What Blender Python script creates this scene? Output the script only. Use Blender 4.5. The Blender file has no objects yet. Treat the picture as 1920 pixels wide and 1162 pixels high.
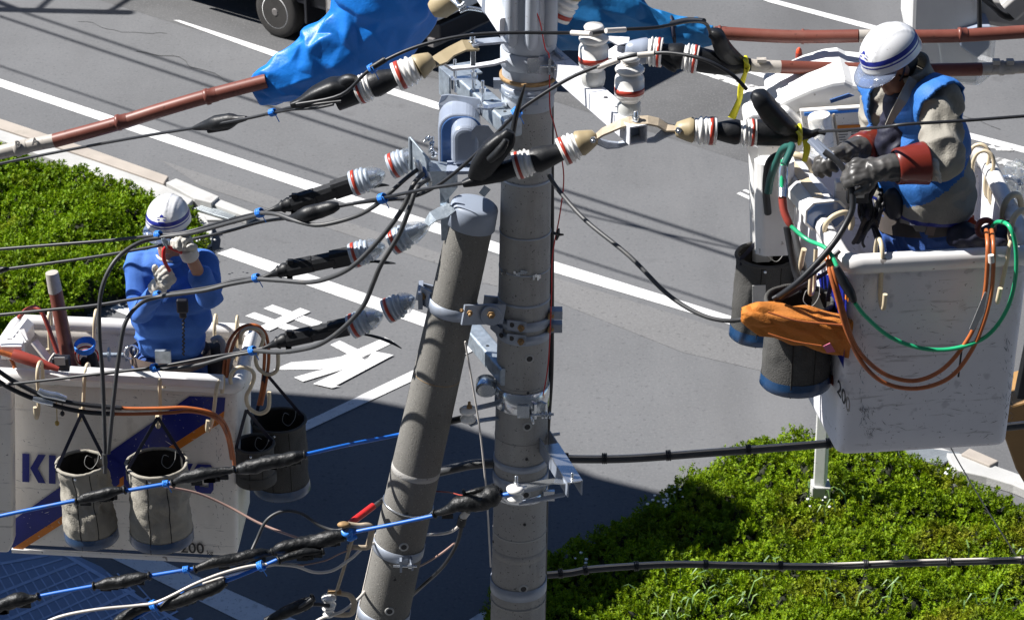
import bpy, bmesh, math, random
import numpy as np
from mathutils import Vector, Matrix, noise as mn
R_ = math.radians
scene = bpy.context.scene
random.seed(7); rng = np.random.default_rng(7)
# ------------------------------------------------------------------ camera
H = 15.4; PITCH = R_(27.0); FPX = 5000.0
cam_d = bpy.data.cameras.new('camera'); cam = bpy.data.objects.new('camera', cam_d)
scene.collection.objects.link(cam); scene.camera = cam
cam.location = (0, 0, H); cam.rotation_euler = (math.pi/2 - PITCH, 0, 0)
cam_d.sensor_width = 36; cam_d.lens = 36*FPX/1920; cam_d.clip_start = .5; cam_d.clip_end = 600
cam_d.dof.use_dof = True; cam_d.dof.focus_distance = 12.2; cam_d.dof.aperture_fstop = 16
# ------------------------------------------------------------------ light
SUN = Vector((-.72, .11, .80)).normalized()
w = bpy.data.worlds.new('World'); scene.world = w; w.use_nodes = True
nt = w.node_tree; bg = nt.nodes['Background']; sky = nt.nodes.new('ShaderNodeTexSky')
sky.sky_type = 'NISHITA'; sky.sun_disc = False
sky.sun_elevation = math.asin(SUN.z); sky.sun_rotation = math.atan2(SUN.x, SUN.y)
sky.air_density = .75; sky.ozone_density = 6.0; sky.dust_density = .0
nt.links.new(sky.outputs[0], bg.inputs[0]); bg.inputs[1].default_value = .05
sd = bpy.data.lights.new('sun', 'SUN'); sd.energy = 5.0; sd.angle = R_(.5); sd.color = (1, .965, .92)
so = bpy.data.objects.new('sun', sd); scene.collection.objects.link(so)
so.rotation_euler = SUN.to_track_quat('Z', 'Y').to_euler()
scene.view_settings.view_transform = 'Standard'; scene.view_settings.look = 'None'
scene.view_settings.exposure = .95; scene.view_settings.gamma = 1
# ------------------------------------------------------------------ pixel rays (1920 x 1162 photo)
Fv = Vector((0, math.cos(PITCH), -math.sin(PITCH))); Uv = Vector((0, math.sin(PITCH), math.cos(PITCH))); CO = Vector((0, 0, H))
def ray(px, py): return Fv + Vector((1, 0, 0))*((px-960)/FPX) - Uv*((py-581)/FPX)
def P(px, py, Y): d = ray(px, py); return CO + d*(Y/d.y)
def PZ(px, py, Z): d = ray(px, py); return CO + d*((Z-H)/d.z)
def G(px, py, z=0.0): return PZ(px, py, z)
def rad(n, Y): return n*(Y/.89)/FPX           # n photo pixels in metres at world depth Y
def V3(p, dY=0): return P(p[0], p[1], p[2]+dY) if not isinstance(p, Vector) else p
# ------------------------------------------------------------------ materials
MAT = {}
def mat(name, col, rough=.6, metal=0, var=.12, scale=8, bump=0, bscale=60, spec=.5, coat=0, alpha=1, trans=0, dirt=None, dscale=3, dth=(.55, .7), island=None, extra=None):
    m = bpy.data.materials.new(name); m.use_nodes = True; n = m.node_tree.nodes; l = m.node_tree.links
    b = n['Principled BSDF']; tc = n.new('ShaderNodeTexCoord')
    def noise(sc, det=4, ro=.6):
        t = n.new('ShaderNodeTexNoise'); t.inputs['Scale'].default_value = sc; t.inputs['Detail'].default_value = det; t.inputs['Roughness'].default_value = ro
        l.new(tc.outputs['Object'], t.inputs['Vector']); return t
    t = noise(scale)
    mr = n.new('ShaderNodeMapRange'); mr.inputs[1].default_value = .3; mr.inputs[2].default_value = .7
    mr.inputs[3].default_value = 1-var; mr.inputs[4].default_value = 1+var; l.new(t.outputs[0], mr.inputs[0])
    mx = n.new('ShaderNodeVectorMath'); mx.operation = 'SCALE'; mx.inputs[0].default_value = col; l.new(mr.outputs[0], mx.inputs['Scale'])
    out = mx.outputs[0]
    if dirt:
        d = noise(dscale, 8, .7); r = n.new('ShaderNodeMapRange'); r.inputs[1].default_value = dth[0]; r.inputs[2].default_value = dth[1]; l.new(d.outputs[0], r.inputs[0])
        q = n.new('ShaderNodeMix'); q.data_type = 'RGBA'; l.new(r.outputs[0], q.inputs[0]); l.new(out, q.inputs[6]); q.inputs[7].default_value = (*dirt, 1); out = q.outputs[2]
    if island:
        g = n.new('ShaderNodeNewGeometry'); cr = n.new('ShaderNodeValToRGB'); e = cr.color_ramp.elements
        while len(e) < len(island): e.new(.5)
        for i, c in enumerate(island): e[i].position = i/(len(island)-1); e[i].color = (*c, 1)
        l.new(g.outputs['Random Per Island'], cr.inputs[0])
        q = n.new('ShaderNodeMix'); q.data_type = 'RGBA'; q.blend_type = 'MULTIPLY'; q.inputs[0].default_value = 1; l.new(out, q.inputs[6]); l.new(cr.outputs[0], q.inputs[7]); out = q.outputs[2]
    if extra: out = extra(n, l, tc, out, noise)
    l.new(out, b.inputs['Base Color'])
    b.inputs['Roughness'].default_value = rough; b.inputs['Metallic'].default_value = metal
    b.inputs['Specular IOR Level'].default_value = spec; b.inputs['Coat Weight'].default_value = coat
    b.inputs['Transmission Weight'].default_value = trans; b.inputs['Alpha'].default_value = alpha
    if bump:
        bt = noise(bscale, 6); bp = n.new('ShaderNodeBump'); bp.inputs['Strength'].default_value = bump; bp.inputs['Distance'].default_value = .01
        l.new(bt.outputs[0], bp.inputs['Height']); l.new(bp.outputs[0], b.inputs['Normal'])
    MAT[name] = m; return m
def speckle(sc, lo, hi, c, amt=1.0):
    def f(n, l, tc, out, noise):
        v = n.new('ShaderNodeTexNoise'); v.inputs['Scale'].default_value = sc; v.inputs['Detail'].default_value = 2; l.new(tc.outputs['Object'], v.inputs['Vector'])
        r = n.new('ShaderNodeMapRange'); r.inputs[1].default_value = lo; r.inputs[2].default_value = hi; r.inputs[4].default_value = amt; l.new(v.outputs[0], r.inputs[0])
        q = n.new('ShaderNodeMix'); q.data_type = 'RGBA'; l.new(r.outputs[0], q.inputs[0]); l.new(out, q.inputs[6]); q.inputs[7].default_value = (*c, 1); return q.outputs[2]
    return f
def streaks(sc, stretch, lo, hi, c, amt=1.0, rot=0):
    def f(n, l, tc, out, noise):
        mp = n.new('ShaderNodeMapping'); mp.inputs['Scale'].default_value = stretch; mp.inputs['Rotation'].default_value = (0, 0, rot); l.new(tc.outputs['Object'], mp.inputs[0])
        v = n.new('ShaderNodeTexNoise'); v.inputs['Scale'].default_value = sc; v.inputs['Detail'].default_value = 6; v.inputs['Roughness'].default_value = .65; l.new(mp.outputs[0], v.inputs['Vector'])
        r = n.new('ShaderNodeMapRange'); r.inputs[1].default_value = lo; r.inputs[2].default_value = hi; r.inputs[4].default_value = amt; l.new(v.outputs[0], r.inputs[0])
        q = n.new('ShaderNodeMix'); q.data_type = 'RGBA'; l.new(r.outputs[0], q.inputs[0]); l.new(out, q.inputs[6]); q.inputs[7].default_value = (*c, 1); return q.outputs[2]
    return f
def chain(*fs):
    def f(n, l, tc, out, noise):
        for g in fs: out = g(n, l, tc, out, noise)
        return out
    return f
mat('asphalt', (.124, .127, .133), .85, var=.10, scale=.5, bump=.3, bscale=45, spec=.3, extra=chain(speckle(28, .5, .72, (.18, .18, .185), .4), speckle(17, .60, .7, (.06, .06, .065), .4), streaks(.35, (1, .12, 1), .5, .72, (.18, .18, .183), .5, R_(-53)), streaks(.22, (1, .10, 1), .52, .70, (.08, .08, .083), .5, R_(-53)), streaks(1.4, (1, 1, 1), .62, .72, (.085, .085, .088), .5)))
mat('asphalt_dark', (.098, .099, .102), .85, var=.15, scale=.9, bump=.5, bscale=45, spec=.3, extra=speckle(28, .5, .72, (.16, .16, .16), .6))
def worn(n, l, tc, out, noise):
    return speckle(9, .60, .66, (.22, .22, .22), .55)(n, l, tc, out, noise)
mat('paint', (.64, .64, .64), .65, var=.08, scale=3, bump=.2, bscale=60, extra=chain(speckle(14, .60, .68, (.35, .35, .35), .55), speckle(5, .60, .72, (.5, .5, .5), .5), speckle(40, .66, .70, (.2, .2, .2), .7)))
mat('porcelain_b', (.40, .46, .54), .12, var=.05, coat=.6, extra=streaks(30, (1, 1, 1), .5, .7, (.72, .74, .76), .6))
mat('paint_worn', (.66, .66, .65), .7, var=.1, scale=3, extra=speckle(7, .48, .56, (.13, .13, .13), .9))
mat('kerb_beige', (.36, .32, .28), .85, var=.12, scale=2, bump=.3, dirt=(.3, .27, .23), dscale=1.5)
mat('kerb_grey', (.42, .42, .41), .85, var=.12, scale=2, bump=.3, dirt=(.34, .33, .32), dscale=2)
mat('soil', (.09, .075, .06), .95, var=.3, scale=5, bump=1, bscale=15)
mat('grate', (.30, .33, .35), .5, metal=.6, var=.1)
mat('under', (.018, .022, .01), .95, var=.4, scale=8, bump=1, bscale=14)  # near-black tone paints in the dense shade inside the shrubs
leaframp = [(.35, .42, .5), (.65, .75, .6), (.9, .95, 1), (1, 1, .8), (1, .85, .7)]
mat('leaf', (.20, .32, .006), .6, var=.28, scale=3.2, extra=speckle(1.6, .56, .72, (.25, .21, .02), .5), island=leaframp, spec=.22)
mat('leaf_b', (.215, .32, .006), .6, var=.30, scale=3.2, extra=chain(speckle(1.3, .55, .70, (.27, .21, .02), .55), speckle(2.6, .60, .66, (.08, .15, .01), .5)), island=leaframp, spec=.22)
for k in ('leaf', 'leaf_b'):
    m = MAT[k]; n = m.node_tree.nodes; l = m.node_tree.links; b = n['Principled BSDF']; tr = n.new('ShaderNodeBsdfTranslucent'); ms = n.new('ShaderNodeMixShader')
    src = b.inputs['Base Color'].links[0].from_socket; l.new(src, tr.inputs[0]); ms.inputs[0].default_value = .3
    l.new(b.outputs[0], ms.inputs[1]); l.new(tr.outputs[0], ms.inputs[2]); l.new(ms.outputs[0], n['Material Output'].inputs[0])
mat('grassblade', (.16, .26, .08), .5, var=.2, island=leaframp)
pore = speckle(90, .66, .70, (.05, .05, .05), .8)
mat('concrete', (.36, .352, .335), .88, var=.12, scale=4, bump=.35, bscale=120, extra=chain(pore, streaks(6, (1, 1, .12), .52, .75, (.17, .155, .14), .6), speckle(160, .6, .7, (.4, .39, .37), .5)))
mat('concrete_rough', (.165, .16, .147), .9, var=.10, scale=3, bump=.35, bscale=180, extra=chain(speckle(170, .64, .70, (.34, .32, .29), .7), speckle(110, .64, .7, (.06, .055, .05), .7), streaks(5, (1, 1, .12), .5, .75, (.11, .10, .085), .6)))
mat('cap_grey', (.26, .30, .37), .5, var=.05, scale=6, extra=streaks(12, (1, 1, .4), .6, .75, (.28, .3, .33), .4))
mat('sleeve_grey', (.40, .435, .49), .5, var=.06, scale=5, extra=chain(streaks(7, (1, 1, .15), .55, .75, (.30, .30, .30), .5), speckle(60, .68, .72, (.2, .18, .16), .6)))
mat('band', (.31, .35, .42), .45, metal=.35, var=.10, scale=14, extra=streaks(9, (1, 1, .3), .58, .74, (.30, .27, .24), .5))
mat('galv', (.36, .42, .48), .42, metal=.6, var=.22, scale=22, bump=.1, bscale=90, extra=speckle(45, .45, .6, (.5, .56, .62), .5))
mat('chrome', (.72, .75, .78), .2, metal=.9, var=.08)
mat('rust', (.32, .2, .09), .7, metal=.2, var=.3, scale=60)
mat('arm_white', (.66, .67, .71), .45, var=.05, scale=8, extra=chain(speckle(70, .66, .72, (.35, .33, .3), .7), streaks(8, (.4, .4, 1), .6, .8, (.42, .40, .38), .4)))
mat('porcelain', (.80, .79, .76), .13, var=.03, coat=.6, extra=streaks(9, (1, 1, 1), .58, .78, (.58, .54, .48), .5))
mat('porcelain_grey', (.50, .51, .49), .3, var=.08, extra=streaks(14, (1, 1, 1), .55, .7, (.35, .33, .30), .6))
mat('redband', (.40, .045, .025), .3, var=.1)
mat('tan_cap', (.36, .29, .17), .45, var=.1, extra=streaks(10, (1, 1, 1), .5, .7, (.26, .20, .11), .6))
mat('strap_tan', (.42, .35, .26), .5, metal=.2, var=.2, scale=20)
mat('rubber', (.009, .010, .012), .45, var=.2, scale=20, spec=.35, bump=.25, bscale=30, dirt=(.026, .025, .024), dscale=16, dth=(.55, .8))
mat('tape', (.008, .009, .010), .42, var=.3, scale=30, bump=.6, bscale=38, spec=.35, dirt=(.03, .027, .025), dscale=25, dth=(.58, .75))
mat('cable_black', (.013, .014, .017), .45, var=.2, scale=30, spec=.5)
mat('cable_grey', (.048, .050, .053), .5, var=.15, scale=20, dirt=(.07, .065, .06), dscale=20)
mat('cable_white', (.62, .58, .53), .5, var=.08)
mat('cable_pink', (.40, .26, .22), .5, var=.08)
mat('cable_blue', (.012, .13, .55), .4, var=.08, scale=14, dirt=(.05, .12, .30), dscale=12)
mat('tie_blue', (.03, .22, .72), .45, var=.15, scale=60)
mat('hose_orange', (.42, .12, .035), .35, var=.12, scale=18, dirt=(.2, .06, .03), dscale=10)
mat('hose_green', (.02, .38, .17), .3, var=.08)
mat('hose_teal', (.02, .10, .085), .35, var=.1)
mat('red', (.50, .02, .02), .4, var=.1)
mat('redsoft', (.30, .05, .035), .45, var=.15, scale=10)
mat('pipe_brown', (.17, .052, .036), .42, var=.10, scale=9, extra=chain(streaks(8, (1, 1, 1), .52, .72, (.22, .095, .07), .5), speckle(50, .66, .7, (.09, .03, .02), .8)))
mat('pipe_grey', (.42, .39, .35), .5, var=.10, scale=14, extra=speckle(40, .6, .7, (.25, .22, .2), .7))
mat('hook', (.62, .52, .36), .35, var=.08, scale=12, extra=streaks(16, (1, 1, 1), .55, .75, (.42, .34, .22), .6))
tarpx = streaks(5, (1, 1, 1), .56, .76, (.02, .26, .70), .3)
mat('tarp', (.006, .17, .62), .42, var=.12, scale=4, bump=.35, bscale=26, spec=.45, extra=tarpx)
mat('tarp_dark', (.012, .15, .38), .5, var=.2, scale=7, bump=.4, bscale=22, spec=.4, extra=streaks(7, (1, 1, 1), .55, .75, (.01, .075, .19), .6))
grime = chain(streaks(5, (1, 1, .5), .60, .72, (.36, .31, .25), .55), speckle(85, .68, .74, (.12, .11, .11), .7), streaks(22, (.16, .16, 1.6), .60, .66, (.25, .24, .24), .45))
mat('bucket', (.80, .765, .71), .42, var=.05, scale=2.5, coat=.1, extra=chain(grime, streaks(3, (1, 1, .4), .45, .75, (.46, .40, .32), .45)))
mat('bucket_r', (.76, .755, .79), .42, var=.05, scale=2.5, coat=.1, extra=chain(grime, streaks(12, (.25, .25, 1), .66, .70, (.2, .2, .22), .8), speckle(14, .64, .70, (.3, .3, .33), .4)))
mat('rim', (.76, .75, .74), .3, var=.04, coat=.3, extra=chain(speckle(26, .69, .72, (.2, .17, .15), .8), streaks(6, (1, 1, 1), .6, .8, (.55, .52, .48), .4)))
mat('white_plastic', (.76, .76, .75), .4, var=.04, extra=chain(speckle(30, .70, .73, (.25, .24, .22), .7), streaks(5, (1, 1, 1), .6, .8, (.6, .58, .54), .4)))
mat('decal_navy', (.008, .016, .20), .35, var=.12, scale=9, extra=chain(speckle(70, .71, .73, (.45, .45, .5), .7), streaks(20, (.5, .5, 1.5), .70, .73, (.3, .3, .4), .6)))
mat('decal_orange', (.62, .19, .015), .4, var=.12, scale=9, extra=speckle(48, .68, .71, (.55, .5, .4), .8))
mat('black_ink', (.02, .02, .022), .5)
mat('canvas', (.31, .29, .245), .85, var=.18, scale=5, bump=.5, bscale=160, extra=streaks(6, (1, 1, .6), .5, .7, (.15, .14, .12), .6))
mat('canvas_dark', (.055, .054, .051), .85, var=.2, scale=6, bump=.5, bscale=160, extra=streaks(6, (1, 1, .6), .5, .7, (.08, .078, .074), .6))
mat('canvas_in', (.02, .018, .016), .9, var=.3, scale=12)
mat('bag_base', (.012, .05, .13), .3, var=.15, scale=12, coat=.3)
mat('strap', (.012, .013, .03), .6, var=.2, scale=30)
mat('skin', (.36, .17, .10), .5, var=.08, scale=20)
mat('skin_dark', (.26, .12, .07), .5, var=.08, scale=20)
mat('hair', (.012, .010, .009), .6)
mat('shirt_blue', (.045, .15, .50), .8, var=.10, scale=6, bump=.3, bscale=200)
mat('vest_blue', (.022, .135, .43), .65, var=.10, scale=6, bump=.3, bscale=120)
mat('shirt_khaki', (.27, .255, .22), .85, var=.1, scale=7, bump=.4, bscale=160)
mat('trouser_blue', (.02, .07, .26), .8, var=.15, scale=8, bump=.3, bscale=160)
mat('glove_white', (.52, .50, .45), .85, var=.12, scale=18, bump=.5, bscale=160, extra=streaks(18, (1, 1, 1), .55, .7, (.3, .28, .24), .6))
mat('glove_grey', (.058, .056, .054), .42, var=.2, scale=18, dirt=(.11, .10, .095), dscale=14)
mat('glove_red', (.15, .020, .012), .3, var=.12, scale=9, coat=.2)
mat('helmet', (.74, .75, .77), .2, var=.03, coat=.5, extra=chain(speckle(40, .68, .71, (.4, .4, .42), .6), streaks(9, (1, 1, 1), .6, .8, (.58, .57, .55), .4)))
mat('helmet_blue', (.02, .03, .28), .3)
mat('visor', (.28, .34, .48), .08, trans=.6, var=.02, alpha=.72)
mat('goggle', (.02, .35, .75), .1, var=.1, coat=1, metal=.3)
mat('belt', (.06, .05, .045), .7, var=.2)
mat('belt_tan', (.16, .12, .10), .7, var=.2, scale=14)
mat('clear', (.80, .86, .90), .06, trans=.85, var=.02, alpha=.45, spec=.8)
mat('glove_orange', (.46, .15, .015), .8, var=.14, scale=6, bump=.4, bscale=140, extra=streaks(7, (1, 1, 1), .5, .75, (.34, .12, .02), .6))
mat('pink', (.6, .15, .25), .7)
mat('yellow', (.68, .62, .02), .5, var=.1, scale=20)
mat('box_blue', (.045, .11, .28), .22, var=.05, coat=.5)
mat('box_grey', (.27, .31, .39), .3, var=.05, coat=.2)
mat('tyre', (.03, .028, .026), .8, var=.2, scale=10, bump=.3)
mat('truck_black', (.012, .013, .018), .4, var=.2)
mat('truck_navy', (.008, .014, .045), .25, var=.2, coat=.4)
mat('truck_grey', (.16, .15, .145), .5, var=.2, scale=8)
mat('boom_tan', (.30, .17, .06), .5, var=.14, scale=6, extra=streaks(8, (1, 1, .3), .52, .7, (.30, .16, .06), .6))
mat('boom_grey', (.36, .35, .34), .5, var=.12, scale=8)
mat('bollard', (.68, .085, .03), .45, var=.08)
mat('sign_blue', (.02, .06, .22), .4)
mat('building', (.4, .38, .35), .8)
mat('grid_line', (.32, .42, .6), .7)
mat('tile_blue', (.20, .27, .40), .8, var=.08, scale=2, bump=.1)
mat('scuff', (.10, .10, .11), .7)
mat('scuff_blue', (.22, .27, .34), .7)
mat('building_dark', (.10, .10, .105), .8)
mat('crack', (.035, .035, .036), .9)
mat('asphalt_light', (.15, .15, .152), .85, var=.10, scale=.5, bump=.3, bscale=45, spec=.3, extra=chain(speckle(28, .5, .72, (.2, .2, .2), .6), speckle(17, .60, .7, (.07, .07, .07), .5)))
mat('glass', (.1, .12, .14), .08, spec=.8)
mat('flower', (.8, .8, .78), .6)
mat('string', (.3, .3, .29), .6)
mat('bronze', (.4, .28, .08), .4, metal=.6)
# ------------------------------------------------------------------ mesh builder
SPLIT = {'bolt', 'lashing', 'plates', 'u_bolt', 'link_plate', 'control_valve', 'step_socket', 'bolt_hole', 'hole', 'window', 'eyelet', 'clamp_bolt', 'clip', 'tape_scraps', 'seam', 'side_sheet', 'ear'}
class MB:
    def __init__(s): s.v = []; s.f = []; s.mi = []; s.sm = []
    def add(s, vs, fs, mi=0, smooth=False):
        o = len(s.v); s.v += [tuple(v) for v in vs]
        for i, f in enumerate(fs): s.f.append([o+k for k in f]); s.mi.append(mi[i] if isinstance(mi, list) else mi); s.sm.append(smooth)
        return s
    def grid(s, rings, mi=0, smooth=True, closed=True, cap0=True, cap1=True, mis=None):
        n = len(rings[0]); vs = [p for r in rings for p in r]; fs = []; ms = []
        for i in range(len(rings)-1):
            for j in range(n if closed else n-1):
                k = (j+1) % n; fs.append([i*n+j, i*n+k, (i+1)*n+k, (i+1)*n+j]); ms.append(mis[i] if mis else mi)
        s.add(vs, fs, ms, smooth)
        if closed and cap0: s.add(rings[0], [list(range(n-1, -1, -1))], ms[0])
        if closed and cap1: s.add(rings[-1], [list(range(n))], ms[-1])
        return s
    def lathe(s, p0, p1, prof, n=24, mi=0, cap=True, mis=None, sx=1.0, up=None):   # prof: list (t 0..1, r)
        p0 = Vector(p0); p1 = Vector(p1); a = (p1-p0); q = a.normalized(); u = Vector(up) if up else (Vector((0, 0, 1)) if abs(q.z) < .9 else Vector((1, 0, 0)))
        x = q.cross(u).normalized(); y = x.cross(q)
        rings = [[p0+a*t+x*(r*sx*math.cos(2*math.pi*k/n))+y*(r*math.sin(2*math.pi*k/n)) for k in range(n)] for t, r in prof]
        rings = [list(reversed(r)) for r in rings]
        return s.grid(rings, mi, True, True, cap, cap, mis)
    def box(s, c, size, rz=0, mi=0, M=None):
        sx, sy, sz = [q/2 for q in size]; vs = [Vector((x, y, z)) for x in (-sx, sx) for y in (-sy, sy) for z in (-sz, sz)]
        Q = M if M is not None else Matrix.Rotation(rz, 3, 'Z'); vs = [Q @ v + Vector(c) for v in vs]
        return s.add(vs, [[0, 1, 3, 2], [4, 6, 7, 5], [0, 4, 5, 1], [2, 3, 7, 6], [0, 2, 6, 4], [1, 5, 7, 3]], mi)
    def beam(s, p0, p1, wd, ht, up=(0, 0, 1), mi=0, bev=0):
        p0 = Vector(p0); p1 = Vector(p1); a = (p1-p0).normalized(); x = a.cross(Vector(up)).normalized(); y = x.cross(a)
        h, g = wd/2, ht/2; b = bev or min(wd, ht)*.08
        cs = [(-h+b, -g), (h-b, -g), (h, -g+b), (h, g-b), (h-b, g), (-h+b, g), (-h, g-b), (-h, -g+b)]
        return s.grid([[p+x*i+y*j for i, j in cs] for p in (p0, p1)], mi, False)
    def prism(s, pts, d, mi=0):                       # planar outline extruded by vector d
        n = len(pts); d = Vector(d); top = [Vector(p)+d for p in pts]
        s.add(list(pts)+top, [list(range(n-1, -1, -1)), list(range(n, 2*n))]+[[i, (i+1) % n, n+(i+1) % n, n+i] for i in range(n)], mi); return s
    def tube(s, pts, r, n=10, sub=6, mi=0, cap=True, jitter=0, flat=1.0, sq=0):
        pts = [Vector(p) for p in pts]; m = len(pts); rr = r if isinstance(r, (list, tuple)) else [r]*m
        P2 = []; R2 = []
        if m > 2 and sub > 1:
            for i in range(m-1):
                a, b, c, d = pts[max(i-1, 0)], pts[i], pts[i+1], pts[min(i+2, m-1)]
                for k in range(sub):
                    t = k/sub; P2.append(.5*((2*b)+(c-a)*t+(2*a-5*b+4*c-d)*t*t+(3*b-a-3*c+d)*t**3)); R2.append(rr[i]*(1-t)+rr[i+1]*t)
            P2.append(pts[-1]); R2.append(rr[-1])
        else: P2 = pts; R2 = list(rr)
        rings = []; x = None
        for i, p in enumerate(P2):
            a = (P2[min(i+1, len(P2)-1)]-P2[max(i-1, 0)]).normalized()
            if x is None:
                u = Vector((0, 0, 1)) if abs(a.z) < .9 else Vector((0, 1, 0)); x = a.cross(u).normalized()
            else: x = (x-a*x.dot(a)).normalized()
            y = a.cross(x); ring = []
            for k in range(n):
                th = 2*math.pi*k/n; q = R2[i]
                if sq: q *= (abs(math.cos(th))**sq+abs(math.sin(th))**sq)**(-1/sq)
                if jitter: q *= 1+jitter*mn.noise(p*38+Vector((math.cos(th), math.sin(th), 0))*.9)
                ring.append(p+x*(q*math.cos(th))+y*(q*flat*math.sin(th)))
            rings.append(ring)
        return s.grid(rings, mi, True, True, cap, cap)
    def ball(s, c, r, n=14, mi=0, sc=(1, 1, 1), M=None):
        rings = []; m = n//2; c = Vector(c)
        for i in range(m+1):
            ph = math.pi*(i+.001)/(m+.002); ring = []
            for k in range(n):
                th = 2*math.pi*k/n; v = Vector((math.sin(ph)*math.cos(th)*sc[0], math.sin(ph)*math.sin(th)*sc[1], math.cos(ph)*sc[2]))*r
                if M is not None: v = M @ v
                ring.append(c+v)
            rings.append(list(reversed(ring)))
        return s.grid(rings, mi)
    def torus(s, c, axis, R, r, n=24, k=8, mi=0, a0=0, a1=360, ref=None):
        axis = Vector(axis).normalized(); u = Vector(ref) if ref else (Vector((0, 0, 1)) if abs(axis.z) < .9 else Vector((1, 0, 0)))
        x = axis.cross(u).normalized(); y = axis.cross(x); c = Vector(c); full = abs(a1-a0) >= 359
        pts = [c+x*(R*math.cos(R_(a0+(a1-a0)*i/n)))+y*(R*math.sin(R_(a0+(a1-a0)*i/n))) for i in range(n+1)]
        return s.tube(pts, r, k, 1, mi, cap=not full)
    def islands(s):
        n = len(s.v); par = list(range(n))
        def fd(a):
            while par[a] != a: par[a] = par[par[a]]; a = par[a]
            return a
        for f in s.f:
            for k in f[1:]: par[fd(k)] = fd(f[0])
        comp = {}
        for i, f in enumerate(s.f): comp.setdefault(fd(f[0]), []).append(i)
        L = []
        for fs in comp.values():
            vs = [s.v[k] for i in fs for k in s.f[i]]; L.append([[min(v[a] for v in vs)-.002 for a in range(3)], [max(v[a] for v in vs)+.002 for a in range(3)], fs])
        ch = True
        while ch:
            ch = False
            for i in range(len(L)):
                for j in range(i+1, len(L)):
                    if all(L[i][0][a] <= L[j][1][a] and L[j][0][a] <= L[i][1][a] for a in range(3)):
                        L[i] = [[min(L[i][0][a], L[j][0][a]) for a in range(3)], [max(L[i][1][a], L[j][1][a]) for a in range(3)], L[i][2]+L[j][2]]; L.pop(j); ch = True; break
                if ch: break
        return [l[2] for l in L]
    def build(s, name, mats, parent=None, **kw):
        if name in SPLIT and parent is not None:
            isl = s.islands()
            if len(isl) > 1:
                for fs in isl:
                    m = MB(); mp = {}
                    for i in fs:
                        f = []
                        for k in s.f[i]:
                            if k not in mp: mp[k] = len(m.v); m.v.append(s.v[k])
                            f.append(mp[k])
                        m.f.append(f); m.mi.append(s.mi[i]); m.sm.append(s.sm[i])
                    o = m.build(name, mats, parent, **kw)
                return o
        me = bpy.data.meshes.new(name); me.from_pydata(s.v, [], s.f); me.update()
        me.polygons.foreach_set('use_smooth', s.sm)
        mats = mats if isinstance(mats, (list, tuple)) else [mats]
        for m in mats: me.materials.append(MAT[m])
        me.polygons.foreach_set('material_index', s.mi)
        return link(name, me, parent, **kw)
def link(name, me, parent=None, label=None, cat=None, group=None, kind=None):
    o = bpy.data.objects.new(name, me); scene.collection.objects.link(o)
    if parent is not None:
        o.parent = parent; q = parent; t = Vector((0, 0, 0))
        if parent.parent is None: t = Vector(parent.location)
        o.matrix_parent_inverse = Matrix.Translation(-t)
    if label: o['label'] = label
    if cat: o['category'] = cat
    if group: o['group'] = group
    if kind: o['kind'] = kind
    return o
def thing(name, label, cat, loc, group=None):
    o = bpy.data.objects.new(name, None); scene.collection.objects.link(o); o.location = loc; o.empty_display_size = .1
    o['label'] = label; o['category'] = cat
    if group: o['group'] = group
    return o
def bevel(o, wd=.004, seg=2, ang=35):
    m = o.modifiers.new('bevel', 'BEVEL'); m.width = wd; m.segments = seg; m.limit_method = 'ANGLE'; m.angle_limit = R_(ang); return o
def remeshed(mb, voxel, it=4, wr=0, wsc=9, fac=.6):
    me = bpy.data.meshes.new('t'); me.from_pydata(mb.v, [], mb.f); me.update(); o = bpy.data.objects.new('t', me); scene.collection.objects.link(o)
    m = o.modifiers.new('r', 'REMESH'); m.mode = 'VOXEL'; m.voxel_size = voxel
    s = o.modifiers.new('s', 'SMOOTH'); s.factor = fac; s.iterations = it
    dg = bpy.context.evaluated_depsgraph_get(); dg.update(); e = o.evaluated_get(dg); out = bpy.data.meshes.new_from_object(e)
    bpy.data.objects.remove(o); bpy.data.meshes.remove(me)
    if wr:
        nv = len(out.vertices); co = [v.co.copy() for v in out.vertices]; nn = [v.normal.copy() for v in out.vertices]
        for i in range(nv):
            c = co[i]; q = abs(mn.noise(Vector((c.x*wsc*.8, c.y*wsc, c.z*wsc*1.25))+Vector((0, 0, mn.noise(c*wsc*.5)*2))))
            q2 = mn.noise(c*wsc*2.3); out.vertices[i].co = c+nn[i]*(wr*(1-3.2*q)+wr*.35*q2)
    out.update()
    return out
def organic(name, mb, m, parent, voxel=.008, it=4, wr=0, wsc=9, **kw):
    me = remeshed(mb, voxel, it, wr, wsc); me.materials.append(MAT[m]); me.polygons.foreach_set('use_smooth', [True]*len(me.polygons))
    return link(name, me, parent, **kw)
def cap(mb, a, b, ra, rb, n=14):                      # tapered capsule
    a = Vector(a); b = Vector(b); L = (b-a).length or 1e-4; pr = []
    for i in range(5): th = math.pi/2*i/5; pr.append((-(ra/L)*math.cos(th), max(ra*math.sin(th), .0004)))
    pr += [(0, ra), (1, rb)]
    for i in range(1, 6): th = math.pi/2*i/5; pr.append((1+(rb/L)*math.sin(th), max(rb*math.cos(th), .0004)))
    return mb.lathe(a, b, pr, n)
def gpoly(name, pts, m, z=.004, parent=None, px=True, **kw):
    ps = [G(x, y, z) if px else Vector((x, y, z)) for x, y in pts]
    mb = MB(); mb.add(ps, [list(range(len(ps)))]); o = mb.build(name, m, parent, **kw)
    bm = bmesh.new(); bm.from_mesh(o.data); bmesh.ops.recalc_face_normals(bm, faces=bm.faces)
    for f in bm.faces:
        if f.normal.z < 0: f.normal_flip()
    bmesh.ops.triangulate(bm, faces=bm.faces); bm.to_mesh(o.data); bm.free(); return o
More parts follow.
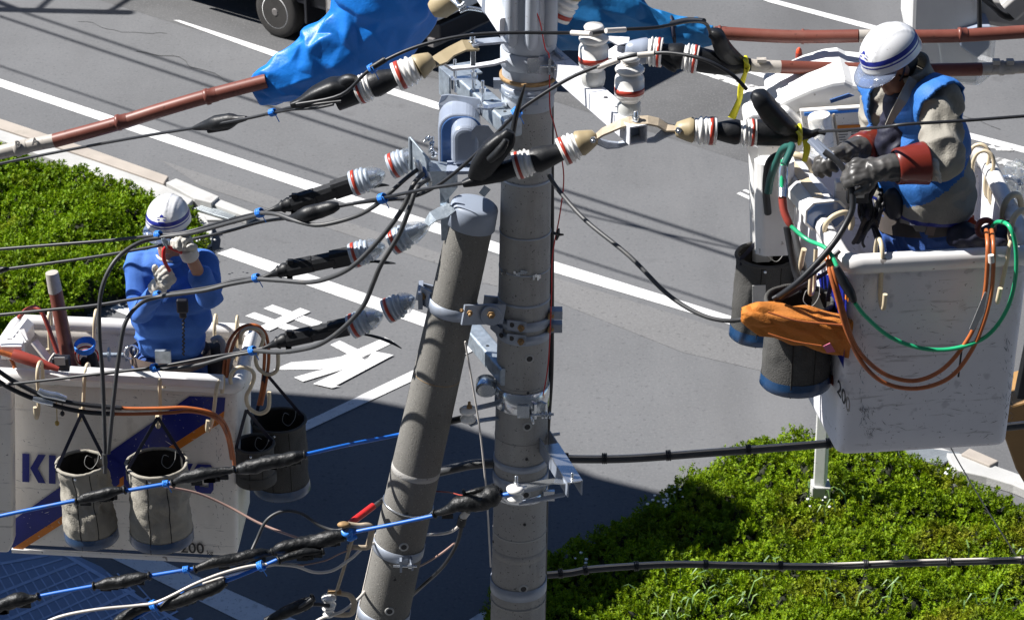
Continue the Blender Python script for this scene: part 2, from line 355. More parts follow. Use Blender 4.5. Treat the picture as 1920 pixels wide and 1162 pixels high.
def gslab(name, pts, m, z0, h, **kw):
    ps = [G(x, y, z0+h) for x, y in pts]; ps = [p-Vector((0, 0, h)) for p in ps]
    mb = MB(); mb.prism(ps, (0, 0, h)); o = mb.build(name, m, kw.pop('parent', None), **kw)
    bm = bmesh.new(); bm.from_mesh(o.data); bmesh.ops.recalc_face_normals(bm, faces=bm.faces); bm.to_mesh(o.data); bm.free(); return bevel(o, .012)

def crumple(name, rings, m, parent, amp, seed, thick=.003, caps=(False, False), crease=.55, **kw):
    r = random.Random(seed); R = []
    for i, g in enumerate(rings):
        c = sum(g, Vector())/len(g); R.append([c+(p-c)*(1+r.uniform(-amp, amp*.7))+Vector((0, 0, 1))*r.uniform(-.3, .3)*amp*(p-c).length+((rings[min(i+1, len(rings)-1)][0]-rings[max(i-1, 0)][0])*r.uniform(-.16, .16)) for p in g])
    n = len(R[0]); mb = MB(); vs = [p for g in R for p in g]; fs = []
    for i in range(len(R)-1):
        for j in range(n):
            a, b, c, d = i*n+j, i*n+(j+1) % n, (i+1)*n+(j+1) % n, (i+1)*n+j
            fs += [[a, b, c], [a, c, d]] if r.random() < .5 else [[a, b, d], [b, c, d]]
    mb.add(vs, fs, 0, True); o = mb.build(name, m, parent, **kw)
    me = o.data; at = me.attributes.new('crease_edge', 'FLOAT', 'EDGE'); at.data.foreach_set('value', [crease*r.choice((0, .3, .8, 1.2)) for _ in me.edges])
    sb = o.modifiers.new('sub', 'SUBSURF'); sb.levels = 3; sb.render_levels = 3
    sm = o.modifiers.new('solid', 'SOLIDIFY'); sm.thickness = thick; return o
# ================================================================== SETTING
S = dict(kind='structure')
def gridsheet(name, x0, x1, y0, y1, m, z=0): MB().add([(x0, y0, z), (x1, y0, z), (x1, y1, z), (x0, y1, z)], [[0, 1, 2, 3]]).build(name, m, kind='structure')
gridsheet('ground', -150, 150, -40, 260, 'asphalt')
gpoly('road_lane', [(-400, -150), (300, -150), (1100, 60), (2400, 520), (2400, 620), (1000, 178), (500, 95), (330, 45), (60, -40), (-400, -140)], 'asphalt_dark', .003, **S)
def mark(pts, m='paint', z=.008): return gpoly('road_marking', pts, m, z, **S)
mark([(-300, 49), (0, 148), (600, 346), (1040, 490), (1395, 600), (1375, 610), (1040, 511), (600, 365), (0, 163), (-300, 62)])
mark([(325, 38), (336, 38), (560, 110), (840, 198), (822, 206), (545, 118)], 'paint')
mark([(1290, 130), (1330, 135), (1480, 180), (1640, 234), (1860, 292), (2100, 352), (2100, 366), (1850, 301), (1620, 244), (1470, 192)], 'paint_worn')
mark([(1392, 133), (1412, 132), (1620, 196), (1810, 247), (2100, 322), (2100, 334), (1810, 258), (1600, 204)], 'paint')
mark([(1420, -4), (1455, 0), (1640, 48), (1900, 120), (1900, 130), (1640, 58), (1440, 4)], 'paint')
mark([(1381, 363), (1388, 360), (1424, 376), (1424, 383)]); mark([(1392, 357), (1398, 355), (1424, 366), (1424, 372)])
mark([(1848, 276), (1862, 271), (1868, 279)], 'paint_worn'); mark([(1866, 276), (1900, 278), (1900, 284), (1868, 282)], 'paint_worn')
mark([(407, 475), (436, 465), (800, 589), (893, 622), (893, 646), (800, 614)])
mark([(572, 790), (772, 695), (895, 632), (902, 650), (772, 714), (572, 808), (440, 875), (425, 868)], z=.012)
# painted characters
mark([(494, 578), (511, 571), (605, 604), (589, 613)]); mark([(460, 592), (477, 585), (566, 617), (551, 624)], z=.012)
mark([(563, 577), (582, 584), (505, 620), (484, 613)], z=.016)
mark([(619, 646), (637, 638), (690, 664), (670, 673)], z=.012)
mark([(722, 632), (739, 641), (660, 680), (600, 692), (512, 693), (545, 679), (605, 674), (640, 668)])
mark([(668, 664), (690, 678), (568, 715), (551, 707), (640, 682)], z=.016)
mark([(700, 658), (738, 665), (629, 723), (638, 723), (622, 727), (587, 719), (690, 671)], z=.020)
mark([(205, 578), (222, 570), (262, 585), (262, 600)]); mark([(398, 556), (414, 566), (396, 574), (380, 572)])
mark([(206, 1044), (306, 1051), (700, 1225), (620, 1240), (448, 1162)]); mark([(878, 1162), (905, 1145), (935, 1150), (900, 1175)], z=.01)
gpoly('pavement', [(-80, 1020), (120, 1030), (190, 1062), (420, 1240), (-80, 1240)], 'tile_blue', .006, **S)
mb = MB()
for i in range(11): mb.beam(G(-20-i*2, 1060+i*30, .012), G(90+i*27, 1040+i*7+max(0, i-2)*6, .012), .05 if i % 2 == 0 else .03, .006)
for i in range(16): mb.beam(G(-60+i*20, 1046+i*2, .010), G(20+i*22, 1200, .010), .016, .004)
mb.beam(G(120, 1038, .013), G(352, 1175, .013), .05, .008); mb.build('pavement_joints', 'grid_line', kind='structure')
# kerb left
S2 = dict(kind='structure')
gslab('kerb', [(-60, 205), (0, 222), (180, 282), (316, 330), (307, 344), (170, 296), (0, 240), (-60, 222)], 'kerb_beige', 0, .10, **S2)
gslab('kerb', [(-60, 226), (0, 243), (170, 299), (307, 347), (362, 374), (345, 392), (296, 372), (150, 318), (0, 262), (-60, 245)], 'kerb_grey', 0, .14, **S2)
gslab('kerb', [(311, 342), (330, 334), (411, 368), (397, 380), (365, 372)], 'kerb_grey', 0, .16, **S2)
gslab('kerb', [(398, 382), (412, 373), (478, 398), (462, 406), (440, 398)], 'kerb_grey', 0, .12, **S2)
gslab('kerb', [(372, 404), (384, 404), (398, 432), (396, 446), (340, 474), (240, 524), (120, 572), (50, 596), (40, 586), (118, 556), (236, 506), (330, 462), (380, 434)], 'kerb_grey', 0, .13, **S2)
gslab('kerb', [(1775, 848), (1800, 849), (1900, 884), (1990, 918), (1990, 946), (1900, 908), (1850, 893), (1790, 880)], 'kerb_grey', 0, .12, **S2)
gslab('kerb', [(1802, 850), (1818, 839), (1873, 863), (1856, 872)], 'kerb_beige', 0, .15, **S2)
for pts, lab in (([(364, 392), (398, 378), (455, 400), (430, 412), (385, 412)], 'steel drain grate at the kerb corner beside the left shrubs'), ([(1672, 832), (1722, 824), (1800, 850), (1765, 872), (1672, 852)], 'steel drain grate at the kerb behind the right shrubs')):
    t = thing('drain_grate', lab, 'grate', G(*pts[0]), 'roadside drain grates')
    gslab('frame', pts, 'kerb_grey', 0, .03, parent=t)
    a, b, c, d = [G(*pts[k], .06) for k in ((0, 1, 2, 3) if pts[0][0] < 1000 else (0, 4, 3, 2))]
    mb = MB()
    for i in range(9):
        f = (i+.5)/9; mb.beam(a.lerp(b, f), d.lerp(c, f), .035, .03)
    mb.build('grate_bars', 'grate', t)
# ------------------------------------------------------------------ shrubs (ground cover)
def inpoly(x, y, pl):
    c = np.zeros(len(x), bool); n = len(pl)
    for i in range(n):
        x1, y1 = pl[i]; x2, y2 = pl[(i+1) % n]
        k = ((y1 > y) != (y2 > y)) & (x < (x2-x1)*(y-y1)/((y2-y1) if y2 != y1 else 1e-9)+x1); c ^= k
    return c
def edgedist(x, y, pl):
    d = np.full(len(x), 1e9); n = len(pl)
    for i in range(n):
        a = np.array(pl[i]); b = np.array(pl[(i+1) % n]); ab = b-a; t = np.clip(((x-a[0])*ab[0]+(y-a[1])*ab[1])/(ab@ab), 0, 1)
        d = np.minimum(d, np.hypot(x-a[0]-t*ab[0], y-a[1]-t*ab[1]))
    return d
def hfield(x, y, s):
    h = np.zeros(len(x)); r = np.random.default_rng(s)
    for k, (fr, am) in enumerate(((1.1, .055), (2.3, .06), (4.6, .055), (8.5, .055), (15, .035))):
        for j in range(3):
            a = r.uniform(0, 6.28); ph = r.uniform(0, 6.28); b = r.uniform(0, 6.28); ph2 = r.uniform(0, 6.28)
            h += am*.6*np.sin(fr*(x*np.cos(a)+y*np.sin(a))*1.7+ph)*np.sin(fr*(x*np.cos(b)+y*np.sin(b))*1.9+ph2)*1.3
    return h
def shrubs(name, pts, dens, seed, label, lf, mname='leaf', base=.42):
    pl = [(G(x, y, .34).x, G(x, y, .34).y) for x, y in pts]; r = np.random.default_rng(seed)
    xs = [p[0] for p in pl]; ys = [p[1] for p in pl]; A = (max(xs)-min(xs))*(max(ys)-min(ys)); N = int(A*dens)
    x = r.uniform(min(xs), max(xs), N); y = r.uniform(min(ys), max(ys), N); k = inpoly(x, y, pl); x = x[k]; y = y[k]
    def hh(x, y):
        ed = edgedist(x, y, pl); e = np.sqrt(np.clip(ed/.16, 0, 1)); return (base+hfield(x, y, seed))*(.25+.75*e)
    h = hh(x, y); e = .03; gx = (hh(x+e, y)-h)/e; gy = (hh(x, y+e)-h)/e
    gap = hfield(x*1.7+9, y*1.7, seed+5); keep = gap+r.normal(0, .03, len(x)) > -.15; x, y, h, gx, gy = [q[keep] for q in (x, y, h, gx, gy)]
    n = len(x); nm = np.stack([-gx*.7, -gy*.7, np.ones(n)], 1)+r.normal(0, .28, (n, 3)); nm /= np.linalg.norm(nm, axis=1)[:, None]
    h = h-r.uniform(0, .12, n)**1.0; org = np.stack([x, y, h], 1)
    L = 9; V = []; 
    ref = np.cross(nm, np.array([.31, .77, .2])); ref /= np.linalg.norm(ref, axis=1)[:, None]; ref2 = np.cross(nm, ref)
    vs = []
    for j in range(L):
        a = 2.4*j+r.uniform(0, 6.28, n)*.25+np.arange(n)*1.3; up = .25+.9*(j/L)+r.normal(0, .15, n)
        d = ref*np.cos(a)[:, None]+ref2*np.sin(a)[:, None]; dr = d+nm*up[:, None]; dr /= np.linalg.norm(dr, axis=1)[:, None]
        sd = np.cross(dr, nm); sd /= np.linalg.norm(sd, axis=1)[:, None]+1e-9
        ln = lf*r.uniform(.7, 1.25, n); wd = ln*.27; st = org+nm*(.05*j/L)[..., None] if False else org+nm*(.055*j/L)
        mid = st+dr*(ln*.5)[:, None]; fold = np.cross(sd, dr)*(wd*.35)[:, None]
        vs += [st, mid+sd*wd[:, None]+fold, st+dr*ln[:, None], mid-sd*wd[:, None]+fold]
    vs = np.stack(vs, 1).reshape(-1, 3)                # n, L*4
    nf = n*L; b0 = np.arange(nf)*4
    tri = np.stack([b0, b0+1, b0+2, b0, b0+2, b0+3], 1).reshape(-1, 3)
    # undergrowth surface, coloured near-black for the shade below the leaves
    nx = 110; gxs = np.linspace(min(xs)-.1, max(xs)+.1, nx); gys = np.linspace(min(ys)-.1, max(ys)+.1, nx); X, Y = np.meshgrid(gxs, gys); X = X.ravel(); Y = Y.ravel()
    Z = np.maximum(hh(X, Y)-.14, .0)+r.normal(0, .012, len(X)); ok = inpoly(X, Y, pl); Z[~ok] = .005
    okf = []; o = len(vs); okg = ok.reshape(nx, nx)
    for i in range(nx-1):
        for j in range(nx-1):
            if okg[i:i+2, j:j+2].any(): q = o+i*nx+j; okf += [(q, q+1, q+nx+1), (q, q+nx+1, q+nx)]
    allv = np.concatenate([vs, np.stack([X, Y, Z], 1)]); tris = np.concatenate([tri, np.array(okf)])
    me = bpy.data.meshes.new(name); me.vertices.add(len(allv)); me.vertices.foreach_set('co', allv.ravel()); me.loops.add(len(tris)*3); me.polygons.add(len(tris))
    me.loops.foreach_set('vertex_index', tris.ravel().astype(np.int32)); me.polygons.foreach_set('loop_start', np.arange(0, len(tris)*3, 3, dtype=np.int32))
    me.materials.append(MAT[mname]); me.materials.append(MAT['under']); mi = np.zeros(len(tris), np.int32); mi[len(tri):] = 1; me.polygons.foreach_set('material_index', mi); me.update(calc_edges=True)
    o = link(name, me, None, label, 'shrubs', kind='stuff'); print(name, n, 'sprigs'); return pl, hh
LB = [(-90, 215), (0, 262), (40, 282), (180, 318), (280, 350), (330, 372), (372, 392), (392, 424), (380, 446), (300, 482), (220, 516), (120, 560), (60, 585), (-90, 610)]
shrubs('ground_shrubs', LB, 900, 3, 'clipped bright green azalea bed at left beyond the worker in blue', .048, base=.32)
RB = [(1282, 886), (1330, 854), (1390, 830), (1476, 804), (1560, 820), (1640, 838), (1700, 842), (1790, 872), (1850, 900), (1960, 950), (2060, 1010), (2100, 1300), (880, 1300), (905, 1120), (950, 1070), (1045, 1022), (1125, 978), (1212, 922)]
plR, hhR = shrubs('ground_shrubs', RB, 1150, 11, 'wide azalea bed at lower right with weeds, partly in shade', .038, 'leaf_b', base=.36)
mb = MB(); r = random.Random(5)
for cx, cy, nn in ((1240, 935, 1), (1330, 1120, 10), (1290, 1130, 9), (1370, 1100, 9), (1590, 1120, 8), (1570, 940, 5), (1250, 1150, 8), (1410, 1150, 5), (1690, 1130, 5), (1820, 1160, 6), (1450, 1080, 3), (1870, 1060, 3), (1600, 935, 3)):
    for i in range(nn):
        c = G(cx+r.uniform(-55, 55), cy+r.uniform(-30, 30), .38); a = r.uniform(0, 6.28); ln = r.uniform(.12, .30); d = Vector((math.cos(a), math.sin(a), 0))*ln*.5
        w0 = Vector((-d.y, d.x, 0)).normalized()*.009
        q = [c, c+d*.4+Vector((0, 0, ln*.7)), c+d+Vector((0, 0, ln*.85)), c+d*1.7+Vector((0, 0, ln*.6))]
        mb.add([q[0]-w0, q[0]+w0, q[1]+w0, q[1]-w0, q[2]+w0*.8, q[2]-w0*.8, q[3]], [[0, 1, 2, 3], [3, 2, 4, 5], [5, 4, 6]])
mb.build('weeds', 'grassblade', kind='stuff', label='pale grass weeds sticking out of the right azalea bed', cat='weeds')
mb = MB()
for cx, cy, nn in ((1235, 938, 16), (1260, 925, 6), (1095, 1048, 4), (385, 448, 4), (1790, 882, 5), (1535, 945, 5)):
    for i in range(nn):
        c = G(cx+r.uniform(-22, 22), cy+r.uniform(-14, 14), .45); mb.ball(c, r.uniform(.012, .022), 6, sc=(1, 1, .6))
mb.build('blossoms', 'flower', kind='stuff', label='small white blossoms at the edge of the azaleas', cat='blossoms')
# white sign posts
for (a, b, wpx, lab) in (((1548, 700), (1537, 935), 24, 'tall white square post standing in the right azaleas'), ((1679, 770), (1673, 850), 14, 'short white post half hidden below the right bucket')):
    foot = G(b[0], b[1], .3); foot.z = 0; Y = foot.y; top = P(a[0], a[1], Y); wd = rad(wpx, Y)
    t = thing('white_post', lab, 'post', foot, 'white posts by the right bed'); foot2 = Vector((foot.x, foot.y, 0))
    bevel(MB().beam(foot2, top, wd, wd, up=(0.3, 1, 0)).build('shaft', 'white_plastic', t), .008)
    bevel(MB().box(foot2+Vector((0, 0, .25)), (wd*1.5, wd*1.5, .5)).build('footing', 'kerb_grey', t), .01)
# orange bollard
b0 = G(1494, 176); t = thing('bollard', 'orange rubber lane bollard with pale bands behind right worker', 'bollard', b0); top = P(1508, 92, b0.y-.05)
mb = MB(); mb.lathe(b0, Vector((b0.x, b0.y, top.z)), [(0, .05), (.9, .045), (.96, .04), (1, .015)], 16); mb.build('post', 'bollard', t)
MB().lathe(b0, b0+Vector((0, 0, .06)), [(0, .14), (.4, .14), (1, .08)], 20).build('base', 'bollard', t)
for f in (.62, .8):
    c = b0+Vector((0, 0, f*(top.z))); MB().lathe(c, c+Vector((0, 0, .07)), [(0, .0515), (1, .0505)], 16).build('reflector', 'redsoft', t)
c = G(1290, -2); mb = MB().lathe(c, c+Vector((0, 0, .0)), [(0, .1), (1, .1)], 8) if False else None
# building off to the left that throws the broad shade
def up_sun(px, py, h): g = G(px, py); return g+SUN*(h/SUN.z)
def shade_building():
    h = 12.0; pts = [(1425, 962), (1290, 935), (1120, 893), (985, 838), (860, 796), (760, 762), (690, 748), (480, 742), (300, 742), (-200, 735), (-900, 800), (-700, 1400), (600, 1400), (1090, 1190), (1180, 1110), (1330, 1050), (1428, 1000)]
    ps = [((lambda g: g+SUN*((h-.36)/SUN.z))(PZ(x, y, .36)) if i in (0, 16, 15, 14, 13) else up_sun(x, y, h)) for i, (x, y) in enumerate(pts)]
    b = [Vector((p.x, p.y, 0)) for p in ps]
    t = thing('building', 'flat roofed block left of the view whose shade falls on the road', 'building', b[0])
    mb = MB(); mb.prism(b, (0, 0, h)); mb.build('wall', 'building', t)
    mb = MB()
    for k in range(4):
        for i in range(len(b)-1):
            a, c = b[i], b[i+1]; L = (c-a).length
            if L < 1.2: continue
            n = max(1, int(L/2)); nrm = Vector(((c-a).y, -(c-a).x, 0)).normalized()
            for j in range(n):
                m0 = a.lerp(c, (j+.5)/n)+Vector((0, 0, 1.6+k*2.9)); mb.beam(m0-(c-a).normalized()*.5, m0+(c-a).normalized()*.5, .04, 1.3)
    mb.build('window', 'glass', t)
shade_building()
def block(lab, x0, x1, y0, y1, h):
    t = thing('building', lab, 'building', Vector(((x0+x1)/2, (y0+y1)/2, 0))); MB().box(((x0+x1)/2, (y0+y1)/2, h/2), (x1-x0, y1-y0, h)).build('wall', 'building_dark', t)
    yf = y1 if y1 < 0 else y0; s_ = 1 if y1 < 0 else -1; mb = MB()
    for k in range(int(h/3.2)): mb.box(((x0+x1)/2, yf+s_*.02, 1.9+k*3.2), (x1-x0-2, .1, 1.5))
    mb.build('window_band', 'glass', t)
block('tall dark glazed office block behind the viewer, unseen, added to block skylight', -45, 50, -30, -4, 46)  # unseen viewpoint building, added to cut skylight from behind
block('long row of grey shopfronts across the road, unseen, added to block sky', -80, 90, 72, 90, 24)  # unseen far row, added to cut skylight from beyond the road
for i, (pts, wd) in enumerate(([[(250, 95), (330, 110), (420, 150), (470, 168)], .02], [[(150, 40), (230, 60), (330, 66)], .012], [[(1650, 180), (1760, 200), (1900, 250)], .015])):
    ps = [G(a, b, .006) for a, b in pts]; q = []
    for j in range(len(ps)-1):
        for k in range(8): f = k/8; p = ps[j].lerp(ps[j+1], f); q.append(p+Vector((mn.noise(p*3)*.12, mn.noise(p*3+Vector((9, 0, 0)))*.12, 0)))
    mb = MB(); mb.add([p+Vector((0, wd*.5, 0)) for p in q]+[p-Vector((0, wd*.5, 0)) for p in q], [[k, k+1, len(q)+k+1, len(q)+k] for k in range(len(q)-1)]); mb.build('road_crack', 'crack', kind='structure')
gpoly('asphalt_patch', [(905, 470), (1040, 520), (1340, 612), (1450, 650), (1450, 700), (1280, 660), (1030, 560), (905, 530)], 'asphalt_light', .004, **S)
gpoly('asphalt_patch', [(300, 300), (560, 385), (900, 500), (900, 520), (560, 410), (380, 350)], 'asphalt_light', .0042, **S)
# overhead lines and a sign arm above the frame; only their shadows fall in view
for i, (g0, g1, h, rr) in enumerate((((-300, -70), (1500, 522), 8.2, .035), ((-300, -92), (1500, 500), 8.6, .035), ((-300, 22), (1500, 620), 7.4, .022), ((980, 375), (1500, 492), 7.0, .02))):
    a, b = G(*g0), G(*g1); a = a+SUN*(h/SUN.z); b = b+SUN*(h/SUN.z); m = (a+b)/2+Vector((0, 0, -.15))
    lab = ['second', 'topmost', 'thin lower', 'short'][i]+' overhead power line above the road casting a thin shadow'
    MB().tube([a, m, b], rr, 8, 12).build('power_line', 'cable_black', None, label=lab, cat='power line', group='power lines above the road')
mb = MB(); f = lambda x, y: G(x, y)+SUN*(7.0/SUN.z)
mb.tube([f(-200, 14), f(242, 24)], .11, 10, 1); mb.tube([f(70, 20), f(160, -60)], .05, 8, 1); mb.tube([f(205, 22), f(290, -30)], .05, 8, 1); mb.tube([f(40, 20), f(-60, -20)], .05, 8, 1)
mb.build('sign_gantry', 'galv', None, label='steel sign arm above the road at upper left', cat='gantry')
# ================================================================== POLES
YM = 10.6
class Axis:
    def __init__(s, a, b, Y, ra, rb): s.a = a; s.b = b; s.Y = Y; s.ra = ra; s.rb = rb; s.p0 = P(a[0], a[1], Y); s.p1 = P(b[0], b[1], Y)
    def at(s, py):
        f = (py-s.a[1])/(s.b[1]-s.a[1]); p = P(s.a[0]+(s.b[0]-s.a[0])*f, py, s.Y)
        g = (p-s.p0).dot(s.p1-s.p0)/(s.p1-s.p0).length_squared; return p, s.ra+(s.rb-s.ra)*g
    def dir(s): return (s.p0-s.p1).normalized()
MAIN = Axis((996, -150), (969, 1250), YM, .100, .131)
LEAN = Axis((886, 405), (712, 1180), 10.55, .0985, .122)
foot = MAIN.p1+(MAIN.p1-MAIN.p0)*((MAIN.p1.z)/(MAIN.p0.z-MAIN.p1.z))
def ring(mb, ax, py, hgt, off=.003, n=40, mi=0, gap=None):
    c, r = ax.at(py); d = ax.dir()
    mb.lathe(c-d*hgt/2, c+d*hgt/2, [(0, r+off*.4), (0.02, r+off), (.98, r+off), (1, r+off*.4)], n, mi, cap=False)
def polar(ax, py, ang, off=0):                     # point on the pole surface, ang 0 = towards camera, + = right
    c, r = ax.at(py); a = R_(ang); return c+Vector((math.sin(a), -math.cos(a), 0))*(r+off), Vector((math.sin(a), -math.cos(a), 0))
def bolt(mb, p, nrm, r=.009, L=.03, mi=0):
    mb.lathe(p, p+nrm*L, [(0, r*.5), (.98, r*.5), (1, r*.4)], 8, mi); mb.lathe(p, p+nrm*L*.35, [(0, r), (1, r)], 6, mi)
t = thing('utility_pole', 'tall grey concrete utility pole with pale metal sleeve, standing upright in the centre', 'utility pole', foot)
top = MAIN.p0
sh = MB().lathe(foot, top, [(i/60, .131+.03*(1-i/60)*0+0) for i in range(0)] or [(0, .215), (1, .100)], 40)
f1 = (MAIN.p0-foot).length; rb = .131+(.131-.100)/(MAIN.p0-MAIN.p1).length*(MAIN.p1-foot).length
sh = MB().lathe(foot, top, [(0, rb), (.5, (rb+.1)/2), (1, .1)], 48); sh.build('shaft', 'concrete', t)
mb = MB(); c0, r0 = MAIN.at(196); c1, r1 = MAIN.at(-150); mb.lathe(c0, c1, [(0, r0+.004), (.02, r0+.007), (.55, r1+.009), (1, r1+.009)], 40, cap=False); mb.build('sleeve', 'sleeve_grey', t)
mb = MB(); 
for ang in (-38, 4, 46):
    pts = [polar(MAIN, y, ang, o)[0] for y, o in ((74, .0), (66, .012), (40, .016), (0, .018), (-60, .018))]; mb.tube(pts, [.006, .026, .032, .032, .032], 10, 5)
c0, r0 = MAIN.at(86); c1, r1 = MAIN.at(-150); mb.lathe(c0, c1, [(0, r0+.012), (.06, r0+.016), (1, r1+.018)], 40, cap=False); mb.build('top_cover', 'sleeve_grey', t)
mb = MB(); ring(mb, MAIN, 104, .075, .016); mb.build('band', 'sleeve_grey', t)
mb = MB(); ring(mb, MAIN, 141, .016, .018); mb.build('strap_band', 'rust', t)
mb = MB(); ring(mb, MAIN, 160, .040, .018); p, n = polar(MAIN, 168, 8, .02); mb.box(p, (.05, .02, .035)); p, n = polar(MAIN, 152, -78, .02); mb.box(p, (.05, .03, .04)); mb.build('band', 'band', t)
mb = MB()
for y in (99, 107): p, n = polar(MAIN, y, 28, .02); mb.box(p+Vector((-.04, -.01, 0)), (.05, .012, .05)); mb.box(p+Vector((.03, -.012, 0)), (.012, .03, .055))
p, n = polar(MAIN, 103, 20, .035); mb.tube([p, p+Vector((.12, .0, 0))], .006, 8); p = p+Vector((.06, 0, 0)); mb.lathe(p, p+Vector((.016, 0, 0)), [(0, .022), (1, .022)], 14); mb.lathe(p+Vector((.03, 0, 0)), p+Vector((.046, 0, 0)), [(0, .018), (1, .018)], 6)
mb.build('clamp_bolt', 'chrome', t)
# plain band rings down the shaft
for y, h, m, o in ((330, .012, 'band', .003), (430, .007, 'band', .003), (497, .006, 'band', .002), (555, .012, 'band', .003), (712, .010, 'concrete', .002), (812, .006, 'concrete', .002), (857, .034, 'band', .004), (888, .05, 'band', .006), (915, .04, 'chrome', .004), (990, .006, 'kerb_grey', .002), (1025, .04, 'concrete', .0015), (1091, .060, 'band', .006), (1118, .012, 'concrete', .003)):
    mb = MB(); ring(mb, MAIN, y, h, o); q = mb.build('band', m, t)
mb = MB(); ring(mb, MAIN, 736, .105, .006); p, n = polar(MAIN, 744, 2, .012)
mb.box(p+n*.004, (.055, .012, .06)); p2, n2 = polar(MAIN, 742, 22, .02); mb.box(p2, (.012, .045, .075), R_(22)); p2, n2 = polar(MAIN, 746, 42, .02); mb.box(p2, (.012, .05, .075), R_(42))
mb.torus(polar(MAIN, 758, 18, .028)[0], (1, .2, .2), .02, .006, 16, 8); mb.build('wide_band', 'chrome', t)
mb = MB()
p, n = polar(MAIN, 748, 16, .035); mb.tube([p, p+Vector((.10, .0, .004))], .0065, 8)
for k in (.045, .06, .078): mb.lathe(p+Vector((k, 0, 0)), p+Vector((k+.01, 0, 0)), [(0, .018), (1, .018)], 10)
p, n = polar(MAIN, 712, -86, .01); mb.tube([p, p+Vector((-.05, -.02, 0))], .008, 8); mb.build('clamp_bolt', 'chrome', t)
mb = MB(); p, n = polar(MAIN, 722, -88, .045); mb.lathe(p+Vector((0, -.05, 0)), p+Vector((0, .05, 0)), [(0, .03), (.05, .036), (.95, .036), (1, .03)], 18, sx=1.3); mb.build('end_stop', 'chrome', t)
# step sockets
def socket(mb, ax, y, a, big=True):
    p, n = polar(ax, y, a, 0); R = .022 if big else .011
    mb.lathe(p-n*.004, p+n*.003, [(0, R), (.8, R), (1, R*.9), (1, R*.62)], 18, 0, cap=False) if big else None
    mb.lathe(p-n*.004, p+n*.0035, [(0, R*.62), (1, R*.62)], 14, 1)
mb = MB()
for y, a, b in ((650, 14, 1), (776, 12, 1), (902, 12, 1), (1076, 10, 1)): socket(mb, MAIN, y, a, b)
mb.build('step_socket', ['kerb_grey', 'black_ink'], t)
mb = MB()
for y, a in ((713, 12), (836, 12), (957, 10), (1008, -75)): socket(mb, MAIN, y, a, False)
mb.build('bolt_hole', ['kerb_grey', 'black_ink'], t)
mb = MB()
for y, a0, a1 in ((492, -22, 8), (500, 20, 40), (497, -60, -40)):
    for a in range(a0, a1, 5): p, n = polar(MAIN, y+random.uniform(-4, 4), a, .003); mb.box(p, (.010, .004, random.uniform(.012, .028)), R_(a))
mb.build('tape_scraps', 'chrome', t)
# ---------------- leaning pole
foot2 = LEAN.p1+(LEAN.p1-LEAN.p0)*(LEAN.p1.z/(LEAN.p0.z-LEAN.p1.z)); d = LEAN.dir()
t2 = thing('brace_pole', 'brown weathered concrete pole with rounded grey cap, leaning against the upright pole', 'utility pole', foot2)
rb2 = .122+(.122-.0985)/(LEAN.p0-LEAN.p1).length*(LEAN.p1-foot2).length
MB().lathe(foot2, LEAN.p0, [(0, rb2), (.5, (rb2+.0985)/2), (1, .0985)], 48).build('shaft', 'concrete_rough', t2)
c = LEAN.p0+d*.01; MB().lathe(c-d*.055, c+d*.055, [(0, .103), (.01, .109), (.80, .105), (.90, .1015), (.96, .094), (.985, .08), (1, .05), (1.004, .001)], 48).build('cap', 'cap_grey', t2)
for y, h, m, o in ((702, .003, 'rust', .001), (877, .030, 'concrete', .001), (942, .008, 'chrome', .005)):
    mb = MB(); ring(mb, LEAN, y, h, o); mb.build('band', m, t2)
for y in (1022, 1146):
    mb = MB(); ring(mb, LEAN, y, .050, .005)
    for a in (2, 22): p, n = polar(LEAN, y+6, a+6, .015); mb.box(p, (.01, .055, .060), R_(a)); 
    mb.build('band', 'band', t2); mb = MB(); p, n = polar(LEAN, y+8, 6, .025); mb.tube([p-Vector((.03, 0, 0)), p+Vector((.08, .0, 0))], .006, 8); mb.lathe(p+Vector((.04, 0, 0)), p+Vector((.055, 0, 0)), [(0, .014), (1, .014)], 6); mb.build('clamp_bolt', 'chrome', t2)
mb = MB()
for y, a in ((1000, 8), (1119, 8)): socket(mb, LEAN, y, a)
mb.build('step_socket', ['kerb_grey', 'black_ink'], t2)
mb = MB()
for y, a in ((937, -2), (1060, 4)): socket(mb, LEAN, y, a, False)
mb.build('bolt_hole', ['kerb_grey', 'black_ink'], t2)
mb = MB(); pts = [polar(LEAN, y, a, .004)[0] for y, a in ((944, 82), (1000, -88), (1060, -80), (1180, -80))]; mb.tube([pts[1], pts[2], pts[3]], .004, 6); mb.build('wire', 'cable_white', t2)
# ---------------- joint bracket between the poles
t = thing('pole_joint', 'double galvanised clamp joining the leaning pole to the upright pole', 'bracket', P(925, 590, 10.5))
mb = MB(); ring(mb, LEAN, 572, .055, .007)
cl, rl = LEAN.at(578)
a = P(790, 556, 10.56); 
mb.build('lean_band', 'band', t)
mb = MB(); mb.beam(P(788, 552, 10.60), P(826, 572, 10.54), .012, .09); mb.beam(P(782, 545, 10.72), P(828, 556, 10.70), .012, .09); mb.box(P(789, 553, 10.64), (.02, .14, .075)); mb.build('ear', 'band', t)
mb = MB(); p = P(792, 556, 10.58); mb.ball(p, .017, 12, sc=(1, .6, 1)); mb.build('rivet', 'rust', t)
mb = MB(); mb.beam(P(868, 590, 10.42), P(945, 588, 10.50), .014, .095); mb.beam(P(905, 578, 10.62), P(946, 582, 10.62), .014, .13); mb.build('link_plate', 'band', t)
c = P(921, 590, 10.45); MB().lathe(c, c+Vector((0, -.014, 0)), [(0, .048), (.8, .048), (1, .045)], 28).build('pivot_disc', 'band', t)
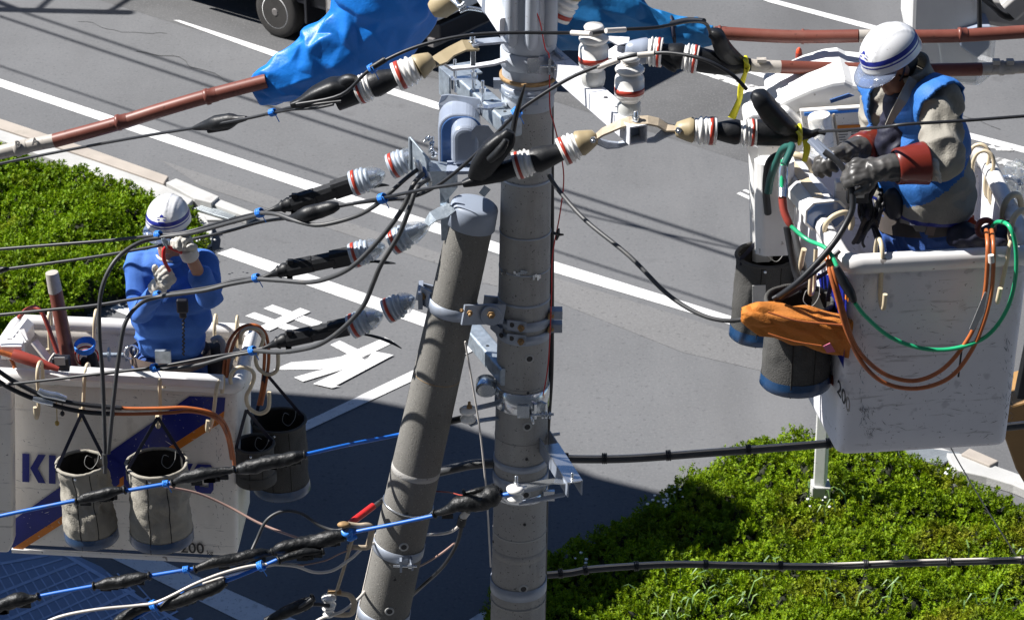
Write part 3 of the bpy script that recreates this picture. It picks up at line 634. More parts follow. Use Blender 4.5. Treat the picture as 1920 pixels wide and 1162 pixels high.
mb = MB(); bolt(mb, P(921, 590, 10.43), Vector((0, -1, 0)), .018, .02); bolt(mb, P(881, 586, 10.40), Vector((0, -1, 0)), .013, .03); bolt(mb, P(866, 582, 10.40), Vector((0, -1, 0)), .010, .012); mb.build('bolt', 'rust', t)
for y, ys in ((592, 0), (617, 1)):
    mb = MB(); ring(mb, MAIN, y, .045, .008); p, n = polar(MAIN, y-5, -14, .010); mb.box(p, (.085, .008, .048), R_(-14)); p, n = polar(MAIN, y-10, 86, .03); mb.box(p+Vector((.0, -.02, .003)), (.055, .05, .040)); p, n = polar(MAIN, y-10, -70, .012); mb.box(p, (.10, .012, .047), R_(-62))
    mb.build('main_band', 'band', t)
    mb = MB(); p, n = polar(MAIN, y-3, -5, .014); bolt(mb, p, n, .016, .03); p, n = polar(MAIN, y-12, 62, .014); bolt(mb, p, n, .018, .02); mb.build('bolt', 'rust', t)
    mb = MB(); p, n = polar(MAIN, y-6, -24, .0145); mb.lathe(p, p+n*.003, [(0, .012), (1, .012)], 12); p, n = polar(MAIN, y-7, -46, .02); mb.lathe(p, p+n*.004, [(0, .012), (1, .012)], 12); mb.build('hole', 'black_ink', t)
# ================================================================== CROSSARMS
def strip(mb, pts, wd, th, up=(0, 0, 1), mi=0):     # flat bar through points
    pts = [Vector(p) for p in pts]
    rings = []
    for i, p in enumerate(pts):
        a = (pts[min(i+1, len(pts)-1)]-pts[max(i-1, 0)]).normalized(); x = a.cross(Vector(up)).normalized(); y = x.cross(a)
        w2 = (wd[i] if isinstance(wd, (list, tuple)) else wd)/2; rings.append([p+x*i1*w2+y*j1*th/2 for i1, j1 in ((-1, -1), (1, -1), (1, 1), (-1, 1))])
    return mb.grid(rings, mi, False)
ARM_Z = P(1197, 253, 9.78).z
a1 = P(1197, 253, 9.78); a0 = PZ(1046, 122, ARM_Z); ad = (a1-a0).normalized(); ax_ = ad.cross(Vector((0, 0, 1))).normalized()
t = thing('crossarm', 'white square steel crossarm carrying two white insulators, pointing to the viewer', 'crossarm', a0)
W = .078
a00 = a0-ad*.25
mb = MB()                                            # hollow box tube
for sx, sz, w_, h_ in ((-1, 0, .006, W), (1, 0, .006, W), (0, 1, W-.0125, .006), (0, -1, W-.0125, .006)):
    o = ax_*sx*(W/2-.003)+Vector((0, 0, sz*(W/2-.003))); mb.beam(a00+o, a1+o, w_, h_, bev=.0008)
mb.build('tube', 'arm_white', t)
mb = MB(); mb.beam(a1-ad*.12, a1-ad*.06, W-.02, W-.02); mb.build('inner_plug', 'band', t)
mb = MB()
for f in (.28, .63, .86): c = a00.lerp(a1, f); mb.beam(c, c+ad*.003, W+.003, W+.003)
mb.build('seam', 'band', t)
mb = MB()
for f, s in ((.45, .006), (.70, .010), (.80, .006)):
    c = a00.lerp(a1, f); mb.lathe(c+Vector((0, 0, W/2)), c+Vector((0, 0, W/2+.001)), [(0, s), (1, s)], 12)
    c2 = c-ax_*(W/2); mb.lathe(c2, c2-ax_*.0012, [(0, s), (1, s)], 12)
c = a00.lerp(a1, .76)-ax_*(W/2); mb.beam(c-ad*.02, c+ad*.02, .003, .02)
mb.build('bolt_hole', 'black_ink', t)
bevel(MB().beam(a00-Vector((.05, 0, 0))+Vector((.0, .1, 0)), a00+ad*.3, .012, .11).build('mount_plate', 'band', t), .002)
# post insulators
def post_insulator(px, ytop, ybot, Y, lab, s=1.0):
    b = P(px, ybot, Y); Z0 = ARM_Z+W/2; base = P(px, ybot, Y); base.z = base.z; tp = P(px, ytop, Y); h = tp.z-b.z
    t = thing('post_insulator', lab, 'insulator', b, 'line post insulators on the crossarm'); u = Vector((0, 0, 1))
    r = rad(27, Y)
    MB().lathe(b, b+u*h*.29, [(0, r*.62), (.12, r*.74), (.45, r*.82), (.8, r*.80), (1, r*.62)], 28).build('foot', 'porcelain_grey', t)
    c = b+u*h*.27; H_ = h*.73
    prof = [(0, .66), (.06, .8), (.10, .95), (.16, .99), (.20, 1.0), (.20, 1.005), (.32, 1.005), (.32, 1.0), (.50, .99), (.56, .92), (.60, .72), (.62, .80), (.66, .98), (.70, 1.0), (.74, .92), (.79, .62), (.84, .50), (.88, .52), (.91, .66), (.95, .68), (.99, .58), (1, .02)]
    mis = [1 if prof[i][0] >= .19 and prof[i+1][0] <= .33 and prof[i][0] < .32 else 0 for i in range(len(prof)-1)]
    MB().lathe(c, c+u*H_, [(a, q*r) for a, q in prof], 36, mis=mis).build('porcelain', ['porcelain', 'redband'], t)
    mb = MB(); cc = c+u*H_*.85
    for k in (-.005, .004): mb.torus(cc+u*k, (0, 0, 1), r*.56, .004, 20, 6)
    mb.build('tie_wire', 'cable_white', t); return c+u*H_*.86
pi1 = post_insulator(1112, 46, 162, 10.22, 'white post insulator with red band, the one nearer the pole sleeve')
pi2 = post_insulator(1179, 103, 221, 9.92, 'white post insulator with red band at the open end of the crossarm')
def bell(mb, p0, p1, R, n=30):                       # cap side p0, open side p1
    prof = [(0, .62), (.04, .82), (.12, .86), (.16, .80), (.20, .86), (.26, 1.0), (.33, 1.02), (.38, .90), (.41, .84), (.45, .92), (.50, 1.0), (.56, 1.0), (.60, .93), (.62, .96), (.68, .985), (.68, 1.0), (.86, 1.0), (.86, .985), (.93, 1.0), (1.0, .99), (1.0, .90), (.95, .78), (.90, .45)]
    mis = [1 if (prof[i][0] == .68 and prof[i+1][0] == .86) else 0 for i in range(len(prof)-1)]
    mb.lathe(p0, p1, [(a, q*R) for a, q in prof], n, mis=mis)
def J(*a): return P(*a)
def bar(p, q, f): return Vector(p).lerp(Vector(q), f)
def string_A(lab, pts, R, capm='tan_cap'):           # pts: cap start, bell1 start/end, sleeve end=bell2 start, bell2 end, cover pts...
    c0, b1, b1e, b2, b2e = [Vector(p) for p in pts]
    t = thing('strain_insulator', lab, 'insulator', c0, 'strain insulator strings')
    MB().lathe(c0, b1, [(0, R*.30), (.08, R*.52), (.35, R*.66), (.7, R*.82), (.93, R*.90), (1, R*.86)], 26).build('end_cap', capm, t)
    mb = MB(); bell(mb, b1, b1e, R); mb.build('insulator_bell', ['porcelain', 'redband'], t)
    MB().lathe(b1e-(b1e-b1)*.12, b2, [(0, R*.58), (.15, R*.62), (.5, R*.78), (.85, R*.90), (1, R*.84)], 26).build('rubber_sleeve', 'rubber', t)
    mb = MB(); bell(mb, b2, b2e, R*.97); mb.build('insulator_bell', ['porcelain', 'redband'], t)
    return t
def cover(mb, pts, wid, flat=.6, n=14): return mb.tube(pts, wid, n, 5, flat=flat)
# string: upper left
tA = string_A('upper left insulator string with tan cap running to the black cover', [J(812, 110, 10.35), J(783, 127, 10.33), J(742, 145, 10.32), J(697, 160, 10.32), J(669, 171, 10.32)], rad(27, 10.3))
mb = MB(); mb.lathe(J(676, 168, 10.32), J(630, 182, 10.32), [(0, .035), (.2, .055), (1, .06)], 20)
mb.tube([J(650, 165, 10.32), J(625, 168, 10.32), J(592, 180, 10.32), J(565, 192, 10.32), J(545, 197, 10.32)], [.050, .058, .046, .026, .012], 20, 5, flat=.8, sq=4)
mb.tube([J(668, 150, 10.28), J(650, 152, 10.3), J(640, 172, 10.32)], [.018, .03, .05], 12, 4); mb.build('line_cover', 'rubber', tA)
t = thing('strain_bracket', 'tan steel strap bracket on the pole sleeve holding the upper left string', 'bracket', P(885, 85, 10.5))
mb = MB(); strip(mb, [J(952, 84, 10.52), J(940, 76, 10.5), J(893, 80, 10.46), J(880, 84, 10.44)], .06, .010); mb.build('strap', 'band', t)
mb = MB(); strip(mb, [J(896, 86, 10.44), J(870, 86, 10.42), J(845, 98, 10.40), J(832, 108, 10.38), J(806, 121, 10.36)], [.05, .055, .05, .06, .045], .012, up=(0, -.6, 1)); mb.build('twisted_strap', 'tan_cap', t)
mb = MB(); strip(mb, [J(948, 112, 10.52), J(925, 119, 10.5), J(880, 126, 10.46), J(845, 129, 10.42), J(828, 118, 10.40)], .035, .010); mb.build('strap', 'arm_white', t)
mb = MB(); bolt(mb, J(886, 84, 10.45), Vector((0, 0, 1)), .024, .05); mb.beam(J(887, 90, 10.44), J(887, 122, 10.44), .022, .022, up=(0, 1, 0)); mb.build('bolt', 'chrome', t)
# strings at the end of the white arm
tB = string_A('lower left insulator string with tan cap in front of the pole', [J(1118, 256, 9.85), J(1085, 270, 9.85), J(1052, 286, 9.84), J(1000, 302, 9.84), J(966, 312, 9.84)], rad(27, 9.8))
mb = MB(); mb.tube([J(972, 308, 9.84), J(935, 322, 9.84), J(900, 335, 9.83), J(868, 345, 9.83)], [.046, .046, .030, .015], 20, 5, flat=.8, sq=4)
mb.tube([J(957, 246, 9.8), J(948, 262, 9.8), J(925, 285, 9.8), J(905, 312, 9.82), J(890, 335, 9.83)], [.018, .042, .052, .050, .03], 20, 5, flat=.75, sq=4.5)
mb.tube([J(950, 262, 9.74), J(938, 282, 9.74), J(918, 300, 9.76)], [.012, .02, .016], 10, 4)
mb.build('line_cover', 'rubber', tB)
tC = string_A('right insulator string with tan cap leading to the right worker', [J(1266, 243, 9.80), J(1300, 244, 9.80), J(1343, 246, 9.80), J(1386, 248, 9.80), J(1418, 249, 9.80)], rad(26, 9.8))
mb = MB(); mb.tube([J(1412, 249, 9.8), J(1440, 249, 9.8), J(1478, 250, 9.8), J(1500, 252, 9.8), J(1522, 254, 9.8)], [.052, .055, .052, .03, .02], 16, 5)
mb.tube([J(1410, 176, 9.74), J(1424, 185, 9.74), J(1440, 205, 9.76), J(1462, 228, 9.78), J(1492, 248, 9.8)], [.018, .050, .058, .056, .03], 20, 5, flat=.7, sq=4.5); mb.build('line_cover', 'rubber', tC)
mb = MB(); mb.tube([J(1494, 246, 9.74), J(1502, 258, 9.73), J(1498, 272, 9.73)], [.010, .016, .012], 8, 4, flat=.3); mb.tube([J(1510, 262, 9.73), J(1513, 280, 9.72), J(1508, 303, 9.72)], [.012, .014, .010], 8, 4, flat=.25)
mb.torus(J(1499, 252, 9.79), (1, 0, 0), .036, .009, 18, 6); mb.build('yellow_tie', 'yellow', tC)
mb = MB(); mb.tube([J(1518, 253, 9.8), J(1535, 247, 9.8), J(1548, 252, 9.79)], [.022, .012, .006], 8, 4, jitter=.4); mb.build('tape_knot', 'tape', tC)
t = thing('arm_strap', 'rusty tan steel strap bolted over the open crossarm end', 'bracket', a1)
mb = MB(); strip(mb, [J(1112, 262, 9.85), J(1130, 248, 9.84), J(1148, 240, 9.83), J(1165, 232, 9.82), J(1180, 228, 9.82), J(1215, 226, 9.82), J(1234, 230, 9.82), J(1250, 240, 9.82), J(1272, 242, 9.81)], [.03, .045, .05, .052, .052, .052, .048, .045, .03], .009, up=(0, -.3, 1)); mb.build('upper_strap', 'strap_tan', t)
mb = MB(); strip(mb, [J(1118, 264, 9.86), J(1140, 272, 9.85), J(1160, 272, 9.85), J(1182, 266, 9.85)], [.03, .04, .03, .02], .008, up=(0, -.5, 1)); strip(mb, [J(1214, 264, 9.84), J(1228, 262, 9.82), J(1245, 250, 9.82), J(1268, 244, 9.82)], [.02, .03, .045, .03], .008, up=(0, -.5, 1)); mb.build('lower_strap', 'band', t)
mb = MB(); bolt(mb, J(1192, 226, 9.82), Vector((0, 0, 1)), .018, .04); bolt(mb, J(1112, 262, 9.80), Vector((0, -1, 0)), .014, .02); bolt(mb, J(1272, 244, 9.77), Vector((0, -1, 0)), .014, .02); mb.build('bolt', 'chrome', t)
# upper right string behind
tD = string_A('upper right insulator string with grey cap behind the post insulators', [J(1172, 92, 10.75), J(1212, 96, 10.75), J(1242, 99, 10.74), J(1279, 107, 10.73), J(1309, 112, 10.72)], rad(27, 10.7), 'box_grey')
mb = MB(); mb.tube([J(1302, 110, 10.72), J(1330, 116, 10.72), J(1370, 122, 10.72), J(1408, 122, 10.72)], [.055, .052, .045, .028], 16, 5)
mb.tube([J(1330, 62, 10.68), J(1345, 68, 10.68), J(1355, 90, 10.7), J(1378, 112, 10.72), J(1400, 122, 10.72)], [.020, .040, .050, .040, .022], 20, 5, flat=.75, sq=4.5)
mb.tube([J(1238, 110, 10.72), J(1258, 125, 10.7), J(1266, 134, 10.7)], [.02, .02, .008], 10, 4); mb.build('line_cover', 'rubber', tD)
mb = MB(); mb.tube([J(1394, 112, 10.66), J(1404, 124, 10.66), J(1400, 136, 10.66)], [.012, .02, .012], 8, 4, flat=.3); mb.tube([J(1398, 136, 10.65), J(1390, 160, 10.65), J(1386, 188, 10.65), J(1372, 222, 10.64)], [.008, .014, .012, .018], 8, 5, flat=.3); mb.torus(J(1398, 122, 10.71), (1, 0, 0), .032, .01, 16, 6); mb.build('yellow_tie', 'yellow', tD)
mb = MB(); strip(mb, [J(1140, 72, 10.78), J(1160, 78, 10.77), J(1180, 76, 10.76)], [.02, .05, .03], .008, up=(0, -.5, 1)); strip(mb, [J(1135, 105, 10.78), J(1155, 98, 10.77), J(1180, 94, 10.76)], [.03, .06, .03], .008, up=(0, -.8, 1)); mb.build('twisted_strap', 'arm_white', tD)
# top set mostly above the frame
t = thing('upper_crossarm', 'pale crossarm stub leaving the pole at the top edge', 'crossarm', P(925, 20, 10.5))
bevel(MB().beam(P(902, -30, 10.9), P(955, 50, 10.5), .085, .085).build('tube', 'arm_white', t), .003); mb = MB(); mb.beam(P(922, 2, 10.74), P(927, 9, 10.71), .089, .089); mb.build('seam', 'band', t)
t = thing('top_insulator', 'tan capped insulator cut by the top edge right of the pole', 'insulator', P(1060, 5, 10.55))
mb = MB(); bell(mb, P(1068, -10, 10.6), P(1044, 32, 10.6), .06); mb.build('insulator_bell', ['porcelain', 'redband'], t); MB().lathe(P(1085, -40, 10.6), P(1068, -10, 10.6), [(0, .02), (.4, .045), (1, .055)], 20).build('end_cap', 'tan_cap', t)
t = thing('top_clamp', 'grey metal clamp beside the blue tarp at the top edge', 'clamp', P(850, 10, 11))
MB().lathe(P(810, 20, 11), P(858, -8, 11), [(0, .035), (.3, .06), (.8, .055), (1, .04)], 18).build('body', 'tan_cap', t)
mb = MB(); mb.tube([P(862, 22, 10.9), P(880, 16, 10.9), P(905, 20, 10.9)], .010, 8); mb.tube([P(848, -2, 10.95), P(862, 12, 10.9), P(872, 8, 10.9)], .014, 8, jitter=.5); mb.build('loop', 'chrome', t)
# galvanised arm behind the leaning pole
GZ = P(930, 205, 10.6).z
g1 = PZ(962, 240, GZ); g0 = PZ(862, 150, GZ); gd = (g1-g0).normalized()
t = thing('crossarm', 'short galvanised crossarm with U-bolts left of the pole sleeve', 'crossarm', g0)
bevel(MB().beam(g0, g1, .082, .082).build('tube', 'galv', t), .003)
mb = MB(); mb.beam(g0-gd*.06+Vector((0, 0, .05)), g0+gd*.08+Vector((0, 0, .05)), .15, .008); mb.beam(g0-gd*.05+Vector((-.07, 0, -.02)), g0+gd*.07+Vector((-.07, 0, -.02)), .008, .13); bevel(mb.build('top_bracket', 'galv', t), .002)
mb = MB()
for px, py in ((853, 132), (888, 142), (905, 172)):
    p = P(px, py, 10.72 if px < 900 else 10.60); mb.tube([p+Vector((0, 0, .05)), p-Vector((0, 0, .10))], .0075, 8); mb.lathe(p+Vector((0, 0, .0)), p+Vector((0, 0, .02)), [(0, .016), (1, .016)], 6)
strip(mb, [P(846, 147, 10.72), P(896, 145, 10.72)], .03, .008); strip(mb, [P(895, 200, 10.52), P(915, 202, 10.52), P(950, 196, 10.52)], .04, .008); mb.build('u_bolt', 'chrome', t)
mb = MB()
for f in (.3, .62, .85): c = g0.lerp(g1, f)+Vector((0, 0, .0415)); mb.lathe(c, c+Vector((0, 0, .001)), [(0, .007), (1, .007)], 12)
x_ = gd.cross(Vector((0, 0, 1)))
for f in (.45, .8): c = g0.lerp(g1, f)-x_*.0415; mb.lathe(c, c-x_*.001, [(0, .007), (1, .007)], 12)
mb.build('bolt_hole', 'black_ink', t)
mb = MB(); mb.prism([P(822, 196, 10.66), P(828, 180, 10.66), P(842, 178, 10.66), P(900, 186, 10.6), P(900, 215, 10.6), P(826, 215, 10.66)], (0, .01, 0)); mb.build('side_plate', 'band', t)
# grey boxes
def roundbox(px0, px1, py0, py1, Y, dep, rc, up=True):
    a = P(px0, py1, Y); b = P(px1, py0, Y); w_ = b.x-a.x; h = b.z-a.z; pts = [Vector((a.x, Y, a.z)), Vector((b.x, Y, a.z))]
    for i in range(9): th = math.pi/2*i/8; pts.append(Vector((b.x-rc+rc*math.cos(th), Y, b.z-rc+rc*math.sin(th))))
    for i in range(9): th = math.pi/2*(1+i/8); pts.append(Vector((a.x+rc+rc*math.cos(th), Y, b.z-rc+rc*math.sin(th))))
    return MB().prism(pts, (0, dep, 0))
t = thing('switch_box', 'blue-grey rounded equipment cover with a smaller grey dome beside it', 'equipment box', P(860, 300, 10.5))
bevel(roundbox(822, 900, 214, 312, 10.50, .16, .075).build('cover', 'box_grey', t), .012, 3)
bevel(roundbox(828, 905, 220, 306, 10.492, .01, .068).build('face_panel', 'box_blue', t), .004, 2)
bevel(roundbox(846, 898, 238, 312, 10.36, .12, .055).build('dome', 'box_grey', t), .028, 4)
bevel(MB().beam(P(838, 315, 10.38), P(904, 312, 10.38), .12, .016).build('flange', 'box_grey', t), .003)
mb = MB(); mb.prism([P(884, 246, 10.34), P(893, 236, 10.34), P(915, 236, 10.34), P(930, 255, 10.34), P(930, 300, 10.34), P(897, 300, 10.34), P(897, 266, 10.34), P(893, 254, 10.34), P(889, 262, 10.34), P(884, 262, 10.34)], (0, .006, 0)); mb.build('hook_plate', 'band', t)
# cable rack
t = thing('cable_rack', 'galvanised rack of white cable spools under the equipment box', 'cable rack', P(800, 330, 10.4))
mb = MB(); mb.prism([P(768, 258, 10.42), P(804, 302, 10.32), P(804, 352, 10.32), P(770, 318, 10.42)], (-.006, .004, 0)); mb.build('end_plate', 'galv', t)
mb = MB(); mb.tube([P(769, 258, 10.41), P(769, 318, 10.41)], .006, 6, 1); mb.tube([P(769, 258, 10.41), P(806, 302, 10.31)], .006, 6, 1); mb.build('plate_edge', 'galv', t)
mb = MB(); mb.prism([P(806, 322, 10.30), P(858, 322, 10.36), P(858, 352, 10.36), P(806, 354, 10.30)], (0, .006, 0)); mb.prism([P(806, 322, 10.30), P(858, 320, 10.36), P(850, 306, 10.46), P(800, 300, 10.42)], (0, 0, -.005)); mb.build('tray', 'galv', t)
for i in range(9):
    c = P(781+i*7.4, 303+i*2.8, 10.38-.002*i+.0); mb = MB(); mb.torus(c, (1, .35, .1), .022, .0065, 16, 8, a0=-20, a1=210); mb.build('spool', 'porcelain' if i % 2 == 0 else 'box_grey', t)
for x, y in ((785, 314), (795, 326), (803, 336)):
    c = P(x, y, 10.3); mb = MB(); mb.torus(c, (1, .35, .1), .026, .009, 18, 8); mb.build('cable_ring', 'porcelain' if x != 795 else 'box_blue', t)
mb = MB()
for x, y in ((800, 262), (808, 272), (806, 284), (812, 292)): p = P(x, y, 10.42); bolt(mb, p, Vector((.4, -.6, .7)).normalized(), .012, .03)
mb.tube([P(795, 266, 10.43), P(812, 258, 10.43), P(806, 276, 10.42), P(820, 290, 10.42)], .006, 6, 4); mb.build('bolt', 'chrome', t)
mb = MB(); mb.prism([P(822, 352, 10.5), P(858, 352, 10.45), P(836, 378, 10.5)], (0, .005, 0)); mb.beam(P(833, 352, 10.52), P(836, 450, 10.52), .04, .012, up=(0, 1, 0)); mb.prism([P(898, 362, 10.5), P(908, 348, 10.5), P(920, 356, 10.5), P(908, 370, 10.5)], (0, .004, 0)); mb.build('plates', 'galv', t)
mb = MB(); strip(mb, [P(848, 388, 10.5), P(832, 398, 10.48), P(812, 406, 10.46), P(800, 420, 10.45)], [.05, .06, .05, .03], .01, up=(0, -.8, 1)); mb.build('hanger', 'galv', t)
# lower galvanised arm behind
t = thing('crossarm', 'galvanised square arm seen between the two poles below their joint', 'crossarm', P(885, 615, 10.8))
z = P(910, 660, 10.75).z; bevel(MB().beam(PZ(884, 622, z), PZ(955, 705, z), .085, .085).build('tube', 'galv', t), .003)
mb = MB(); c = PZ(914, 648, z+.043); mb.lathe(c, c+Vector((0, 0, .001)), [(0, .008), (1, .008)], 12); mb.build('bolt_hole', 'black_ink', t)
# small arm at lower right of the pole
t = thing('service_bracket', 'short steel arm with a white spool at the lower right of the pole', 'bracket', P(1060, 880, 10.4))
z = P(1060, 890, 10.25).z; q0, q1 = PZ(1018, 822, z), PZ(1078, 916, z); qd = (q1-q0).normalized(); qx = qd.cross(Vector((0, 0, 1)))
for s in (-1, 1):
    bevel(MB().beam(q0+qx*s*.032, q1+qx*s*.032, .006, .075).build('side_bar', 'band', t), .001)
mb = MB(); mb.beam(q0+qd*.12+Vector((0, 0, .035)), q1+Vector((0, 0, .035)), .072, .006); bevel(mb.build('top_bar', 'chrome', t), .001)
mb = MB(); strip(mb, [P(962, 916, 10.22), P(990, 910, 10.2), P(1040, 901, 10.18), P(1072, 903, 10.16)], .045, .007); mb.build('upper_strap', 'chrome', t)
mb = MB(); strip(mb, [P(975, 942, 10.22), P(1000, 938, 10.2), P(1060, 926, 10.18)], .03, .007); mb.build('lower_strap', 'band', t)
mb = MB(); bolt(mb, P(968, 910, 10.2), Vector((0, 0, 1)), .014, .05); bolt(mb, P(1073, 900, 10.16), Vector((0, 0, 1)), .013, .04); mb.tube([P(1035, 815, 10.55), P(1050, 813, 10.55)], .008, 8); p, n = polar(MAIN, 912, 60, .03); mb.box(p, (.05, .02, .05)); mb.build('bolt', 'chrome', t)
def spool(px, py, Y, t, s=1.0, nm='spool'):
    c = P(px, py, Y); u = Vector((0, 0, 1)); h = .075*s; r = .040*s
    return MB().lathe(c-u*h/2, c+u*h/2, [(0, r*.5), (.05, r*.85), (.22, r*.95), (.35, r*.7), (.47, r*.5), (.55, r*.55), (.68, r*.98), (.85, r), (.95, r*.7), (1, r*.3)], 26).build(nm, 'porcelain', t)
spool(966, 924, 10.19, t)
t = thing('spool_bracket', 'flat bar bracket with a white spool between the poles', 'bracket', P(900, 780, 10.5))
mb = MB(); strip(mb, [P(880, 768, 10.5), P(935, 755, 10.55)], .035, .006); strip(mb, [P(872, 786, 10.48), P(882, 796, 10.48), P(900, 788, 10.5), P(935, 783, 10.55)], .03, .006); mb.build('strap', 'band', t)
spool(878, 776, 10.49, t, 1.0); mb = MB(); bolt(mb, P(880, 764, 10.48), Vector((0, 0, 1)), .014, .03); mb.build('bolt', 'rust', t)
for (x, y, lab) in ((1, 0, 'steel loop bracket at left of the leaning pole with knotted ties'), (0, 1, 'lower steel loop bracket with white spool left of the leaning pole')):
    t = thing('loop_bracket', lab, 'bracket', P(660, 1000 if x else 1120, 10.3), 'loop brackets on the leaning pole')
    if x: pts = [(652, 982), (672, 985), (690, 984), (697, 992), (692, 1018), (686, 1026), (650, 1024)]
    else: pts = [(614, 1108), (640, 1112), (656, 1116), (664, 1130), (660, 1148), (646, 1152), (618, 1150)]
    mb = MB(); mb.tube([P(a, b, 10.3) for a, b in pts], .009, 8, 4, flat=1.6); mb.build('loop', 'strap_tan', t)
    if x:
        mb = MB(); mb.tube([P(642, 996, 10.28), P(650, 1002, 10.26), P(660, 994, 10.28), P(655, 1010, 10.26), P(668, 1006, 10.28)], .012, 8, 4, jitter=.5); mb.build('tie', 'tie_blue', t)
        mb = MB(); mb.ball(P(645, 983, 10.28), .02, 10, sc=(1.6, 1, .7)); mb.build('nut', 'rust', t)
    else:
        spool(617, 1126, 10.28, t, .85); spool(616, 1144, 10.28, t, .75, 'spool'); mb = MB(); bolt(mb, P(640, 1109, 10.28), Vector((-1, 0, 0)), .012, .06); mb.build('bolt', 'rust', t)
# B-type clear strings on the left
def string_B(lab, seq, Y, R, clampseq, tail):
    # seq: list of (cap start, bell start, bell end) in pixels
    t = thing('strain_insulator', lab, 'insulator', P(*seq[0][0], Y), 'strain insulator strings')
    for a, b, c in seq:
        a, b, c = P(*a, Y), P(*b, Y), P(*c, Y)
        MB().lathe(a, b, [(0, R*.18), (.2, R*.42), (.45, R*.66), (.8, R*.88), (1, R*.92)], 24, cap=False).build('clear_shroud', 'clear', t)
        mb = MB(); mb.lathe(a, b, [(0, R*.1), (.3, R*.28), (.32, R*.42), (.6, R*.5), (1, R*.62)], 14); u = (b-a).normalized(); m = a.lerp(b, .45); mb.lathe(m+Vector((0, -R*.5, 0)), m+Vector((0, R*.5, 0)), [(0, .014), (1, .014)], 10); mb.build('cap_fitting', 'chrome', t)
        mb = MB(); bell(mb, b, c, R); mb.build('insulator_bell', ['porcelain_b', 'redband'], t)
    p = [P(x, y, Y) for x, y in clampseq]; q = p[0]; e = p[1]
    mb = MB(); ax = (e-q).normalized(); up = Vector((0, -.25, 1))
    mb.beam(q, q.lerp(e, .3), .055, .085, up, bev=.012); mb.beam(q.lerp(e, .24), q.lerp(e, .78), .06, .066, up, bev=.014); mb.beam(q.lerp(e, .60), q.lerp(e, 1), .07, .076, up, bev=.022)
    for f, s in ((.95, 1), (.97, -1)): c_ = q.lerp(e, f)+Vector((0, -.02, s*.042)); mb.box(c_, (.025, .02, .02))
    mb.build('clamp_cover', 'rubber', t)
    mb = MB(); mb.lathe(e, p[2], [(0, .030), (.12, .034), (.3, .026), (.34, .031), (.45, .020), (.75, .010), (1, .007)], 14); mb.build('cone', 'rubber', t)
    mb = MB(); mb.tube([P(x, y, Y) for x, y in tail], [.006, .010, .013, .003], 8, 4, flat=.5); mb.build('tail', 'rubber', t)
    return t
RB_ = rad(24, 10.7)
string_B('topmost clear-capped insulator string with black clamp at left of the poles', [((790, 288), (764, 299), (732, 313)), ((722, 325), (694, 334), (660, 345))], 10.62, RB_, [(658, 346), (548, 382), (498, 397)], [(690, 350), (704, 350), (716, 347), (730, 348)])
string_B('middle clear-capped insulator string with black clamp at left of the poles', [((806, 420), (768, 439), (734, 456)), ((722, 461), (694, 468), (660, 480))], 10.66, RB_, [(656, 480), (540, 504), (492, 520)], [(680, 494), (700, 490), (722, 492), (742, 494)])
string_B('lowest clear-capped insulator string with black clamp beside the road writing', [((778, 558), (756, 569), (724, 584)), ((718, 590), (692, 598), (658, 613))], 10.66, RB_, [(652, 612), (538, 636), (490, 654)], [(676, 626), (700, 630), (730, 640), (753, 653)])
# ================================================================== CABLES
def cable(lab, pts, r, m='cable_black', name='power_cable', group='cables on the poles', parts=(), jitter=0, sub=6):
    p = [P(*q) for q in pts]; mb = MB(); mb.tube(p, r, 10, sub, jitter=jitter)
    if not parts: return mb.build(name, m, None, label=lab, cat='cable', group=group)
    t = thing(name, lab, 'cable', p[0], group); mb.build('sheath', m, t)
    for nm, mt, pp, rr in parts:
        b = MB()
        if nm == 'tie':
            c = P(*pp[0]); d = (P(*pp[1])-c).normalized()
            for k in range(4): b.torus(c+d*(.0065*k), d+Vector((.1*(k % 2), 0, .1)), rr, .0035, 14, 6)
            b.tube([c, c+Vector((.01, -rr*1.2, .02)), c+Vector((.035, -rr, -.035))], .0025, 6, 3)
        elif nm == 'splice': 
            q = [P(*a) for a in pp]; b.tube(q, rr, 14, 5, jitter=.22)
            for f in (0, -1): c = q[f]; d = (q[1]-q[0]).normalized(); b.torus(c, d, .016, .006, 12, 6)
            e = q[len(q)//2]; w0 = rr[len(q)//2] if isinstance(rr, (list, tuple)) else rr
            for k in range(5): g = q[0].lerp(q[-1], random.uniform(.15, .9)); b.box(g-Vector((0, 0, w0*.85)), (.05, .012, .02), 0)
        elif nm == 'clampbox': q = [P(*a) for a in pp]; b.tube(q, rr, 14, 4, jitter=.05)
        elif nm == 'stripe': b.tube([P(*a) for a in pp], rr, 8, 4)
        b.build({'splice': 'tape_splice', 'clampbox': 'splice_cover', 'stripe': 'glove_tape'}.get(nm, nm), mt, t)
    return t
Yc = 11.0
cable('black line from the upper left string down past the tarp to the left edge', [(-60, 323, 11.6), (0, 307, 11.5), (130, 281, 11.3), (260, 257, 11.0), (365, 240, 10.75), (450, 225, 10.6), (505, 213, 10.5), (545, 202, 10.36), (590, 196, 10.28), (640, 190, 10.25)], .0068, parts=(
    ('clampbox', 'rubber', [(362, 241, 10.75), (384, 236, 10.73), (405, 231, 10.70), (432, 226, 10.67), (446, 224, 10.65), (462, 222, 10.62)], [.008, .022, .034, .032, .018, .010]),
    ('clampbox', 'rubber', [(390, 246, 10.71), (425, 238, 10.68), (440, 234, 10.66)], [.010, .016, .006]), ('tie', 'tie_blue', [(508, 212, 10.46), (515, 210, 10.45)], .014)))
cable('short doubled lead joining the blue tie to the upper left cover', [(500, 215, 10.5), (545, 206, 10.36), (590, 203, 10.26), (625, 196, 10.22)], .006)
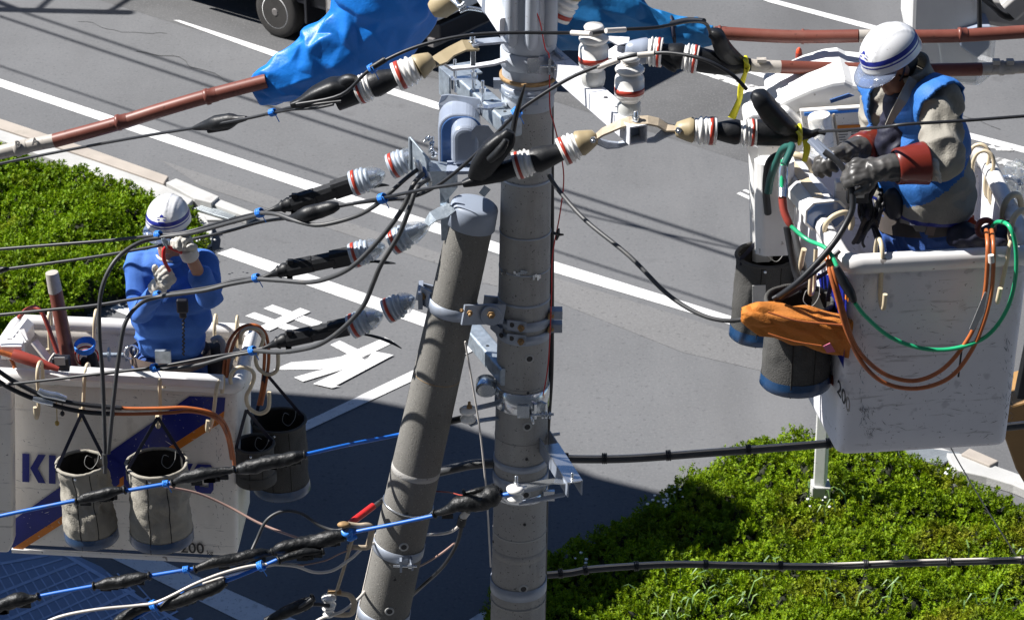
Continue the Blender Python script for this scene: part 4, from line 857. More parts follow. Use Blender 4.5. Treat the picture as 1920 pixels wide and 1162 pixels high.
cable('top jumper cable arching over the tarp and across the pole top', [(556, 196, 10.28), (640, 178, 10.22), (695, 130, 10.2), (770, 92, 10.2), (860, 69, 10.2), (950, 62, 10.2), (1040, 62, 10.2), (1075, 62, 10.2), (1112, 62, 10.16), (1160, 56, 10.2), (1230, 52, 10.25), (1290, 41, 10.35), (1322, 44, 10.5), (1332, 62, 10.6)], .0075, parts=(
    ('stripe', 'cable_white', [(1072, 62, 10.19), (1108, 64, 10.12)], .0115), ('stripe', 'cable_white', [(1136, 58, 10.14), (1172, 56, 10.2)], .0115), ('tie', 'tie_blue', [(694, 131, 10.2), (702, 126, 10.2)], .018), ('stripe', 'rubber', [(696, 128, 10.19), (722, 112, 10.19)], .013)))
cable('jumper cable sweeping from the open arm insulator down to the blue tie at left', [(1400, 168, 9.74), (1372, 140, 9.74), (1320, 112, 9.76), (1260, 100, 9.82), (1215, 101, 9.86), (1179, 106, 9.86), (1130, 121, 9.9), (1070, 146, 9.95), (1010, 182, 9.98), (968, 213, 10.0), (920, 262, 10.05), (860, 318, 10.1), (810, 354, 10.15), (770, 370, 10.2), (735, 374, 10.25), (690, 378, 10.3), (620, 388, 10.4)], .0078, parts=(
    ('stripe', 'cable_white', [(1160, 112, 9.87), (1122, 126, 9.91)], .012), ('stripe', 'cable_white', [(1195, 104, 9.84), (1226, 101, 9.84)], .012), ('tie', 'tie_blue', [(966, 214, 9.98), (972, 208, 9.98)], .020), ('stripe', 'rubber', [(960, 256, 9.92), (968, 214, 9.95), (984, 160, 9.95)], [.012, .012, .004])))
cable('black cable from the lower left cover to the taped splice by the road line', [(872, 343, 9.83), (840, 348, 9.9), (790, 356, 10.0), (715, 372, 10.2), (640, 386, 10.4), (560, 406, 10.6), (490, 416, 10.8), (400, 440, 11.0), (200, 478, 11.3), (0, 506, 11.5), (-60, 515, 11.5)], .0075, parts=(
    ('clampbox', 'rubber', [(636, 386, 10.38), (622, 389, 10.38), (600, 395, 10.4), (575, 402, 10.4), (555, 408, 10.45), (538, 410, 10.5)], [.014, .028, .034, .036, .022, .010]), ('tie', 'tie_blue', [(714, 373, 10.19), (721, 371, 10.18)], .020), ('clampbox', 'tape', [(-10, 508, 11.45), (0, 506, 11.42), (16, 504, 11.4)], [.02, .018, .008])))
cable('grey loop from the rack under the blue tie to the small splice', [(783, 318, 10.28), (762, 334, 10.25), (735, 358, 10.2), (700, 388, 10.25), (660, 408, 10.3), (600, 422, 10.35), (560, 416, 10.4), (520, 402, 10.5), (490, 399, 10.6)], .0095, 'cable_grey')
cable('topmost line past the worker in blue, ending at the clamp', [(500, 396, 10.62), (440, 410, 10.8), (390, 424, 10.95), (340, 437, 11.0), (298, 441, 11.05), (200, 451, 11.2), (100, 459, 11.3), (0, 467, 11.4), (-60, 472, 11.4)], .0078, parts=(('tie', 'tie_blue', [(484, 400, 10.63), (491, 398, 10.62)], .019), ('tie', 'tie_blue', [(294, 441, 11.04), (301, 440, 11.03)], .018)))
cable('grey cable dropping from the worker\'s hands down the front of the left bucket', [(490, 402, 10.62), (430, 418, 10.8), (360, 437, 10.96), (298, 446, 11.02), (255, 458, 10.98), (215, 490, 10.9), (190, 545, 10.85), (186, 620, 10.82), (192, 700, 10.8), (195, 780, 10.8), (197, 862, 10.78), (197, 886, 10.78)], .0098, 'cable_grey', parts=(('clampbox', 'cable_grey', [(196, 850, 10.78), (197, 870, 10.78)], .012),))
cable('line past the worker\'s chest from the middle clamp to the left edge', [(496, 519, 10.66), (440, 526, 10.75), (395, 538, 10.8), (297, 553, 10.95), (180, 572, 11.1), (100, 580, 11.2), (0, 590, 11.3), (-60, 595, 11.3)], .0078, parts=(('tie', 'tie_blue', [(478, 522, 10.68), (485, 520, 10.67)], .018), ('tie', 'tie_blue', [(293, 554, 10.95), (300, 552, 10.94)], .018)))
cable('second grey cable curving down in front of the left bucket', [(480, 524, 10.67), (430, 533, 10.75), (380, 545, 10.8), (300, 556, 10.92), (262, 570, 10.88), (235, 605, 10.82), (224, 660, 10.8), (215, 730, 10.78), (208, 800, 10.78), (203, 850, 10.78)], .0098, 'cable_grey')
cable('lowest line across the left bucket rim from the bottom clamp', [(494, 652, 10.66), (440, 662, 10.7), (400, 668, 10.75), (290, 688, 10.8), (190, 700, 10.85), (100, 711, 10.9), (0, 722, 11.0), (-60, 729, 11.0)], .0068, parts=(('tie', 'tie_blue', [(471, 658, 10.67), (478, 656, 10.66)], .019), ('tie', 'tie_blue', [(287, 690, 10.8), (294, 688, 10.79)], .018)))
cable('grey cable running alongside the lowest line to the bucket rim', [(475, 660, 10.67), (430, 668, 10.7), (380, 682, 10.75), (330, 690, 10.8), (290, 692, 10.82), (240, 694, 10.86), (180, 702, 10.9)], .0085, 'cable_grey')
cable('grey loop from the rack down to the middle clamp', [(793, 326, 10.26), (776, 345, 10.2), (758, 385, 10.18), (735, 420, 10.18), (700, 462, 10.2), (660, 500, 10.25), (620, 520, 10.35), (580, 529, 10.45), (530, 526, 10.55), (485, 523, 10.64)], .0105, 'cable_grey')
cable('grey loop from the rack down to the lowest clamp', [(803, 336, 10.24), (782, 352, 10.16), (768, 390, 10.12), (748, 440, 10.12), (715, 495, 10.12), (700, 530, 10.14), (680, 575, 10.16), (640, 618, 10.2), (600, 645, 10.3), (560, 656, 10.4), (520, 660, 10.5), (478, 657, 10.62)], .0105, 'cable_grey')
cable('dark service cable from the pole drooping right to the hanging bags', [(1030, 330, 10.48), (1050, 360, 10.3), (1100, 415, 10.1), (1180, 480, 9.9), (1250, 550, 9.75), (1310, 588, 9.65), (1360, 601, 9.6), (1400, 596, 9.6), (1450, 570, 9.55), (1500, 545, 9.5)], .0095, 'cable_grey')
cable('thin red wire running down the right of the pole shaft', [polar_ for polar_ in [(1001, 14, 10.46), (1012, 40, 10.46), (1022, 90, 10.46), (1030, 110, 10.47)]] + [(1031, 200, 10.48), (1038, 230, 10.48), (1047, 268, 10.48), (1057, 330, 10.48), (1050, 400, 10.48), (1036, 480, 10.49), (1034, 560, 10.49), (1028, 680, 10.49), (1018, 742, 10.45)], .0028, 'red', name='thin_wire')
cable('black conduit cable running down behind the pole on its right', [(1033, 170, 10.62), (1034, 350, 10.64), (1034, 560, 10.66), (1033, 700, 10.66), (1026, 820, 10.68), (1022, 1000, 10.7), (1018, 1180, 10.7)], .012, 'cable_black')
cable('thin pale wire hanging between the two poles', [(872, 640, 10.4), (886, 720, 10.4), (899, 800, 10.4), (908, 880, 10.4), (914, 950, 10.4), (920, 1062, 10.42)], .0042, 'cable_white', name='thin_wire')
mb = MB(); c = P(1047, 440, 10.48)
for k in range(9): d = Vector((random.uniform(-1, 1), random.uniform(-.6, .6), random.uniform(-1, 1))).normalized(); mb.tube([c, c+d*.028], [.007, .004], 6, 1)
mb.build('wire_connector', 'black_ink', None, label='small dark star-shaped connector on the thin red wire', cat='connector')
# right communication cables
def comm(lab, pts, r):
    t = thing('communication_cable', lab, 'cable', P(*pts[0]), 'communication cables at lower right'); MB().tube([P(*q) for q in pts], r, 12, 6).build('sheath', 'cable_grey', t)
    p = [P(*q)+Vector((0, -.004, r*1.15)) for q in pts]; mb = MB(); mb.tube(p, .006, 8, 6); mb.build('messenger_wire', 'cable_white', t)
    pp = [P(*q) for q in pts]; mb = MB()
    for i in range(len(pp)-1):
        c = pp[i].lerp(pp[i+1], .5); d = (pp[i+1]-pp[i]).normalized()
        for k in range(3): mb.torus(c+d*.008*k+Vector((0, 0, .004)), d, r*1.35, .0035, 14, 6)
    mb.build('lashing', 'cable_black', t)
comm('thick communication cable passing behind the white post to the right bucket', [(1035, 858, 10.5), (1080, 861, 10.5), (1180, 860, 10.5), (1320, 850, 10.5), (1480, 838, 10.5), (1620, 826, 10.5), (1780, 812, 10.5), (1940, 795, 10.5)], .017)
comm('thick communication cable across the lower right azaleas', [(1026, 1078, 10.5), (1070, 1074, 10.5), (1120, 1066, 10.5), (1260, 1058, 10.5), (1380, 1060, 10.5), (1540, 1062, 10.5), (1700, 1056, 10.5), (1850, 1052, 10.5), (1980, 1048, 10.5)], .015)
cable('thick grey cable between the poles above the tape bundle', [(815, 886, 10.75), (850, 878, 10.7), (890, 870, 10.65), (935, 868, 10.62)], .022, 'cable_grey')
# blue service lines with taped splices
BL = .0092
cable('upper blue line crossing the left bags to the leaning pole', [(-40, 977, 10.4), (0, 967, 10.4), (140, 938, 10.4), (235, 920, 10.4), (320, 905, 10.4), (380, 893, 10.4), (445, 880, 10.4), (570, 852, 10.4), (660, 832, 10.52), (745, 815, 10.70), (850, 788, 10.64), (880, 780, 10.5)], BL, 'cable_blue', parts=(
    ('splice', 'tape', [(144, 938, 10.39), (160, 934, 10.39), (195, 925, 10.39), (215, 920, 10.39), (234, 918, 10.39)], [.012, .024, .028, .022, .010]),
    ('splice', 'tape', [(324, 906, 10.39), (345, 896, 10.39), (380, 888, 10.39), (410, 884, 10.39), (440, 880, 10.39)], [.010, .026, .030, .020, .014]),
    ('splice', 'tape', [(446, 880, 10.39), (465, 876, 10.39), (500, 868, 10.39), (530, 862, 10.39), (555, 856, 10.39), (572, 852, 10.39)], [.018, .032, .034, .030, .028, .010]), ('tie', 'tie_blue', [(307, 907, 10.4), (314, 906, 10.4)], .014), ('stripe', 'tape', [(838, 791, 10.64), (872, 783, 10.52)], .016)))
cable('middle blue line crossing the leaning pole to the tape bundle', [(640, 1008, 10.3), (660, 998, 10.28), (740, 982, 10.25), (830, 962, 10.22), (880, 945, 10.2), (930, 930, 10.2), (966, 924, 10.17)], BL, 'cable_blue', parts=(
    ('splice', 'tape', [(815, 963, 10.22), (840, 956, 10.2), (856, 946, 10.2), (880, 942, 10.2), (905, 938, 10.2), (925, 928, 10.2), (938, 922, 10.2)], [.012, .022, .034, .040, .044, .05, .03]),
    ('splice', 'tape', [(870, 925, 10.22), (895, 920, 10.22), (925, 914, 10.24)], [.006, .016, .012])))
cable('third blue line with long taped splices at the lower left', [(-60, 1150, 10.2), (0, 1138, 10.2), (70, 1118, 10.2), (175, 1098, 10.2), (275, 1080, 10.2), (365, 1065, 10.2), (450, 1050, 10.25), (520, 1035, 10.28), (600, 1018, 10.3), (650, 1002, 10.3)], BL, 'cable_blue', parts=(
    ('splice', 'tape', [(-20, 1142, 10.19), (0, 1134, 10.19), (35, 1124, 10.19), (56, 1122, 10.19), (72, 1118, 10.19)], [.03, .03, .034, .02, .010]),
    ('splice', 'tape', [(176, 1098, 10.19), (200, 1094, 10.19), (235, 1088, 10.19), (262, 1082, 10.19), (280, 1079, 10.19)], [.010, .028, .030, .026, .010]),
    ('splice', 'tape', [(366, 1066, 10.19), (400, 1054, 10.2), (440, 1048, 10.22), (480, 1038, 10.24), (500, 1036, 10.26), (516, 1034, 10.26)], [.012, .026, .030, .026, .018, .012]),
    ('splice', 'tape', [(512, 1034, 10.26), (530, 1026, 10.26), (575, 1018, 10.28), (620, 1008, 10.28), (645, 1003, 10.28)], [.012, .03, .036, .036, .026]), ('tie', 'tie_blue', [(345, 1068, 10.19), (352, 1067, 10.19)], .015)))
cable('pale blue lowest line with taped splices at the bottom edge', [(200, 1190, 10.1), (300, 1132, 10.1), (350, 1110, 10.12), (425, 1088, 10.15), (490, 1062, 10.2), (530, 1045, 10.22), (570, 1035, 10.25)], BL, 'cable_blue', parts=(
    ('splice', 'tape', [(202, 1180, 10.09), (230, 1158, 10.09), (262, 1140, 10.09), (285, 1138, 10.1)], [.014, .024, .026, .014]),
    ('splice', 'tape', [(300, 1138, 10.1), (322, 1130, 10.1), (360, 1116, 10.1), (400, 1102, 10.12), (422, 1090, 10.14)], [.018, .030, .032, .030, .016]), ('splice', 'tape', [(522, 1050, 10.2), (545, 1042, 10.22), (575, 1034, 10.24), (605, 1032, 10.25)], [.012, .018, .02, .01]),
    ('tie', 'tie_blue', [(285, 1136, 10.09), (292, 1133, 10.09)], .024), ('tie', 'tie_blue', [(486, 1062, 10.19), (493, 1059, 10.19)], .022)))
cable('bottom edge black taped joint beside the lower spool', [(480, 1175, 10.2), (520, 1152, 10.2), (560, 1138, 10.2), (590, 1132, 10.22), (617, 1135, 10.25)], .009, 'cable_black', parts=(('splice', 'tape', [(500, 1164, 10.2), (525, 1152, 10.2), (560, 1136, 10.2), (578, 1128, 10.2), (586, 1120, 10.2)], [.018, .026, .030, .026, .01]), ('stripe', 'cable_grey', [(560, 1138, 10.18), (585, 1122, 10.18)], .009)))
cable('white service cable along the lowest blue line', [(60, 1180, 10.05), (110, 1156, 10.05), (180, 1142, 10.06), (260, 1134, 10.08), (300, 1126, 10.08), (370, 1092, 10.12), (430, 1070, 10.16), (490, 1058, 10.2), (550, 1060, 10.22), (590, 1072, 10.25), (625, 1068, 10.26), (660, 1045, 10.28), (690, 1022, 10.45), (760, 1004, 10.75), (830, 1000, 10.6), (858, 988, 10.3), (868, 966, 10.2)], .0072, 'cable_white')
cable('second white service cable bending to the lower spool', [(380, 1094, 10.14), (430, 1078, 10.18), (480, 1066, 10.22), (530, 1056, 10.24), (570, 1060, 10.26)], .006, 'cable_white')
cable('white cable from the bottom edge past the lower spool', [(560, 1190, 10.25), (600, 1160, 10.26), (640, 1146, 10.28), (672, 1122, 10.4), (690, 1100, 10.6)], .0075, 'cable_white')
cable('pinkish cable from the blue tie across the bucket to the tape', [(310, 912, 10.42), (370, 924, 10.45), (430, 950, 10.45), (490, 982, 10.4), (560, 1008, 10.34), (590, 1012, 10.32)], .0058, 'cable_pink')
cable('thin pink and black wire under the long splice', [(534, 1058, 10.24), (570, 1058, 10.25), (610, 1050, 10.26), (640, 1036, 10.27), (670, 1026, 10.3)], .0034, 'cable_pink', name='thin_wire')
cable('dark grey cable looping up beside the left bucket', [(470, 1036, 10.25), (482, 1010, 10.3), (500, 975, 10.32), (530, 958, 10.34), (565, 962, 10.34), (600, 985, 10.32), (630, 994, 10.3), (650, 988, 10.28)], .0078, 'cable_grey')
cable('bright red sleeve and grey stay rising to the leaning pole', [(655, 982, 10.35), (700, 950, 10.5), (735, 925, 10.75), (800, 880, 10.95)], .012, 'cable_grey', parts=(('stripe', 'red', [(655, 982, 10.35), (700, 948, 10.48)], .0165),))
cable('black cable from the tape bundle curving behind the leaning pole', [(868, 975, 10.2), (856, 1020, 10.25), (830, 1062, 10.3), (795, 1095, 10.5), (760, 1125, 10.75), (700, 1160, 10.8)], .0085, 'cable_black', parts=(('stripe', 'cable_white', [(876, 958, 10.19), (866, 972, 10.19)], .018), ('stripe', 'rubber', [(868, 968, 10.19), (864, 984, 10.2)], .02)))
cable('pink wire from the tape bundle behind the leaning pole', [(852, 1018, 10.26), (820, 1042, 10.4), (780, 1064, 10.7), (740, 1076, 10.8)], .0048, 'cable_pink', name='thin_wire')
cable('thin reddish wire at the back of the tape bundle', [(800, 920, 10.6), (840, 922, 10.5), (868, 928, 10.25), (885, 918, 10.22)], .0032, 'redsoft', name='thin_wire')
cable('thin stay rod between the two loop brackets', [(662, 1006, 10.28), (652, 1040, 10.28), (640, 1080, 10.28), (630, 1112, 10.28)], .008, 'strap_tan', name='stay_rod')
cable('thin stay wire crossing the lower right azaleas', [(1768, 810, 9.9), (1800, 870, 10.1), (1860, 970, 10.3), (1905, 1040, 10.4)], .003, 'string', name='thin_wire')
cable('thin black line running right in front of the right worker', [(1535, 247, 9.8), (1600, 243, 9.55), (1660, 238, 9.35), (1700, 233, 9.3), (1800, 227, 9.3), (1920, 218, 9.3), (2000, 212, 9.3)], .0065)
# protective pipes
def pipe(lab, segs, r, Y):
    t = thing('insulating_pipe', lab, 'pipe', P(*segs[0][0][0]), 'brown insulating pipes over the lines')
    for pts, m in segs:
        MB().tube([P(*q) for q in pts], r*(.96 if m == 'pipe_grey' else 1), 16, 6).build('pipe', m, t)
    return t
def coup(t, a, b, r, m='pipe_brown'):
    a, b = P(*a), P(*b); MB().lathe(a, b, [(0, r), (.08, r*1.16), (.3, r*1.18), (.36, r*1.04), (.9, r*1.06), (1, r)], 18).build('coupling', m, t)
rp = .033
tp = pipe('brown insulating pipe running from the left edge into the blue tarp', [([(-60, 302, 11.2), (0, 286, 11.2), (60, 272, 11.2), (106, 263, 11.2)], 'pipe_grey'), ([(102, 264, 11.2), (220, 232, 11.2), (300, 207, 11.2), (385, 182, 11.2), (500, 152, 11.2)], 'pipe_brown')], rp, 11.2)
coup(tp, (218, 231, 11.2), (240, 226, 11.2), rp); coup(tp, (384, 183, 11.2), (408, 176, 11.2), rp); coup(tp, (28, 280, 11.2), (52, 274, 11.2), rp, 'pipe_grey')
def text3d(body, size, M, name, m, parent, ext=.0008, sx=1.0, bold=0):
    c = bpy.data.curves.new('t', 'FONT'); c.body = body; c.size = size; c.extrude = ext; c.align_x = 'CENTER'; c.align_y = 'CENTER'; c.offset = bold; o = bpy.data.objects.new('t', c); scene.collection.objects.link(o)
    dg = bpy.context.evaluated_depsgraph_get(); me = bpy.data.meshes.new_from_object(o.evaluated_get(dg)); bpy.data.objects.remove(o)
    me.transform(M @ Matrix.Diagonal((sx, 1, 1, 1))); me.materials.clear(); me.materials.append(MAT[m]); return link(name, me, parent)
def frame(o, x, y): x = Vector(x).normalized(); z = x.cross(Vector(y)).normalized(); y = z.cross(x); return Matrix((( x.x, y.x, z.x, o.x), (x.y, y.y, z.y, o.y), (x.z, y.z, z.z, o.z), (0, 0, 0, 1)))
dx = (P(106, 263, 11.2)-P(0, 286, 11.2)).normalized(); nrm = Vector((0, -.75, .66))
for ch, px, py in (('A', 68, 262), ('B', 36, 268)):
    text3d(ch, .045, frame(P(px, py, 11.2)+nrm*.008+Vector((0, -.028, 0)), dx, Vector((0, .66, .75))), 'letter', 'black_ink', tp, .003, bold=.001)
tp = pipe('upper brown insulating pipe running right from the tarp behind the right worker', [([(1340, 62, 10.9), (1480, 69, 10.85), (1610, 68, 10.8)], 'pipe_brown'), ([(1610, 68, 10.8), (1640, 68, 10.8)], 'pipe_grey'), ([(1638, 68, 10.8), (1780, 68, 10.8), (1920, 60, 10.8), (2000, 55, 10.8)], 'pipe_brown')], .029, 10.8)
coup(tp, (1502, 69, 10.85), (1518, 69, 10.85), .029); coup(tp, (1796, 66, 10.8), (1814, 65, 10.8), .029); coup(tp, (1345, 62, 10.9), (1362, 63, 10.9), .029)
tp = pipe('lower brown insulating pipe running right from the yellow tie behind the worker', [([(1405, 122, 10.72), (1422, 124, 10.72), (1465, 126, 10.72)], 'pipe_grey'), ([(1463, 126, 10.72), (1600, 130, 10.75), (1720, 132, 10.78), (1840, 130, 10.8)], 'pipe_brown'), ([(1838, 130, 10.8), (1920, 126, 10.8), (2000, 124, 10.8)], 'pipe_grey')], .029, 10.8)
coup(tp, (1568, 129, 10.75), (1588, 130, 10.75), .029); coup(tp, (1872, 128, 10.8), (1902, 127, 10.8), .029, 'pipe_grey')
mb = MB()
for x in (1868, 1894): mb.box(P(x, 116, 10.78), (.03, .03, .02))
mb.box(P(1428, 113, 10.7), (.04, .03, .014)); mb.build('clip', 'pipe_grey', tp)
# tarps
def tarp(name, lab, spec, Y, m, seed, wr=.06, n=15, k=13):
    c = [P(a, b, Y) for a, b, h, d in spec]; N = len(spec); rings = []
    for i in range(k+1):
        f = i/k*(N-1); j = min(int(f), N-2); u = f-j; p = c[j].lerp(c[j+1], u); hh_ = rad(spec[j][2]*(1-u)+spec[j+1][2]*u, Y)/.89; dd = spec[j][3]*(1-u)+spec[j+1][3]*u
        a = (c[min(j+1, N-1)]-c[j]).normalized(); x = a.cross(Vector((0, 0, 1))).normalized(); y = x.cross(a)
        rings.append([p+x*(math.cos(2*math.pi*q/n)*dd)+y*(math.sin(2*math.pi*q/n)*hh_) for q in range(n)])
    return crumple(name, rings, m, None, wr, seed, label=lab, cat='tarp')
tarp('tarp', 'bright blue tarp wrapped round the line at the top left of the pole', [(478, 174, 22, .045), (510, 160, 34, .07), (555, 142, 48, .09), (610, 120, 60, .12), (662, 85, 72, .14), (708, 35, 82, .15), (736, -25, 84, .15), (746, -95, 78, .15)], 11.25, 'tarp', 21, wr=.16, n=17, k=16)
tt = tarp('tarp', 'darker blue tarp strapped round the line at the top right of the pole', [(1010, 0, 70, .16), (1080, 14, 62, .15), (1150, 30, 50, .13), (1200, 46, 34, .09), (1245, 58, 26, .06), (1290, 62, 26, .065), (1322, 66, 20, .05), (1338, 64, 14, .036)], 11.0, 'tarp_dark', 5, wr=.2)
for x, y, s, lab in ((1240, 60, .062, 'left black strap buckled round the dark blue tarp'), (1262, 58, .066, 'right black strap round the dark blue tarp')):
    mb = MB(); mb.torus(P(x, y, 11.0), (1, 0, .15), s, .009, 26, 8); mb.build('strap', 'strap', None, label=lab, cat='strap', group='straps on the dark tarp')
cable('black lead lying along the top of the dark blue tarp', [(1260, 44, 10.8), (1290, 38, 10.7), (1320, 40, 10.6)], .012, 'cable_black')
# ================================================================== BUCKETS
def roundpoly(c, rr, n=6):
    out = []; N = len(c)
    for i in range(N):
        a, b, d = c[i-1], c[i], c[(i+1) % N]; u = (a-b).normalized(); v = (d-b).normalized()
        for k in range(n+1): t = k/n; p = (b+u*rr)*(1-t)**2+b*2*t*(1-t)+(b+v*rr)*t*t; out.append(p)
    return out
def inset(ps, d, s=None):
    c = sum(ps, Vector())/len(ps); return [p+(c-p).normalized()*d for p in ps]
def make_bucket(t, corners, depth, taper, wallm, rr=.07, rimw=.032, rimh=.040):
    top = roundpoly(corners, rr); c = sum(corners, Vector())/4
    dn = Vector((0, 0, -1))
    def lvl(f, ins=0): return [Vector((c.x+(p.x-c.x)*(1-taper*f), c.y+(p.y-c.y)*(1-taper*f), p.z-depth*f)) for p in inset(top, ins)]
    rings = [inset(lvl(1), .016), inset(lvl(.994), .005), lvl(.975), lvl(.9), lvl(.5), lvl(.1), lvl(0), inset(lvl(0), .012), inset(lvl(.1), .012), inset(lvl(.95), .012)]
    rings = [list(r) for r in rings]
    MB().grid(rings, 0, True).build('shell', wallm, t)
    # rim: closed tube following the top edge
    m = len(top); R = []
    for i in range(m):
        a = (top[(i+1) % m]-top[i-1]); a.z = 0; a.normalize(); o = a.cross(Vector((0, 0, 1))); R.append([top[i]+o*(rimw*math.cos(k*math.pi/5)*1.0)+Vector((0, 0, rimh*math.sin(k*math.pi/5)-.01)) for k in range(10)])
    R.append(R[0]); MB().grid(R, 0, True, True, False, False).build('rim', 'rim', t)
    return top, lvl
def planepx(px, py, p0, n, off=.002): d = ray(px, py); q = CO+d*((p0-CO).dot(n)/d.dot(n)); return q+n*off
# ---- left bucket
ZL = P(420, 718, 11.2).z
LFL, LFR, LBR, LBL = PZ(-32, 698, ZL), PZ(446, 721, ZL), PZ(474, 618, ZL), PZ(34, 600, ZL)
tL = thing('bucket', 'white lift bucket at lower left with navy and orange diagonal stripes and large lettering', 'lift bucket', (LFL+LBR)/2-Vector((0, 0, 1)))
topL, lvlL = make_bucket(tL, [LFL, LFR, LBR, LBL], .985, .085, 'bucket', .05)
# front face plane through rim corners and the bottom
q = lvlL(1); cL = (LFL+LFR+LBR+LBL)/4
fb = [Vector((cL.x+(p.x-cL.x)*.915, cL.y+(p.y-cL.y)*.915, p.z-.985)) for p in (LFL, LFR)]
nL = (LFR-LFL).cross(fb[0]-LFL).normalized(); nL = nL if nL.y < 0 else -nL
def dL(name, pts, m, off): MB().add([planepx(x, y, LFL, nL, off) for x, y in pts], [list(range(len(pts)))]).build(name, m, tL)
dL('stripe', [(356, 741), (423, 744), (421, 769), (24, 1026), (24, 974)], 'decal_navy', .006)
dL('stripe', [(421, 769), (419, 788), (38, 1031), (24, 1026)], 'decal_orange', .0065)
GL = {'K': [[(0, 0), (.3, 0), (.3, 1), (0, 1)], [(.34, .5), (.68, 0), (1, 0), (.66, .5), (1, 1), (.68, 1)]], 'I': [[(0, 0), (1, 0), (1, 1), (0, 1)]],
      'N': [[(0, 0), (.27, 0), (.27, 1), (0, 1)], [(.73, 0), (1, 0), (1, 1), (.73, 1)], [(.27, .0), (.32, 0), (.73, .72), (.73, 1), (.68, 1), (.27, .3)]],
      'D': [[(0, 0), (.27, 0), (.27, 1), (0, 1)], [(.27, 0), (.8, 0), (1, .15), (1, .85), (.8, 1), (.27, 1), (.27, .78), (.72, .78), (.72, .22), (.27, .22)]],
      'E': [[(0, 0), (.27, 0), (.27, 1), (0, 1)], [(.27, 0), (1, 0), (1, .22), (.27, .22)], [(.27, .39), (.9, .39), (.9, .61), (.27, .61)], [(.27, .78), (1, .78), (1, 1), (.27, 1)]],
      'O': [[(.15, 0), (.85, 0), (1, .15), (1, .5), (.73, .5), (.73, .22), (.27, .22), (.27, .5), (0, .5), (0, .15)], [(0, .5), (.27, .5), (.27, .78), (.73, .78), (.73, .5), (1, .5), (1, .85), (.85, 1), (.15, 1), (0, .85)]]}
for ch, x0, x1 in (('K', 118, 240), ('I', 256, 291), ('N', 308, 430), ('D', 500, 622), ('E', 645, 755), ('N', 770, 885), ('K', 898, 1003), ('O', 1012, 1110)):
    mb = MB()
    for poly in GL[ch]:
        pts = []
        for u, v in poly: cx = x0+u*(x1-x0); y0 = 575+(cx-118)*.0605; y1 = 722+(cx-118)*.0635; cy = y0+v*(y1-y0); pts.append(planepx(cx/2.767, 640+cy/2.767, LFL, nL, .009))
        mb.add(pts, [list(range(len(pts)))])
    mb.build('letter', 'decal_navy', tL)
ex = (LFR-LFL).normalized(); ey = -nL.cross(ex); ey = ey if ey.z > 0 else -ey
def label(s, px, py, size, m='black_ink', t=tL, p0=LFL, n=nL, ex=ex, ey=ey, off=.008, sx=1.0, bold=0): text3d(s, size, frame(planepx(px, py, p0, n, off), ex, ey), 'letter', m, t, .0006, sx, bold)
label('200', 361, 1026, .085, sx=.95, bold=.001); label('kg', 394, 1034, .035)
mb = MB(); mb.prism([P(-70, 716, 11.08), P(16, 722, 11.08), P(22, 735, 11.08), P(24, 1020, 11.10), P(16, 1036, 11.10), P(-70, 1036, 11.10)], (0, .10, 0)); bevel(mb.build('mount_panel', 'bucket', tL), .012, 3)
mb = MB(); mb.beam(planepx(23, 1030, LFL, nL, .004), planepx(410, 1052, LFL, nL, -.005), .02, .022); mb.build('bottom_lip', 'rim', tL)
mb = MB(); mb.beam(P(132, 700, 11.13), P(418, 716, 11.10), .05, .075, bev=.02); mb.build('rim_cover', 'rim', tL)
mb = MB(); mb.beam(PZ(50, 616, ZL-.02), PZ(20, 655, ZL-.02), .08, .12, bev=.03)
for i in range(4): mb.beam(P(22+i*6, 650-i*9, 11.35+i*.03), P(38+i*3, 662-i*6, 11.3+i*.03), .03, .06)
mb.box(P(24, 655, 11.3), (.10, .07, .07)); bevel(mb.build('control_valve', 'rim', tL), .006)
mb = MB(); mb.beam(P(64, 640, 11.4), P(104, 690, 11.35), .01, .12, up=(0, -1, .3)); mb.build('inner_plate', 'bucket', tL)
mb = MB(); mb.tube([P(190, 665, 11.55), P(240, 665, 11.55)], .012, 8)
for x in (203, 236, 250): mb.lathe(P(x, 664, 11.5), P(x+3, 664, 11.5), [(0, .035), (1, .035)], 16)
mb.build('step_bar', 'galv', tL)
# ---- right bucket
ZR = P(1592, 478, 9.32).z
RFL, RFR, RBR, RBL = PZ(1588, 492, ZR), PZ(1935, 474, ZR), PZ(1846, 290, ZR), PZ(1470, 300, ZR)
tR = thing('bucket', 'scuffed white lift bucket at right, large plain front panel facing the viewer', 'lift bucket', (RFL+RBR)/2-Vector((0, 0, .9)))
topR, lvlR = make_bucket(tR, [RFL, RFR, RBR, RBL], .875, .045, 'bucket_r', .06, .034, .042)
cR = (RFL+RFR+RBR+RBL)/4
def low(p, f=1): return Vector((cR.x+(p.x-cR.x)*(1-.045*f), cR.y+(p.y-cR.y)*(1-.045*f), p.z-.875*f))
nS = (RFL-RBL).cross(low(RBL)-RBL).normalized(); nS = nS if nS.x < 0 else -nS
def dR(name, pts, m, off): MB().add([planepx(x, y, RFL, nS, off) for x, y in pts], [list(range(len(pts)))]).build(name, m, tR)
dR('stripe', [(1534, 512), (1585, 520), (1590, 560), (1583, 690), (1560, 640)], 'decal_navy', .003)
dR('stripe', [(1588, 520), (1594, 540), (1592, 566), (1586, 560)], 'decal_orange', .004); dR('patch', [(1556, 700), (1563, 705), (1564, 724), (1558, 718)], 'redsoft', .003)
exS = (RFL-RBL).normalized(); text3d('200', .085, frame(planepx(1583, 744, RFL, nS, .003), exS, Vector((0, 0, 1))), 'letter', 'black_ink', tR, .0006, 1.5, .001)
